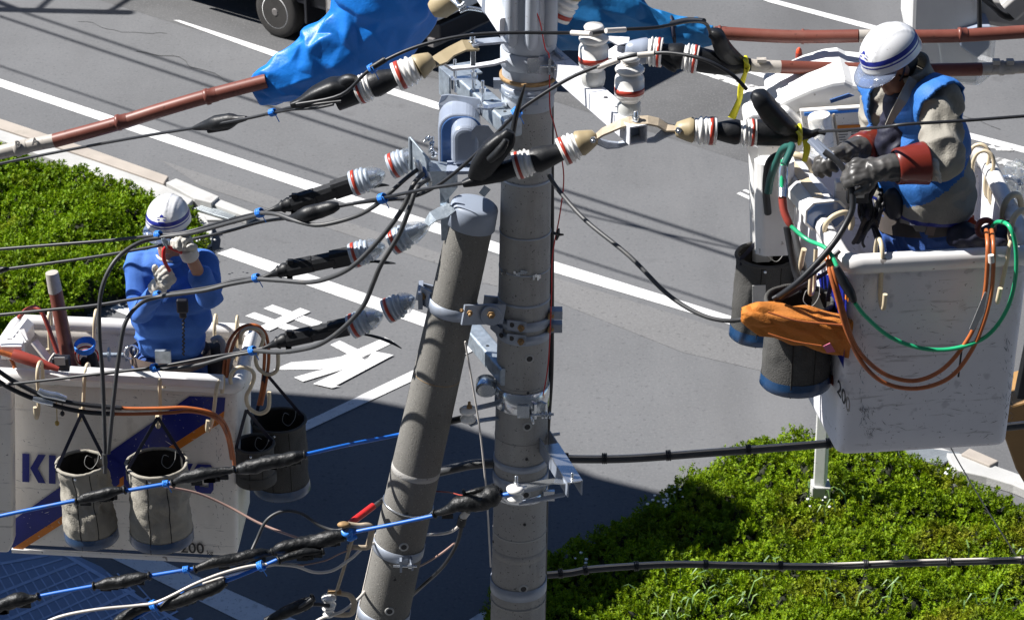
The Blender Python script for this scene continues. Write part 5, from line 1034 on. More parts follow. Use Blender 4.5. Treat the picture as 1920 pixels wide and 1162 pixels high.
# padded cover over the left rim
mb = MB(); e0, e1 = PZ(1462, 298, ZR+.03), PZ(1545, 400, ZR+.03); mb.beam(e0, e1, .15, .10, bev=.03); mb.beam(e1, e1+(e1-e0).normalized()*.02, .17, .12, bev=.03); bevel(mb.build('rim_pad', 'white_plastic', tR), .004)
mb = MB(); mb.beam(e0.lerp(e1, .1)+Vector((-.01, 0, .052)), e0.lerp(e1, .92)+Vector((-.01, 0, .052)), .045, .003); mb.build('pad_tape', 'hook', tR)
mb = MB(); e2 = e1+(e1-e0).normalized()*.012; mb.beam(e2, e2+(e1-e0).normalized()*.012, .155, .105, bev=.03); mb.build('pad_end', 'box_blue', tR)
mb = MB(); mb.beam(P(1452, 300, 9.9), P(1452, 470, 9.9), .16, .10, up=(0, 1, 0), bev=.03); mb.beam(P(1425, 290, 10.1), P(1428, 480, 10.1), .09, .12, up=(0, 1, 0), bev=.02); bevel(mb.build('side_housing', 'white_plastic', tR), .01)
mb = MB(); mb.prism([P(1396, 262, 10.0), P(1422, 278, 10.0), P(1420, 332, 10.0), P(1414, 322, 10.0)], (0, .008, 0)); mb.prism([P(1420, 262, 10.05), P(1500, 262, 10.05), P(1500, 300, 10.05), P(1424, 320, 10.05)], (0, .01, 0)); mb.build('side_sheet', 'white_plastic', tR)
mb = MB(); mb.prism([P(1414, 340, 10.2), P(1448, 400, 10.2), P(1448, 470, 10.2), P(1414, 470, 10.2)], (0, .2, 0)); mb.build('lower_sheet', 'box_grey', tR)
def scuffs(t, p0, n, areas, seed, m='black_ink', off=.0035):
    r = random.Random(seed); mb = MB()
    for (x0, y0, x1, y1, cnt, L, ang) in areas:
        for _ in range(cnt):
            x, y = r.uniform(x0, x1), r.uniform(y0, y1); a = R_(r.gauss(ang, 22)); l = abs(r.gauss(L, L*.7))+1.5; w_ = r.uniform(.5, 1.4); dx, dy = math.cos(a)*l/2, math.sin(a)*l/2; nx, ny = -math.sin(a)*w_/2, math.cos(a)*w_/2
            mb.add([planepx(x+u_, y+v_, p0, n, off) for u_, v_ in ((-dx, -dy), (nx, ny), (dx, dy), (-nx*.6, -ny*.6))], [[0, 1, 2, 3]])
    mb.build('scuff_marks', m, t, kind='stuff')
nF = (RFR-RFL).cross(low(RFL)-RFL).normalized(); nF = nF if nF.y < 0 else -nF
scuffs(tR, RFL, nF, [(1612, 530, 1622, 805, 46, 6, 85), (1625, 788, 1880, 818, 30, 8, -6), (1882, 620, 1900, 800, 40, 7, 80), (1630, 560, 1880, 790, 46, 12, -6), (1614, 760, 1640, 815, 34, 5, 60)], 3, 'scuff')
scuffs(tR, RFL, nF, [(1612, 600, 1630, 815, 50, 5, 80), (1880, 640, 1898, 800, 40, 5, 80)], 4, 'scuff_blue', .003)
scuffs(tL, LFL, nL, [(30, 740, 420, 1030, 46, 6, 20), (100, 1020, 400, 1046, 34, 8, 5), (404, 780, 420, 1030, 40, 5, 85), (360, 740, 424, 800, 22, 4, 50)], 5, 'scuff', .0075)
scuffs(tL, LFL, nL, [(30, 900, 330, 1020, 12, 7, -30), (250, 745, 420, 830, 10, 6, 30)], 6, 'rim', .010)
# white engine-like cover and control panel behind
t = thing('control_console', 'white console with blue trimmed instruction panel behind the right worker\'s hands', 'control console', P(1560, 260, 10.6))
mb = MB(); pts = [(1440, 206), (1470, 188), (1520, 166), (1560, 154), (1585, 151), (1600, 158), (1640, 162), (1690, 164), (1690, 210), (1500, 222), (1450, 226)]
mb.prism([P(x, y, 10.55) for x, y in pts], (0, .35, .02)); bevel(mb.build('hood', 'white_plastic', t), .02, 3)
mb = MB(); mb.prism([P(x, y, 10.50) for x, y in ((1395, 222), (1410, 214), (1478, 206), (1512, 234), (1512, 262), (1420, 262), (1396, 240))], (0, .3, 0)); bevel(mb.build('side_hood', 'white_plastic', t), .015, 3)
mb = MB(); mb.prism([P(x, y, 10.49) for x, y in ((1500, 208), (1622, 200), (1622, 280), (1512, 284))], (0, .03, 0)); bevel(mb.build('panel', 'bucket', t), .004)
MB().prism([P(x, y, 10.485) for x, y in ((1556, 188), (1592, 176), (1602, 180), (1558, 194))], (0, .01, 0)).build('window', 'box_blue', t)
MB().prism([P(x, y, 10.484) for x, y in ((1508, 212), (1612, 206), (1612, 210), (1508, 218))], (0, .004, 0)).build('panel_trim', 'tie_blue', t)
MB().prism([P(x, y, 10.484) for x, y in ((1570, 236), (1618, 234), (1618, 241), (1570, 243))], (0, .004, 0)).build('panel_trim', 'decal_orange', t)
mb = MB()
for i in range(7):
    for j in range(2): mb.beam(P(1572+j*24, 248+i*5, 10.484), P(1572+j*24+random.randint(12, 20), 248+i*5-1, 10.484), .002, .004, up=(0, -1, 0))
mb.build('panel_print', 'black_ink', t)
mb = MB(); mb.lathe(P(1545, 292, 10.3), P(1536, 216, 10.3), [(0, .045), (.95, .05), (1, .045)], 20); mb.build('document_tube', 'bucket', t)
MB().tube([P(1563, 214, 10.3), P(1575, 290, 10.3)], .006, 6).build('rod', 'strap_tan', t)
mb = MB(); mb.tube([P(1526, 222, 10.25), P(1530, 250, 10.22), P(1520, 280, 10.25)], .03, 10, 4, jitter=.6); mb.build('plastic_wrap', 'clear', t)
# white boom-head box, top right
t = thing('lift_boom_cover', 'large white boxy boom cover at the top right behind the worker\'s helmet', 'boom', P(1780, 80, 12.2))
mb = MB(); mb.prism([P(x, y, 12.3) for x, y in ((1708, -25), (1830, -18), (1836, 24), (1834, 160), (1722, 150), (1705, 60))], (0, .35, 0)); bevel(mb.build('cover', 'white_plastic', t), .03, 3)
mb = MB(); mb.prism([P(x, y, 12.25) for x, y in ((1800, 60), (1834, 50), (1860, 50), (1855, 90), (1834, 110), (1800, 88))], (0, .25, 0)); bevel(mb.build('side_block', 'box_grey', t), .01)
mb = MB(); mb.prism([P(x, y, 12.22) for x, y in ((1760, 76), (1868, 74), (1862, 140), (1836, 162), (1770, 158))], (0, .2, 0)); bevel(mb.build('plastic_sheet', 'clear', t), .01)
MB().tube([P(1836, -10, 12.1), P(1837, 60, 12.1)], .012, 8, 1).build('strap', 'cable_black', t)
t = thing('lift_boom', 'grey boom arm with black hydraulic hoses in the top right corner', 'boom', P(1890, 20, 12.5))
bevel(MB().beam(P(1835, 10, 12.5), P(1960, 30, 12.5), .14, .16, bev=.03).build('arm', 'boom_grey', t), .005)
bevel(MB().beam(P(1890, 20, 12.3), P(1935, -20, 12.3), .10, .12, bev=.02).build('bracket', 'boom_grey', t), .005)
for k in range(4): MB().tube([P(1835+k*5, -8, 12.3), P(1860+k*4, 12+k*4, 12.28), P(1882+k*2, 28+k*2, 12.28), P(1900, 24+k*3, 12.3), P(1915, 6, 12.3)], .012, 8, 5).build('hose', 'cable_black', t)
t = thing('lift_boom', 'tan fibreglass boom passing behind the right bucket at the right edge', 'boom', P(1930, 900, 10.6))
mb = MB(); mb.prism([P(x, y, 10.7) for x, y in ((1866, 770), (2100, 700), (2150, 1000), (2000, 1040), (1905, 880))], (0, .3, 0)); bevel(mb.build('arm', 'boom_tan', t), .01)
bevel(MB().beam(P(1915, 740, 10.2), P(1960, 520, 10.2), .05, .08, up=(0, 1, 0)).build('cylinder', 'cable_black', t), .004)
t = thing('plastic_bag', 'crumpled clear plastic bag at the right rim of the right bucket', 'bag', P(1910, 350, 10.3))
mb = MB(); cap(mb, P(1910, 330, 10.3), P(1925, 390, 10.3), .05, .09); o = organic('sheet', mb, 'clear', t, .012, 2, .03, 16)
MB().tube([P(1878, 338, 10.4), P(1885, 333, 10.4), P(1900, 334, 10.4), P(1915, 345, 10.4)], .012, 8, 4).build('blue_cord', 'box_blue', t)
# ================================================================== HOOKS
HK = [(-.045, -.06), (-.048, -.01), (-.032, .035), (0, .052), (.032, .038), (.046, 0), (.040, -.07), (.040, -.14), (.050, -.185), (.078, -.203), (.100, -.185), (.106, -.13)]
HS = [(-.045, -.03), (-.046, 0), (-.03, .036), (.004, .052), (.045, .040), (.062, .005), (.045, -.05), (.022, -.10), (.030, -.155), (.075, -.19), (.118, -.165), (.126, -.08)]
def hook(px, py, Y, out, lab, tw=0, prof=HK, s=1.0, grp='cream plastic hooks on the left bucket', r=.0095):
    c = P(px, py, Y); out = Vector(out).normalized(); side = Vector((-out.y, out.x, 0)); c = c-Vector((0, 0, .052*s))
    pts = [c+out*(a*s)+Vector((0, 0, b*s))+side*(tw*b*s) for a, b in prof]
    MB().tube(pts, r*s, 10, 6).build('plastic_hook', 'hook', None, label=lab, cat='hook', group=grp); return pts
F = (-.1, -1, 0)
hook(73, 680, 11.17, F, 'cream hook over the left bucket front rim, leftmost of the four', .05)
hook(161, 684, 11.15, F, 'cream hook holding the left grey canvas bag on the front rim', .12)
hook(302, 696, 11.13, F, 'cream hook holding the middle grey canvas bag on the front rim', .05)
hook(411, 706, 11.11, (-.3, -1, 0), 'cream hook on the front rim close to the left bucket corner', .18)
E1 = hook(450, 688, 11.16, (1, .05, 0), 'cream S hook on the left bucket corner holding the small dark bag', 0, HS, 1.05)
E2 = hook(468, 615, 11.45, (1, .0, 0), 'cream S hook on the side rail holding the large dark bag', 0, HS, 1.05)
hook(178, 583, 11.72, (0, -1, 0), 'cream hook over the left bucket back rim beside the blue wire roll', .1, HK, .95)
hook(92, 582, 11.74, (0, -1, 0), 'cream hook behind the brown rod on the left bucket back rim', .05, HK, .9)
hook(403, 592, 11.72, (0, -1, 0), 'cream hook on the back rim just right of the worker in blue', .05, HK, .95)
hook(444, 594, 11.7, (0, -1, 0), 'cream hook on the back rim near the left bucket corner', .05, HK, .8)
GR = 'cream plastic hooks on the right bucket'
hook(1650, 450, 9.30, (.15, -1, 0), 'cream hook on the right bucket front rim, near the left corner', -.02, HK, 1.0, GR)
hook(1896, 440, 9.34, (-.3, -1, 0), 'cream hook on the right bucket front rim beside the green hose', .1, HK, 1.0, GR)
hook(1578, 395, 9.52, (-.9, -.4, 0), 'cream hook round the left rim of the right bucket by the dark cable', .3, HS, 1.15, GR)
hook(1500, 290, 9.95, (-.8, .3, 0), 'thick cream hook round the padded cover on the right bucket', .2, HS, 1.25, GR, .012)
hook(1535, 455, 9.40, (-.4, -1, 0), 'cream hook hanging beside the brown hoses at the right bucket side', 0, [(.04, .04), (.04, 0), (.04, -.06), (.04, -.12), (.05, -.15), (.078, -.16), (.1, -.14), (.1, -.06)], .9, GR)
hook(1838, 272, 10.15, (.9, -.3, 0), 'upper of two cream hooks round the right bucket far rail', .1, HK, .9, GR)
hook(1846, 284, 10.08, (.9, -.3, 0), 'lower of two cream hooks round the right bucket far rail', .1, HK, .9, GR)
hook(1900, 365, 9.75, (-.7, -.5, 0), 'greyish hook round the right rail above the green hose', .0, HK, 1.1, GR, .012)
hook(1915, 395, 9.55, (-.7, -.5, 0), 'cream hook at the right rail by the yellow fitting', .0, HK, 1.1, GR, .012)
hook(1806, 330, 9.9, (0, -1, 0), 'cream hook inside the right bucket behind the vest', .2, HS, .8, GR)
MB().ball(P(1912, 436, 9.6), .04, 14, sc=(1, .6, 1.3)).build('yellow_fitting', 'yellow', None, label='yellow round fitting inside the right bucket at the frame edge', cat='fitting')
# ================================================================== BAGS
def bag(lab, px, py, wpx, pyb, Y, m, strap_to, seed, grp='canvas tool bags hanging from the buckets', basem='bag_base', crumple=.07, tilt=0):
    c = P(px, py, Y); r = rad(wpx/2, Y); b = P(px, pyb-wpx*.5*.46, Y); h = c.z-b.z; t = thing('canvas_bag', lab, 'tool bag', b, grp); n = 56; rings = []
    def ringat(z, rr, cr): 
        out = []
        for k in range(n):
            th = 2*math.pi*k/n; v = Vector((math.cos(th)*1.2, math.sin(th)*1.2, z*7+seed)); w1 = mn.noise(v*1.3); w2 = abs(mn.noise(v*2.3+Vector((5, 0, 0))))
            w3 = abs(mn.noise(v*4.4+Vector((1, z*9, 3)))); q = rr*(1+cr*(w1*1.5-w2*2.0-w3*.8+.35)); out.append(Vector((c.x+q*math.cos(th)+tilt*(c.z-b.z-z), c.y+q*math.sin(th)*.97, b.z+z)))
        return out
    K = 26
    for i in range(K+1): f = i/K; rings.append(ringat(h*(1-f), r*(.985+.05*f), crumple*(math.sin(math.pi*min(1, f*1.1+.05))*.9+.25)))
    rings.append(ringat(0, r*.98, .02)); 
    MB().grid(rings, 0, True, True, False, True).build('body', m, t)
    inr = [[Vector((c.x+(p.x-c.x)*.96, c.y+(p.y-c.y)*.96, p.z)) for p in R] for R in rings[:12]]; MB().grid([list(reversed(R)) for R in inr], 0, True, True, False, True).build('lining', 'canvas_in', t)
    R0 = rings[0]; MB().tube(R0+[R0[0]], .0085, 8, 1).build('rim_roll', m if m != 'canvas' else 'canvas', t)
    o_ = [ringat(.055, r*1.045, .02), ringat(.03, r*1.055, .015), ringat(0.004, r*1.06, .01), ringat(-.002, r*1.0, .01)]; MB().grid(o_, 0, True, True, False, True).build('base_band', basem, t)
    for s in (-1, 1):
        e = c+Vector((s*r*.86, -r*.45*(1 if s < 0 else -.4), -.02)); mb = MB(); strip(mb, [e, e+Vector((0, 0, .03)), strap_to], .016, .003, up=(0, -1, 0)); mb.build('strap', 'strap', t)
    MB().tube([R[40]+(R[40]-c).normalized()*.0 for R in rings], .0028, 6, 1).build('seam', 'canvas_in', t); MB().tube([R[46] for R in rings], .0022, 6, 1).build('seam', 'canvas_in', t)
    mb = MB(); 
    for k in range(3): q = R0[(7+k*17) % n]; mb.ball(q-Vector((0, 0, .02)), .008, 8)
    mb.build('eyelet', 'chrome', t)
    a = c+Vector((r*.35, .3*r, .01)); MB().tube([a, a+Vector((-.02, -.02, .02)), a+Vector((-.03, -.03, -.02)), a+Vector((0, -.04, -.04)), a+Vector((.03, -.02, -.01)), a+Vector((.035, 0, .03))], .0016, 6, 4).build('string_loop', 'string', t)
    return t
HB1 = P(153, 775, 11.02); HB2 = P(296, 782, 11.0)
bag('crumpled grey canvas bag hanging at the left of the left bucket front', 153, 868, 100, 1030, 10.97, 'canvas', HB1, 1.3, crumple=.13, tilt=.05)
bag('grey canvas bag with wide open mouth hanging at the middle of the left bucket', 294, 868, 120, 1036, 10.95, 'canvas', HB2, 4.7, crumple=.08)
bag('large dark canvas bag hanging beyond the left bucket corner', 523, 788, 104, 940, 11.5, 'canvas_dark', P(497, 698, 11.45), 7.1, crumple=.04)
bag('small dark canvas bag hanging at the left bucket corner', 477, 832, 76, 918, 11.25, 'canvas_dark', P(462, 768, 11.18), 9.4, basem='canvas_dark', crumple=.04)
bag('dark canvas bag with a faded label hanging behind the other at the right bucket', 1437, 478, 112, 652, 9.95, 'canvas_dark', P(1476, 392, 9.95), 12.2, crumple=.04, tilt=-.03)
bag('dark canvas bag under the orange glove cover at the right bucket', 1499, 562, 128, 746, 9.42, 'canvas_dark', P(1568, 500, 9.42), 15.2, crumple=.04)
c = P(1424, 548, 9.80); mb = MB(); mb.beam(P(1423, 535, 9.805), P(1423, 568, 9.81), .055, .004, up=(0, -1, 0)); mb.build('paper_label', 'kerb_grey', None, label='worn paper label stuck on the rear dark canvas bag', cat='label')
# orange glove cover
t = thing('glove_cover', 'orange leather glove cover lying across the front dark bag at right', 'glove cover', P(1500, 620, 9.3))
spec = [(1392, 590, 12, .03), (1402, 592, 22, .06), (1430, 598, 32, .08), (1480, 606, 36, .085), (1530, 616, 36, .085), (1570, 628, 38, .08), (1595, 634, 39, .075)]
rings = []
for i in range(11):
    f = i/10*(len(spec)-1); k0 = min(int(f), len(spec)-2); uu = f-k0; sp = [spec[k0][q_]*(1-uu)+spec[k0+1][q_]*uu for q_ in range(4)]
    c = P(sp[0], sp[1], 9.27); a = (P(1595, 634, 9.27)-P(1392, 590, 9.27)).normalized(); yv = Vector((0, -.2, 1)).normalized(); xv = a.cross(yv).normalized(); R = []
    for k in range(12):
        th = 2*math.pi*(k+.5)/12; cs, sn = math.cos(th), math.sin(th); sq = (abs(cs)**4+abs(sn)**4)**-.25
        R.append(c+xv*(cs*sq*sp[3]*.62)+yv*(sn*sq*rad(sp[2], 9.3)*.93))
    rings.append(R)
crumple('cover', rings, 'glove_orange', t, .22, 8, .006, crease=.6)
mb = MB(); mb.tube([P(1440, 585, 9.185), P(1490, 600, 9.175), P(1540, 606, 9.175), P(1588, 610, 9.18)], .004, 6, 3); mb.tube([P(1440, 625, 9.19), P(1490, 640, 9.18), P(1540, 648, 9.18)], .003, 6, 3); mb.build('seam', 'hose_orange', t)
mb = MB(); mb.prism([P(1543, 648, 9.16), P(1556, 642, 9.16), P(1566, 658, 9.16), P(1550, 660, 9.16)], (0, -.006, 0)); mb.build('pink_tag', 'pink', t)
# ================================================================== HOSES on buckets
def hose(lab, pts, r, m, name='hose', cat='hose', group='hoses on the buckets', parts=()): return cable(lab, pts, r, m, name, group, parts)
YB = 11.03
hose('pair of orange hydraulic hoses, upper one across the left bucket front', [(-40, 660, 11.0), (0, 697, 11.0), (40, 722, 11.0), (90, 745, 11.0), (150, 757, 11.0), (230, 765, 11.0), (300, 765, 10.99), (350, 764, 10.99), (400, 775, 11.0), (425, 800, 11.04), (437, 850, 11.08), (440, 880, 11.1)], .0085, 'hose_orange', parts=(('stripe', 'cable_black', [(-40, 660, 10.99), (0, 697, 10.99), (40, 722, 10.99), (90, 745, 10.99), (150, 757, 10.99), (228, 765, 10.99)], .0115), ('clampbox', 'chrome', [(72, 732, 10.98), (85, 738, 10.98), (105, 742, 10.98), (124, 748, 10.98)], [.014, .019, .019, .014])))
hose('lower orange hose of the pair across the left bucket front', [(-40, 682, 11.0), (0, 716, 11.0), (50, 742, 11.0), (110, 762, 11.0), (160, 772, 11.0), (230, 776, 11.0), (310, 774, 10.99), (360, 771, 10.99), (405, 784, 11.0), (425, 815, 11.04), (434, 860, 11.08)], .0085, 'hose_orange', parts=(('stripe', 'cable_black', [(-40, 682, 10.99), (0, 716, 10.99), (50, 742, 10.99), (110, 762, 10.99), (160, 772, 10.99), (215, 776, 10.99)], .0115), ('clampbox', 'chrome', [(62, 746, 10.98), (80, 751, 10.98), (100, 756, 10.98)], [.014, .018, .014])))
hose('orange hose looped over the corner of the left bucket', [(420, 745, 11.3), (420, 690, 11.35), (430, 640, 11.45), (452, 614, 11.5), (480, 610, 11.5), (499, 628, 11.5), (504, 670, 11.48), (498, 720, 11.45), (490, 760, 11.4)], .0085, 'hose_orange')
hose('second orange loop beside the first at the left bucket corner', [(426, 735, 11.3), (428, 680, 11.35), (446, 628, 11.45), (470, 616, 11.5), (490, 628, 11.5), (496, 660, 11.48), (492, 720, 11.45), (484, 760, 11.4)], .0085, 'hose_orange')
for i, (x, y1, y2) in enumerate(((106, 752, 790), (116, 750, 772))):
    mb = MB(); mb.tube([P(x, y1, 10.99), P(x+1, y2, 10.99)], .002, 6, 1); mb.ball(P(x+1, y2+3, 10.99), .014, 10, sc=(.8, .8, 1)); mb.build('dust_plug', 'bronze' if i == 0 else 'black_ink', None, label=['brass dust plug dangling from the hose fittings', 'black dust plug dangling from the hose fittings'][i], cat='plug', group='dangling hose plugs')
# inside the left bucket
t = thing('insulating_rod', 'upright brown rod with grey top in the left bucket', 'rod', P(130, 700, 11.5)); 
MB().lathe(P(133, 700, 11.5), P(104, 545, 11.55), [(0, .038), (.1, .042), (.16, .036), (1, .033)], 20).build('rod', 'pipe_brown', t); MB().lathe(P(104, 547, 11.55), P(97, 511, 11.55), [(0, .034), (.8, .032), (1, .031)], 20).build('sleeve', 'pipe_grey', t)
hose('red and black twisted safety rope inside the left bucket', [(35, 596, 11.5), (48, 582, 11.5), (65, 576, 11.48), (78, 585, 11.46), (90, 612, 11.44), (100, 640, 11.42), (108, 662, 11.4)], .011, 'redsoft', name='rope', group='ropes')
t = thing('red_tool', 'red tube tool lying on the left bucket rim at left', 'tool', P(60, 675, 11.25)); MB().lathe(P(24, 664, 11.25), P(110, 692, 11.22), [(0, .026), (.1, .030), (.5, .028), (1, .012)], 18).build('tube', 'redsoft', t); MB().tube([P(-20, 655, 11.25), P(0, 660, 11.25), P(28, 668, 11.25)], .014, 8, 4).build('handle', 'hose_orange', t)
hose('orange hoses bunched at the left frame edge of the left bucket', [(-20, 640, 11.3), (4, 655, 11.3), (20, 672, 11.28), (28, 690, 11.26)], .010, 'hose_orange')
t = thing('pendant_box', 'small black meter box with white face inside the left bucket', 'meter box', P(115, 680, 11.3)); bevel(MB().box(P(115, 680, 11.3), (.085, .05, .07)).build('body', 'truck_black', t), .008); MB().box(P(112, 677, 11.272), (.05, .004, .042)).build('face', 'kerb_grey', t); MB().tube([P(88, 688, 11.3), P(95, 672, 11.3), P(103, 662, 11.3)], .006, 6, 4).build('cord', 'cable_white', t)
t = thing('wire_roll', 'roll of bright blue tie wire hanging on a hook in the left bucket', 'wire roll', P(160, 650, 11.55))
for k in range(5): MB().torus(P(159, 645+k*2.0, 11.5), (.05*k-.1, -.25, 1), .050-.001*k, .004, 30, 6).build('wire_turn', 'tie_blue', t)
t = thing('cord_coil', 'thin red cord coil behind the blue wire roll', 'cord', P(150, 670, 11.55)); MB().torus(P(163, 668, 11.55), (0, 1, 0.1), .058, .0045, 28, 6).build('outer_turn', 'red', t); MB().torus(P(165, 672, 11.55), (.2, 1, 0), .048, .0045, 28, 6).build('inner_turn', 'redsoft', t)
mb = MB(); cap(mb, P(172, 668, 11.5), P(176, 690, 11.5), .026, .03); cap(mb, P(158, 675, 11.52), P(160, 690, 11.52), .02, .02); organic('tool_pouch', mb, 'rubber', None, .008, 2, label='black tool pouch beside the red cord in the left bucket', cat='pouch')
mb = MB(); cap(mb, P(405, 660, 11.55), P(415, 715, 11.5), .06, .07); cap(mb, P(388, 680, 11.55), P(395, 720, 11.5), .05, .05); organic('tool_pouch', mb, 'belt', None, .012, 2, .01, 14, label='dark tool pouch right of the blue shirted worker', cat='pouch')
for (pts, lab) in (([(398, 640, 11.5), (410, 633, 11.5), (418, 645, 11.48), (420, 670, 11.46)], 'grey braided rope beside the pouch at the worker\'s hip'), ([(445, 652, 11.4), (436, 668, 11.38), (428, 690, 11.36), (424, 712, 11.34)], 'grey braided rope near the left bucket corner hook')):
    MB().tube([P(*q_) for q_ in pts], .014, 10, 6, jitter=.5).build('rope', 'kerb_grey', None, label=lab, cat='rope', group='ropes')
# right bucket hoses
hose('bright green hose hanging in a wide loop down the right bucket front', [(1860, 425, 9.4), (1872, 416, 9.3), (1892, 424, 9.2), (1904, 460, 9.18), (1904, 520, 9.18), (1888, 580, 9.18), (1850, 630, 9.18), (1790, 653, 9.18), (1730, 653, 9.18), (1670, 632, 9.18), (1625, 595, 9.17), (1603, 568, 9.17)], .0085, 'hose_green')
hose('green and red hose crossing the white side of the right bucket', [(1468, 300, 9.6), (1466, 335, 9.55), (1468, 375, 9.5), (1478, 415, 9.46), (1492, 432, 9.43), (1515, 450, 9.38), (1545, 463, 9.3), (1560, 480, 9.25), (1574, 510, 9.2), (1590, 540, 9.18), (1602, 566, 9.17)], .0085, 'hose_green', parts=(
    ('clampbox', 'redsoft', [(1467, 372, 9.5), (1470, 395, 9.48), (1478, 415, 9.46), (1484, 425, 9.45)], [.017, .016, .015, .010]), ('clampbox', 'chrome', [(1469, 310, 9.58), (1468, 325, 9.57), (1468, 345, 9.55), (1467, 372, 9.5)], [.015, .02, .019, .017]), ('clampbox', 'cable_black', [(1568, 500, 9.20), (1580, 525, 9.19), (1594, 548, 9.18), (1602, 566, 9.17)], [.014, .02, .02, .011])))
hose('dark teal hose arching behind the yellow tie at the right bucket', [(1440, 362, 9.75), (1446, 330, 9.75), (1458, 300, 9.72), (1468, 280, 9.70), (1485, 275, 9.66), (1470, 310, 9.58)], .016, 'hose_teal')
hose('outer brown hose looping down the right bucket front', [(1848, 436, 9.36), (1850, 434, 9.28), (1852, 470, 9.19), (1848, 540, 9.185), (1836, 590, 9.185), (1812, 640, 9.185), (1770, 690, 9.18), (1720, 713, 9.18), (1670, 706, 9.18), (1630, 680, 9.17), (1600, 640, 9.17), (1578, 570, 9.18), (1562, 510, 9.22), (1555, 470, 9.3)], .0088, 'hose_orange')
hose('inner brown hose looping down the right bucket front', [(1858, 436, 9.36), (1860, 434, 9.28), (1863, 470, 9.19), (1860, 540, 9.18), (1846, 600, 9.18), (1820, 660, 9.18), (1780, 708, 9.175), (1720, 728, 9.175), (1660, 718, 9.175), (1618, 682, 9.17), (1588, 622, 9.17), (1570, 560, 9.18), (1556, 510, 9.22), (1548, 470, 9.3)], .0088, 'hose_orange', parts=(('stripe', 'cable_white', [(1858, 478, 9.17), (1859, 492, 9.17)], .012),))
mb = MB(); strip(mb, [P(1848, 548, 9.16), P(1838, 585, 9.155), P(1822, 618, 9.155)], [.008, .028, .02], .002, up=(0, -1, 0)); mb.build('paper_tag', 'kerb_grey', None, label='crumpled paper tag on the brown hoses of the right bucket', cat='tag')
hose('thick dark cable falling from the worker\'s glove over the left rim of the right bucket', [(1592, 342, 9.38), (1598, 360, 9.36), (1597, 395, 9.33), (1580, 430, 9.3), (1560, 460, 9.26), (1530, 495, 9.24), (1495, 530, 9.24), (1460, 556, 9.28)], .0125, 'cable_black')
hose('dark cable stub drooping in front of the rear bag', [(1488, 430, 9.6), (1498, 470, 9.55), (1512, 520, 9.5), (1520, 540, 9.5)], .014, 'cable_grey')
hose('second dark cable stub beside the first above the bags', [(1476, 425, 9.62), (1482, 460, 9.6), (1490, 500, 9.58), (1496, 520, 9.56)], .016, 'cable_black')
hose('dark strap cable from the right bucket to the front bag', [(1575, 470, 9.3), (1540, 500, 9.28), (1500, 530, 9.28), (1450, 560, 9.3)], .010, 'cable_black')
hose('black hose curling over the left console of the right bucket', [(1440, 400, 9.85), (1436, 350, 9.82), (1442, 305, 9.8), (1462, 290, 9.8), (1480, 288, 9.8)], .015, 'cable_black')
hose('thin pencil-like probe hanging behind the brown hoses', [(1804, 650, 9.2), (1800, 680, 9.2), (1797, 706, 9.2)], .004, 'cable_black', name='probe')
t = thing('tool_clutter', 'dark straps and carabiners gathered inside the right bucket left of the worker', 'tools', P(1640, 420, 9.7))
r_ = random.Random(4)
for i in range(16):
    x, y = r_.uniform(1610, 1660), r_.uniform(340, 400); pts = [P(x, y, 9.75)]
    for k in range(3): x += r_.uniform(-18, 14); y += r_.uniform(12, 36); pts.append(P(x, y, 9.75+r_.uniform(-.06, .06)))
    MB().tube(pts, r_.choice([.006, .009, .013]), 8, 4).build('strap', r_.choice(['cable_black', 'belt', 'cable_grey', 'strap']), t)
bevel(MB().box(P(1608, 362, 9.62), (.085, .05, .075)).build('meter', 'truck_black', t), .006); MB().box(P(1608, 360, 9.592), (.055, .004, .05)).build('meter_face', 'kerb_grey', t)
bevel(MB().box(P(1578, 372, 9.75), (.06, .05, .16)).build('white_block', 'bucket', t), .006)
t = thing('tool_clutter', 'black ropes and an orange bottle inside the right bucket right of the worker', 'tools', P(1800, 420, 9.7))
for i in range(12):
    x, y = r_.uniform(1782, 1812), r_.uniform(352, 370); pts = [P(x, y, 9.85)]
    for k in range(3): x += r_.uniform(-6, 10); y += r_.uniform(16, 32); pts.append(P(x, y, 9.85+r_.uniform(-.05, .05)))
    MB().tube(pts, r_.choice([.007, .010]), 8, 4, jitter=.4).build('rope', r_.choice(['cable_black', 'belt']), t)
MB().lathe(P(1819, 450, 9.75), P(1820, 405, 9.75), [(0, .03), (.7, .03), (.85, .015), (1, .015)], 14).build('bottle', 'bollard', t)
mb = MB(); mb.torus(P(1848, 428, 9.42), (.2, -1, .3), .032, .013, 24, 8); mb.build('red_plug', 'glove_red', t); 
mb = MB(); cap(mb, P(1800, 440, 9.6), P(1870, 450, 9.55), .05, .04); cap(mb, P(1840, 470, 9.6), P(1890, 440, 9.6), .05, .05); organic('dark_bag', mb, 'strap', t, .012, 2, .015, 14)
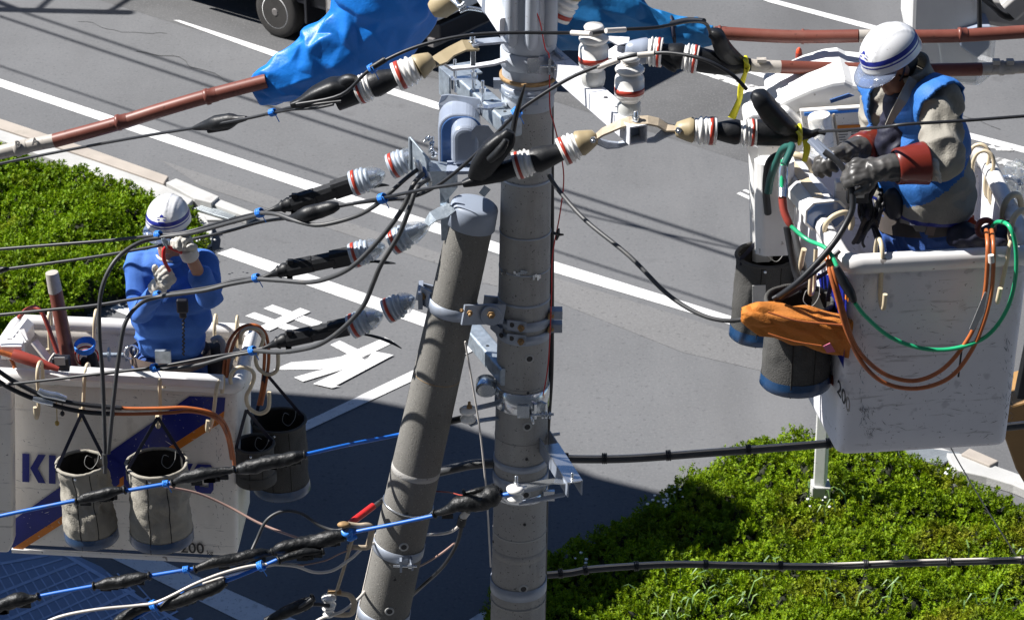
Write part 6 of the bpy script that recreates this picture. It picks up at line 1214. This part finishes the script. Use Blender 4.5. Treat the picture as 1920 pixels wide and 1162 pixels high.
# ================================================================== TRUCK
u = (G(600, 346)-G(0, 148)).normalized(); g = G(516, 72); nv = Vector((-u.y, u.x, 0)); Mz = Matrix((( u.x, nv.x, 0), (u.y, nv.y, 0), (0, 0, 1)))
def tw(a, b, z): return g+u*a+nv*b+Vector((0, 0, z))
t = thing('truck', 'white box truck with dark chassis cut by the top edge left of the pole', 'truck', g)
def wheel(a, b):
    w0 = MB(); rr = .43; c0, c1 = tw(a, b, rr), tw(a, b+.26, rr)
    w0.lathe(c0, c1, [(0, rr*.62), (0, rr*.70), (.02, rr*.86), (.08, rr*.96), (.14, rr), (.86, rr), (.95, rr*.95), (1, rr*.7)], 40); o = w0.build('wheel', 'tyre', t)
    m1 = MB(); m1.lathe(tw(a, b+.0, rr), tw(a, b+.1, rr), [(-.04, rr*.60), (.04, rr*.66), (.02, rr*.62), (.5, rr*.55), (.98, rr*.50)], 36, cap=False); m1.build('rim', 'white_plastic', o)
    m2 = MB(); m2.lathe(tw(a, b+.07, rr), tw(a, b+.12, rr), [(0, rr*.5), (1, rr*.5)], 30); m2.lathe(tw(a, b-.01, rr), tw(a, b+.08, rr), [(0, .05), (.3, .09), (1, .1)], 20); m2.build('hub', 'truck_grey', o)
    m3 = MB()
    for k in range(6): th = k*math.pi/3; q = tw(a+.14*math.cos(th), b+.06, rr+.14*math.sin(th)); m3.lathe(q, q+nv*.03, [(0, .028), (1, .028)], 10)
    m3.build('hand_hole', 'black_ink', o)
wheel(0, .02); wheel(-4.6, .02)
bevel(MB().box(tw(-1.2, 1.1, .78), (8.9, 1.9, .30), M=Mz).build('chassis', 'truck_black', t), .02)
bevel(MB().box(tw(-1.5, 1.1, 2.2), (9.5, 2.2, 2.4), M=Mz).build('cargo_box', 'white_plastic', t), .03)
bevel(MB().box(tw(1.15, .16, .72), (.22, .2, .40), M=Mz).build('tool_box', 'truck_grey', t), .01)
MB().box(tw(1.15, .05, .80), (.12, .01, .14), M=Mz).build('box_lid', 'boom_grey', t); MB().box(tw(1.2, .12, .46), (.14, .1, .12), M=Mz).build('marker', 'boom_grey', t)
bevel(MB().box(tw(.62, .3, .62), (.05, .5, .5), M=Mz).build('mudguard', 'truck_black', t), .01); bevel(MB().box(tw(3.1, 1.1, .62), (.12, 2.0, .14), M=Mz).build('bumper', 'truck_grey', t), .01)
bevel(MB().box(tw(1.6, .5, .68), (.7, .5, .42), M=Mz).build('fuel_tank', 'truck_black', t), .03)
bevel(MB().box(tw(-1.5, .05, .74), (1.6, .06, .10), M=Mz).build('side_guard', 'white_plastic', t), .01)
# far navy vehicle behind the pole top
# ================================================================== WORKERS
def basis(fwd, up): f = Vector(fwd).normalized(); u = Vector(up); u = (u-f*u.dot(f)).normalized(); s = f.cross(u); return s, f, u
def head(mb, c, B, k=1.0):
    s, f, u = B; M = Matrix((( s.x, f.x, u.x), (s.y, f.y, u.y), (s.z, f.z, u.z))); q = lambda a, b, d: c+(s*a+f*b+u*d)*k
    mb.ball(q(0, -.01, .03), .1*k, 20, sc=(.78, .98, 1.05), M=M); mb.ball(q(0, .025, -.035), .09*k, 18, sc=(.68, .72, .95), M=M)
    cap(mb, q(-.035, .04, -.085), q(.035, .04, -.085), .028*k, .028*k); cap(mb, q(-.012, .068, -.098), q(.012, .068, -.098), .021*k, .021*k)
    cap(mb, q(0, .088, .015), q(0, .116, -.028), .009*k, .0145*k); cap(mb, q(-.012, .100, -.030), q(.012, .100, -.030), .0095*k, .0095*k)
    cap(mb, q(-.034, .078, .028), q(.034, .078, .028), .013*k, .013*k); cap(mb, q(-.036, .058, -.02), q(-.03, .06, -.05), .02*k, .016*k); cap(mb, q(.036, .058, -.02), q(.03, .06, -.05), .02*k, .016*k)
    cap(mb, q(-.017, .088, -.060), q(.017, .088, -.060), .008*k, .008*k); cap(mb, q(-.014, .084, -.072), q(.014, .084, -.072), .008*k, .008*k)
    for e in (-1, 1): mb.ball(q(e*.078, -.008, -.005), .032*k, 12, sc=(.32, .7, 1.05), M=M)
def helmet(t, c, B, k=1.0):
    s, f, u = B; nA, nT = 72, 30; q = lambda a, b, d: c+(s*a+f*b+u*d)*k
    rings = []; mis = []
    for i in range(nT+1):
        th = R_(1+(97)*i/nT); ring_ = []
        for j in range(nA):
            ph = 2*math.pi*j/nA; a = math.sin(th)*math.cos(ph); b = math.sin(th)*math.sin(ph); z = math.cos(th); bump = 1.0
            if abs(a) < .17 and z > .30: bump += .022
            if .40 < abs(a) < .50 and z > .35: bump += .016
            if i >= nT-2: bump += .012*(i-nT+3)
            ring_.append(q(a*.124*bump, b*.148*bump-.006, z*.135*bump+.015))
        rings.append(list(reversed(ring_)))
    for i in range(nT): mis.append(1 if i in (21, 22, 23, 25) else 0)
    o = MB().grid(rings, 0, True, True, True, False, mis=mis).build('helmet', ['helmet', 'helmet_blue'], t); sm = o.modifiers.new('s', 'SOLIDIFY'); sm.thickness = .003
    # peak
    R1 = []; n = 24
    for rr, dz in ((1.0, 0), (1.16, -.010), (1.33, -.026), (1.38, -.034)):
        row = []
        for j in range(n+1): ph = R_(22+136*j/n); w_ = math.sin(math.pi*j/n)**.5; e = 1+(rr-1)*w_; row.append(q(.124*e*math.cos(ph), .148*e*math.sin(ph)-.006, -.008+dz*w_))
        R1.append(row)
    m = MB(); m.grid(R1, 0, True, False); p_ = m.build('peak', 'visor', o); sm = p_.modifiers.new('s', 'SOLIDIFY'); sm.thickness = .003
    # emblem: small peaked mark above two bars
    def onh(a, z): z = z; rr = math.sqrt(max(0, 1-a*a-z*z)); return q(a*.127, rr*.152-.006+.002, z*.138+.015)
    m = MB()
    for (a0, a1, z0, z1) in ((-.19, .19, .45, .49), (-.15, .15, .36, .40)): m.add([onh(a0, z0), onh(a1, z0), onh(a1, z1), onh(a0, z1)], [[0, 1, 2, 3]])
    m.add([onh(-.22, .53), onh(.22, .53), onh(.19, .56), onh(.09, .57), onh(.07, .62), onh(0, .66), onh(-.07, .62), onh(-.09, .57), onh(-.19, .56)], [list(range(9))]); m.build('emblem', 'helmet_blue', o)
    # chin strap
    m = MB()
    for e in (-1, 1): m.tube([q(e*.105, -.01, .0), q(e*.088, .012, -.06), q(e*.045, .035, -.118), q(0, .045, -.13)], .005*k, 6, 4, flat=.5)
    m.build('chin_strap', 'strap', o)
def hand(mb, w, d, n, curl, thumb=1, k=1.0, rr=1.0):
    d = Vector(d).normalized(); n = Vector(n); n = (n-d*n.dot(d)).normalized(); s = d.cross(n)*thumb; w = Vector(w)
    L = (.044, .027, .021); off = (.030, .010, -.010, -.029); sc = (.93, 1.02, .97, .78); base = (.088, .092, .088, .080)
    for i in range(4): cap(mb, w+s*off[i]*.55*k, w+(d*base[i]+s*off[i])*k, .019*k*rr, .0155*k*rr)
    cap(mb, w+s*.026*k+d*.03*k, w-s*.024*k+d*.03*k, .018*k*rr, .018*k*rr)
    for i in range(4):
        p = w+(d*base[i]+s*off[i])*k; a = 0; sp = s*(.05*(1.5-i)*.6)
        for j in range(3):
            a += R_(curl[i] if isinstance(curl, (list, tuple)) else curl)*(.9, 1.1, .8)[j]; dd = (d*math.cos(a)+n*math.sin(a)+sp*math.cos(a)).normalized(); q = p+dd*L[j]*sc[i]*k
            cap(mb, p, q, (.0118, .0108, .0098)[j]*k*rr, (.0108, .0098, .0088)[j]*k*rr, 10); p = q
    p = w+(d*.026+s*.026)*k; dd = (d*.55+s*.75+n*.35).normalized(); q = p+dd*.042*k; cap(mb, p, q, .017*k*rr, .0135*k*rr, 10); d2 = (d*.8+s*.15+n*.55).normalized(); q2 = q+d2*.032*k; cap(mb, q, q2, .013*k*rr, .0115*k*rr, 10); d3 = (d*.7-s*.1+n*.7).normalized(); cap(mb, q2, q2+d3*.024*k, .0112*k*rr, .0095*k*rr, 10)
def chainc(mb, pts, rs, n=14):
    for i in range(len(pts)-1): cap(mb, pts[i], pts[i+1], rs[i], rs[i+1], n)
# ------------------------------------------------ worker in blue, left bucket
def left_worker():
    Y = 11.42; floor = ZL-.90; t = thing('person', 'worker in blue long sleeved shirt and white helmet, handling the lines from the left bucket', 'person', Vector((P(320, 700, Y).x, Y, floor)))
    nk = P(318, 478, Y-.03); ch = P(320, 545, Y); wa = P(318, 640, Y+.02); pv = P(318, 700, Y+.02)
    hc = P(317, 429, Y-.09); B = basis((-.14, -.97, -.10), (-.02, -.12, 1))
    sR, sL = P(263, 497, Y), P(381, 497, Y)                 # image left / image right shoulder
    eR, eL = P(262, 588, Y-.14), P(394, 556, Y-.20)
    wR, wL = P(300, 534, Y-.32), P(352, 470, Y-.38)
    print('L arms', (sR-eR).length, (eR-wR).length, (sL-eL).length, (eL-wL).length, 'torso', (nk-pv).length)
    hipR, hipL = P(290, 705, Y+.02), P(346, 705, Y+.02)
    kR = Vector((hipR.x-.03, Y-.03, floor+.50)); kL = Vector((hipL.x+.03, Y+.0, floor+.50)); aR = Vector((kR.x-.01, Y+.04, floor+.10)); aL = Vector((kL.x+.01, Y+.05, floor+.10))
    b = MB(); head(b, hc, B, .86); chainc(b, [hc-Vector((0, -.03, .06)), nk, ch, wa, pv], [.055, .058, .10, .09, .09])
    for s_, e_, w_ in ((sR, eR, wR), (sL, eL, wL)): chainc(b, [nk+Vector((0, 0, -.05)), s_, e_, w_], [.05, .042, .034, .028])
    for h_, k_, a_ in ((hipR, kR, aR), (hipL, kL, aL)): chainc(b, [pv, h_, k_, a_, a_+Vector((0, -.12, -.06))], [.11, .085, .055, .04, .035])
    hand(b, wR, (.55, -.25, .75), (-.4, -.75, .1), 62, -1, .95); hand(b, wL, (-.22, -.35, .9), (-.3, -.8, -.3), 70, 1, .95)
    organic('body', b, 'skin', t, .0065, 3)
    s = MB(); r1 = .165
    chainc(s, [P(292, 500, Y), P(350, 500, Y)], [.095, .095]); chainc(s, [P(288, 545, Y), P(354, 545, Y)], [.125, .125]); chainc(s, [P(290, 595, Y), P(352, 595, Y)], [.112, .112]); chainc(s, [P(292, 636, Y), P(346, 636, Y)], [.098, .098])
    cap(s, P(320, 515, Y+.02), P(320, 615, Y+.03), .128, .122); cap(s, sR, sL, .075, .075); cap(s, nk-Vector((0, 0, .02)), nk-Vector((0, 0, .08)), .072, .10)
    chainc(s, [sR, eR, eR.lerp(wR, .72)], [.070, .056, .044]); chainc(s, [sL, eL, eL.lerp(wL, .45)], [.070, .058, .052])
    organic('shirt', s, 'shirt_blue', t, .008, 3, .0085, 7.5)
    m = MB(); c = nk+Vector((0, -.0, -.005)); m.torus(c, (0, -.35, 1), .066, .016, 24, 8); m.tube([c+Vector((-.02, -.07, 0)), c+Vector((.015, -.10, -.05)), c+Vector((.03, -.12, -.10))], [.012, .02, .008], 8, 4, flat=.4); m.build('collar', 'shirt_blue', t)
    m = MB(); m.torus(nk+Vector((0, -.0, .012)), (0, -.3, 1), .058, .009, 20, 8); m.build('undershirt', 'cable_white', t)
    tr = MB(); chainc(tr, [P(296, 690, Y+.02), P(344, 690, Y+.02)], [.118, .118]); chainc(tr, [hipR, kR, aR], [.105, .078, .07]); chainc(tr, [hipL, kL, aL], [.105, .078, .07]); organic('trousers', tr, 'trouser_blue', t, .012, 3, .012, 8)
    bt = MB()
    for a_ in (aR, aL): chainc(bt, [a_+Vector((0, 0, -.02)), a_+Vector((0, -.01, -.055)), a_+Vector((0, -.15, -.06))], [.055, .045, .042])
    organic('boots', bt, 'rubber', t, .010, 2)
    for w_, d_, n_, th_, c_ in ((wR, (.55, -.25, .75), (-.4, -.75, .1), -1, (62, 66, 64, 60)), (wL, (-.22, -.35, .9), (-.3, -.8, -.3), 1, (72, 66, 70, 74))):
        gm = MB(); hand(gm, w_, d_, n_, c_, th_, 1.0, 1.22); d = Vector(d_).normalized(); organic('glove', gm, 'glove_white', t, .0042, 2, .002, 30)
        cf = MB(); cf.lathe(w_-d*.045, w_+d*.018, [(0, .038), (.1, .043), (.3, .041), (.5, .044), (.7, .041), (1, .036)], 20); cf.build('cuff', 'cable_white', t)
    helmet(t, hc+B[2]*.044, B, .83)
    gg = MB(); s_, f, u_ = B; rows = []
    for z in (-.024, -.008, .012, .022): rows.append([hc+s_*(.066*math.sin(a))+f*(.016+.076*math.cos(a))+u_*(z) for a in [R_(-80+160*i/16) for i in range(17)]])
    gg.grid(rows, 0, True, False); o = gg.build('goggles', 'goggle', t); sm = o.modifiers.new('s', 'SOLIDIFY'); sm.thickness = .004; sm.offset = 1
    hr = MB(); M = Matrix(((s_.x, f.x, u_.x), (s_.y, f.y, u_.y), (s_.z, f.z, u_.z))); hr.ball(hc-f*.02+u_*.02, .088, 18, sc=(.80, .96, .95), M=M); hr.build('hair', 'hair', t)
    # belt and radio
    bl = MB(); cb = P(319, 664, Y+.02); rows = [[cb+Vector((math.cos(a)*.196, math.sin(a)*.150, z)) for a in [2*math.pi*i/40 for i in range(40)]] for z in (-.03, -.026, .026, .03)]
    bl.grid(rows, 0, True, True, False, False); bl.build('belt', 'belt_tan', t)
    bk = MB(); bk.box(P(306, 668, Y-.145), (.075, .02, .065)); bk.build('buckle', 'galv', t)
    st = MB(); strip(st, [P(252, 650, Y), P(250, 672, Y)], .04, .01); st.torus(P(246, 660, Y-.05), (.5, -1, 0), .035, .005, 20, 6); st.build('carabiner', 'chrome', t)
    rd = MB(); c = P(342, 573, Y-.155); rd.box(c, (.055, .03, .07)); rd.box(c-Vector((0, 0, .045)), (.035, .025, .04)); bevel(rd.build('radio_microphone', 'truck_black', t), .008)
    rc = MB(); pts = [P(344+math.cos(i*1.9)*2.0, 590+i*2.3, Y-.155) for i in range(34)]; rc.tube(pts, .004, 6, 3); rc.build('coiled_cord', 'cable_black', t)
    # pliers held in the gloves: a thing of its own
    p = thing('pliers', 'pliers with red handles held in front of the blue worker\'s face', 'pliers', P(316, 472, Y-.42))
    m = MB(); m.tube([P(318, 508, Y-.43), P(308, 488, Y-.45), P(307, 470, Y-.45), P(311, 462, Y-.45)], [.008, .0095, .009, .006], 10, 5); m.build('handle', 'red', p)
    m = MB(); m.tube([P(340, 474, Y-.43), P(328, 468, Y-.45), P(318, 464, Y-.45), P(313, 460, Y-.45)], [.008, .0095, .009, .006], 10, 5); m.build('handle', 'red', p)
    m = MB(); m.tube([P(314, 464, Y-.45), P(308, 456, Y-.45), P(303, 448, Y-.45)], [.012, .014, .005], 8, 4, flat=.5); m.tube([P(314, 462, Y-.45), P(312, 454, Y-.45), P(306, 447, Y-.45)], [.010, .012, .005], 8, 4, flat=.5); m.build('jaws', 'galv', p)
left_worker()
# ------------------------------------------------ worker in vest, right bucket
def right_worker():
    Y = 9.82; floor = ZR-.85; t = thing('person', 'worker in blue and khaki vest with red gauntlets, bending over the right bucket rim', 'person', Vector((P(1725, 430, Y+.03).x, Y, floor)))
    hc = P(1676, 122, 9.74); B = basis((-.80, -.42, -.42), (-.36, -.16, 1))
    nk = P(1706, 158, 9.78); ch = P(1718, 235, 9.80); wa = P(1722, 330, 9.84); pv = P(1722, 410, 9.86)
    sL, sR = P(1762, 196, 9.62), P(1655, 180, 9.98); eL, eR = P(1768, 300, 9.44), P(1650, 268, 9.86); wL, wR = P(1650, 318, 9.38), P(1598, 285, 9.66)
    print('R arms', (sL-eL).length, (eL-wL).length, (sR-eR).length, (eR-wR).length, 'torso', (nk-pv).length)
    hL, hR = P(1745, 425, 9.78), P(1700, 420, 9.94); kL = Vector((hL.x, 9.76, floor+.50)); kR = Vector((hR.x-.03, 9.98, floor+.5)); aL = Vector((hL.x+.03, 9.80, floor+.1)); aR = Vector((hR.x, 10.0, floor+.1))
    b = MB(); head(b, hc, B, .88); chainc(b, [hc-B[2]*.07, nk, ch, wa, pv], [.055, .058, .09, .09, .09])
    for s_, e_, w_ in ((sR, eR, wR), (sL, eL, wL)): chainc(b, [nk+Vector((0, 0, -.04)), s_, e_, w_], [.05, .045, .036, .028])
    for h_, k_, a_ in ((hR, kR, aR), (hL, kL, aL)): chainc(b, [pv, h_, k_, a_, a_+Vector((-.1, -.05, -.06))], [.11, .09, .058, .04, .035])
    dL, nL_ = (-.95, -.10, -.05), (-.25, .55, -.6); dR, nR_ = (-.85, -.30, .05), (-.2, -.45, -.8)
    hand(b, wL, dL, nL_, 55, 1, .95); hand(b, wR, dR, nR_, 40, -1, .95)
    organic('body', b, 'skin_dark', t, .0065, 3)
    # khaki shirt
    s = MB(); ax = (sL-sR).normalized()
    def slab(s, py, px, Yc, half, r): c = P(px, py, Yc); cap(s, c-ax*half, c+ax*half, r, r)
    slab(s, 205, 1713, 9.80, .09, .100); slab(s, 260, 1720, 9.81, .09, .115); slab(s, 330, 1722, 9.83, .085, .118); slab(s, 375, 1726, 9.85, .09, .128); cap(s, sR, sL, .078, .082)
    cap(s, nk, ch, .08, .13)
    chainc(s, [sL, eL, eL.lerp(wL, .35)], [.080, .070, .052]); chainc(s, [sR, eR, eR.lerp(wR, .5)], [.080, .066, .054])
    organic('shirt', s, 'shirt_khaki', t, .008, 2, .018, 9)
    # undershirt navy at the chest opening, high collar
    us = MB(); c0 = nk+Vector((-.05, -.045, -.03)); cap(us, c0, c0+Vector((.0, -.03, -.20)), .05, .085); organic('undershirt', us, 'strap', t, .01, 2, .006, 12)
    cl = MB(); rows = []
    for zz, rr in ((-.05, .105), (.0, .088), (.05, .082), (.085, .086)):
        rows.append([nk+B[2]*zz*1.0+(B[1]*math.cos(a)*.95+B[0]*math.sin(a))*rr+Vector((.012, 0, .01)) for a in [R_(42+276*i/24) for i in range(25)]])
    cl.grid(rows, 0, True, False); o = cl.build('collar', 'shirt_khaki', t); sm = o.modifiers.new('s', 'SOLIDIFY'); sm.thickness = .008
    # vest: torso shell with armholes and an open front
    v = MB(); slab(v, 200, 1712, 9.80, .095, .132); slab(v, 260, 1718, 9.81, .10, .153); slab(v, 330, 1720, 9.82, .115, .155); slab(v, 366, 1720, 9.83, .122, .158); cap(v, sR+Vector((0, 0, -.0)), sL, .098, .104); cap(v, nk+Vector((0, 0, -.02)), ch, .085, .14)
    me = remeshed(v, .008, 3, .008, 7); fd = Vector((-.93, -.36, 0)); bm = bmesh.new(); bm.from_mesh(me); kill = []
    hem = P(1720, 372, 9.84).z; bmesh.ops.bisect_plane(bm, geom=bm.verts[:]+bm.edges[:]+bm.faces[:], plane_co=P(1720, 372, 9.84), plane_no=(.06, 0, 1), clear_inner=True); bmesh.ops.bisect_plane(bm, geom=bm.verts[:]+bm.edges[:]+bm.faces[:], plane_co=P(1720, 372, 9.84)+Vector((0, 0, .016)), plane_no=(.06, 0, 1))
    nd = nk+Vector((0, 0, .005)); side = fd.cross(Vector((0, 0, 1)))
    for f_ in bm.faces:
        c = f_.calc_center_median(); rel = c-Vector((wa.x, wa.y, c.z)); a = rel.dot(fd); l_ = rel.dot(side)
        dz = c.z-wa.z
        if a > .02 and dz > .0 and abs(l_-.01) < .012+max(0, dz-.03)*.24: kill.append(f_); continue
        if c.z > nk.z-.02 and (c-nk).length < .13: kill.append(f_); continue
        for sh, e_ in ((sL, eL), (sR, eR)):
            o_ = sh+(sh-nk).normalized()*.048+Vector((0, 0, -.01)); 
            if (c-o_).length < .112: kill.append(f_); break
    bmesh.ops.delete(bm, geom=kill, context='FACES'); bm.to_mesh(me); bm.free()
    me.materials.append(MAT['vest_blue']); me.materials.append(MAT['shirt_khaki']); me.materials.append(MAT['decal_navy'])
    for pl in me.polygons:
        c = pl.center; l_ = (c-wa).dot(side); pl.use_smooth = True; lim = wa.z+.03+(.11*max(-.06, c.x-wa.x)/.15)
        pl.material_index = 2 if (c.z-hem+.06*(c.x-P(1720, 372, 9.84).x)) < .016 else (1 if c.z < lim-.02 else 0)
    o = link('vest', me, t); sm = o.modifiers.new('s', 'SOLIDIFY'); sm.thickness = .010; sm.offset = 1
    ft = MB(); strip(ft, [P(1712, 148, 9.66), P(1692, 188, 9.60), P(1676, 214, 9.60), P(1664, 236, 9.61)], [.04, .04, .03, .02], .006, up=(0, -1, 0)); ft.build('reflective_flap', 'shirt_khaki', t)
    # gauntlets
    for w_, e_, d_, n_, th_, c_, ex_ in ((wL, eL, dL, nL_, 1, (52, 56, 60, 62), 1.12), (wR, eR, dR, nR_, -1, (35, 42, 48, 52), 1.0)):
        d = Vector(d_).normalized(); g = MB(); hand(g, w_, d_, n_, c_, th_, 1.12, 1.32); q0 = w_.lerp(e_, .10); chainc(g, [w_+d*.02, w_.lerp(e_, .30)], [.044, .058]); organic('rubber_glove', g, 'glove_grey', t, .005, 2, .003, 22)
        m = MB(); a_ = w_.lerp(e_, .24); z_ = w_.lerp(e_, .72); pr = [(0, .056), (.05, .064), (.3, .066), (.6, .069), (.95, .074), (1, .075), (1, .066), (.5, .058)]
        m.lathe(a_, z_, [(p_, r_*ex_) for p_, r_ in pr], 30, cap=False); me2 = m; o = m.build('gauntlet_sleeve', 'glove_red', t)
        for vv in o.data.vertices: vv.co += Vector((1, 1, 1))*.004*mn.noise(vv.co*14)
    cf = MB(); p_ = wL.lerp(eL, .74); cap(cf, p_, p_+Vector((.05, 0, -.045)), .02, .012); cap(cf, p_+Vector((.02, -.05, .02)), p_+Vector((.045, -.07, -.05)), .018, .008); organic('inner_cuff', cf, 'glove_white', t, .006, 2, .003, 30)
    tr = MB(); 
    def slab2(mm, py, px, Yc, half, r): c = P(px, py, Yc); cap(mm, c-ax*half, c+ax*half, r, r)
    slab2(tr, 408, 1724, 9.86, .08, .122); slab2(tr, 440, 1724, 9.86, .08, .125); chainc(tr, [hL, kL, aL], [.11, .082, .07]); chainc(tr, [hR, kR, aR], [.11, .082, .07]); organic('trousers', tr, 'trouser_blue', t, .012, 3, .012, 8)
    bt = MB()
    for a_ in (aR, aL): chainc(bt, [a_+Vector((0, 0, -.02)), a_+Vector((-.01, 0, -.055)), a_+Vector((-.13, -.05, -.06))], [.055, .045, .042])
    organic('boots', bt, 'rubber', t, .010, 2)
    bl = MB(); cb = P(1725, 402, 9.86)
    for z0, z1, rr in ((-.065, .03, 1.0),):
        rows = [[cb+ax*(math.cos(a)*.222*rr)+ax.cross(Vector((0, 0, 1)))*(math.sin(a)*.142*rr)+Vector((0, 0, z)) for a in [2*math.pi*i/44 for i in range(44)]] for z in (z0, z0+.01, z1-.01, z1)]
        bl.grid(rows, 0, True, True, False, False)
    bl.build('belt', 'belt', t)
    bk = MB(); c = P(1724, 408, 9.66)
    for a_, b_ in (((-.035, .03), (.03, .03)), ((-.035, -.03), (.03, -.03)), ((-.035, -.03), (-.035, .03)), ((.03, -.03), (.03, .03))): bk.tube([c+Vector((a_[0], 0, a_[1])), c+Vector((b_[0], 0, b_[1]))], .005, 8, 1)
    bk.build('buckle', 'chrome', t)
    lt = MB(); strip(lt, [P(1745, 398, 9.66), P(1748, 420, 9.64), P(1742, 440, 9.64)], .035, .012, up=(0, -1, 0)); lt.build('leather_strap', 'belt_tan', t)
    pc = MB(); cap(pc, P(1675, 370, 9.66), P(1678, 395, 9.66), .04, .04); organic('belt_pouch', pc, 'truck_black', t, .01, 2)
    helmet(t, hc+B[2]*.046, B, .86)
    s_, f, u_ = B; M = Matrix(((s_.x, f.x, u_.x), (s_.y, f.y, u_.y), (s_.z, f.z, u_.z))); hr = MB(); hr.ball(hc-f*.022+u_*.012, .090, 18, sc=(.80, .94, 1.0), M=M); hr.build('hair', 'hair', t)
    for e in (-1, 1): MB().ball(hc+s_*e*.028+f*.074+u_*.004, .009, 10).build('eye', 'hair', t)
    wr_ = thing('ratchet_wrench', 'pale blue steel crimping tool held in the dark gloves at right', 'tool', P(1540, 285, 9.45))
    m = MB(); m.beam(P(1519, 262, 9.5), P(1552, 296, 9.44), .03, .018, bev=.004); m.beam(P(1530, 262, 9.5), P(1562, 292, 9.46), .014, .014, bev=.003); m.build('frame', 'box_grey', wr_)
    m = MB(); m.tube([P(1545, 284, 9.44), P(1575, 308, 9.42), P(1600, 345, 9.40)], .012, 10, 4); m.build('handle', 'cable_grey', wr_)
right_worker()
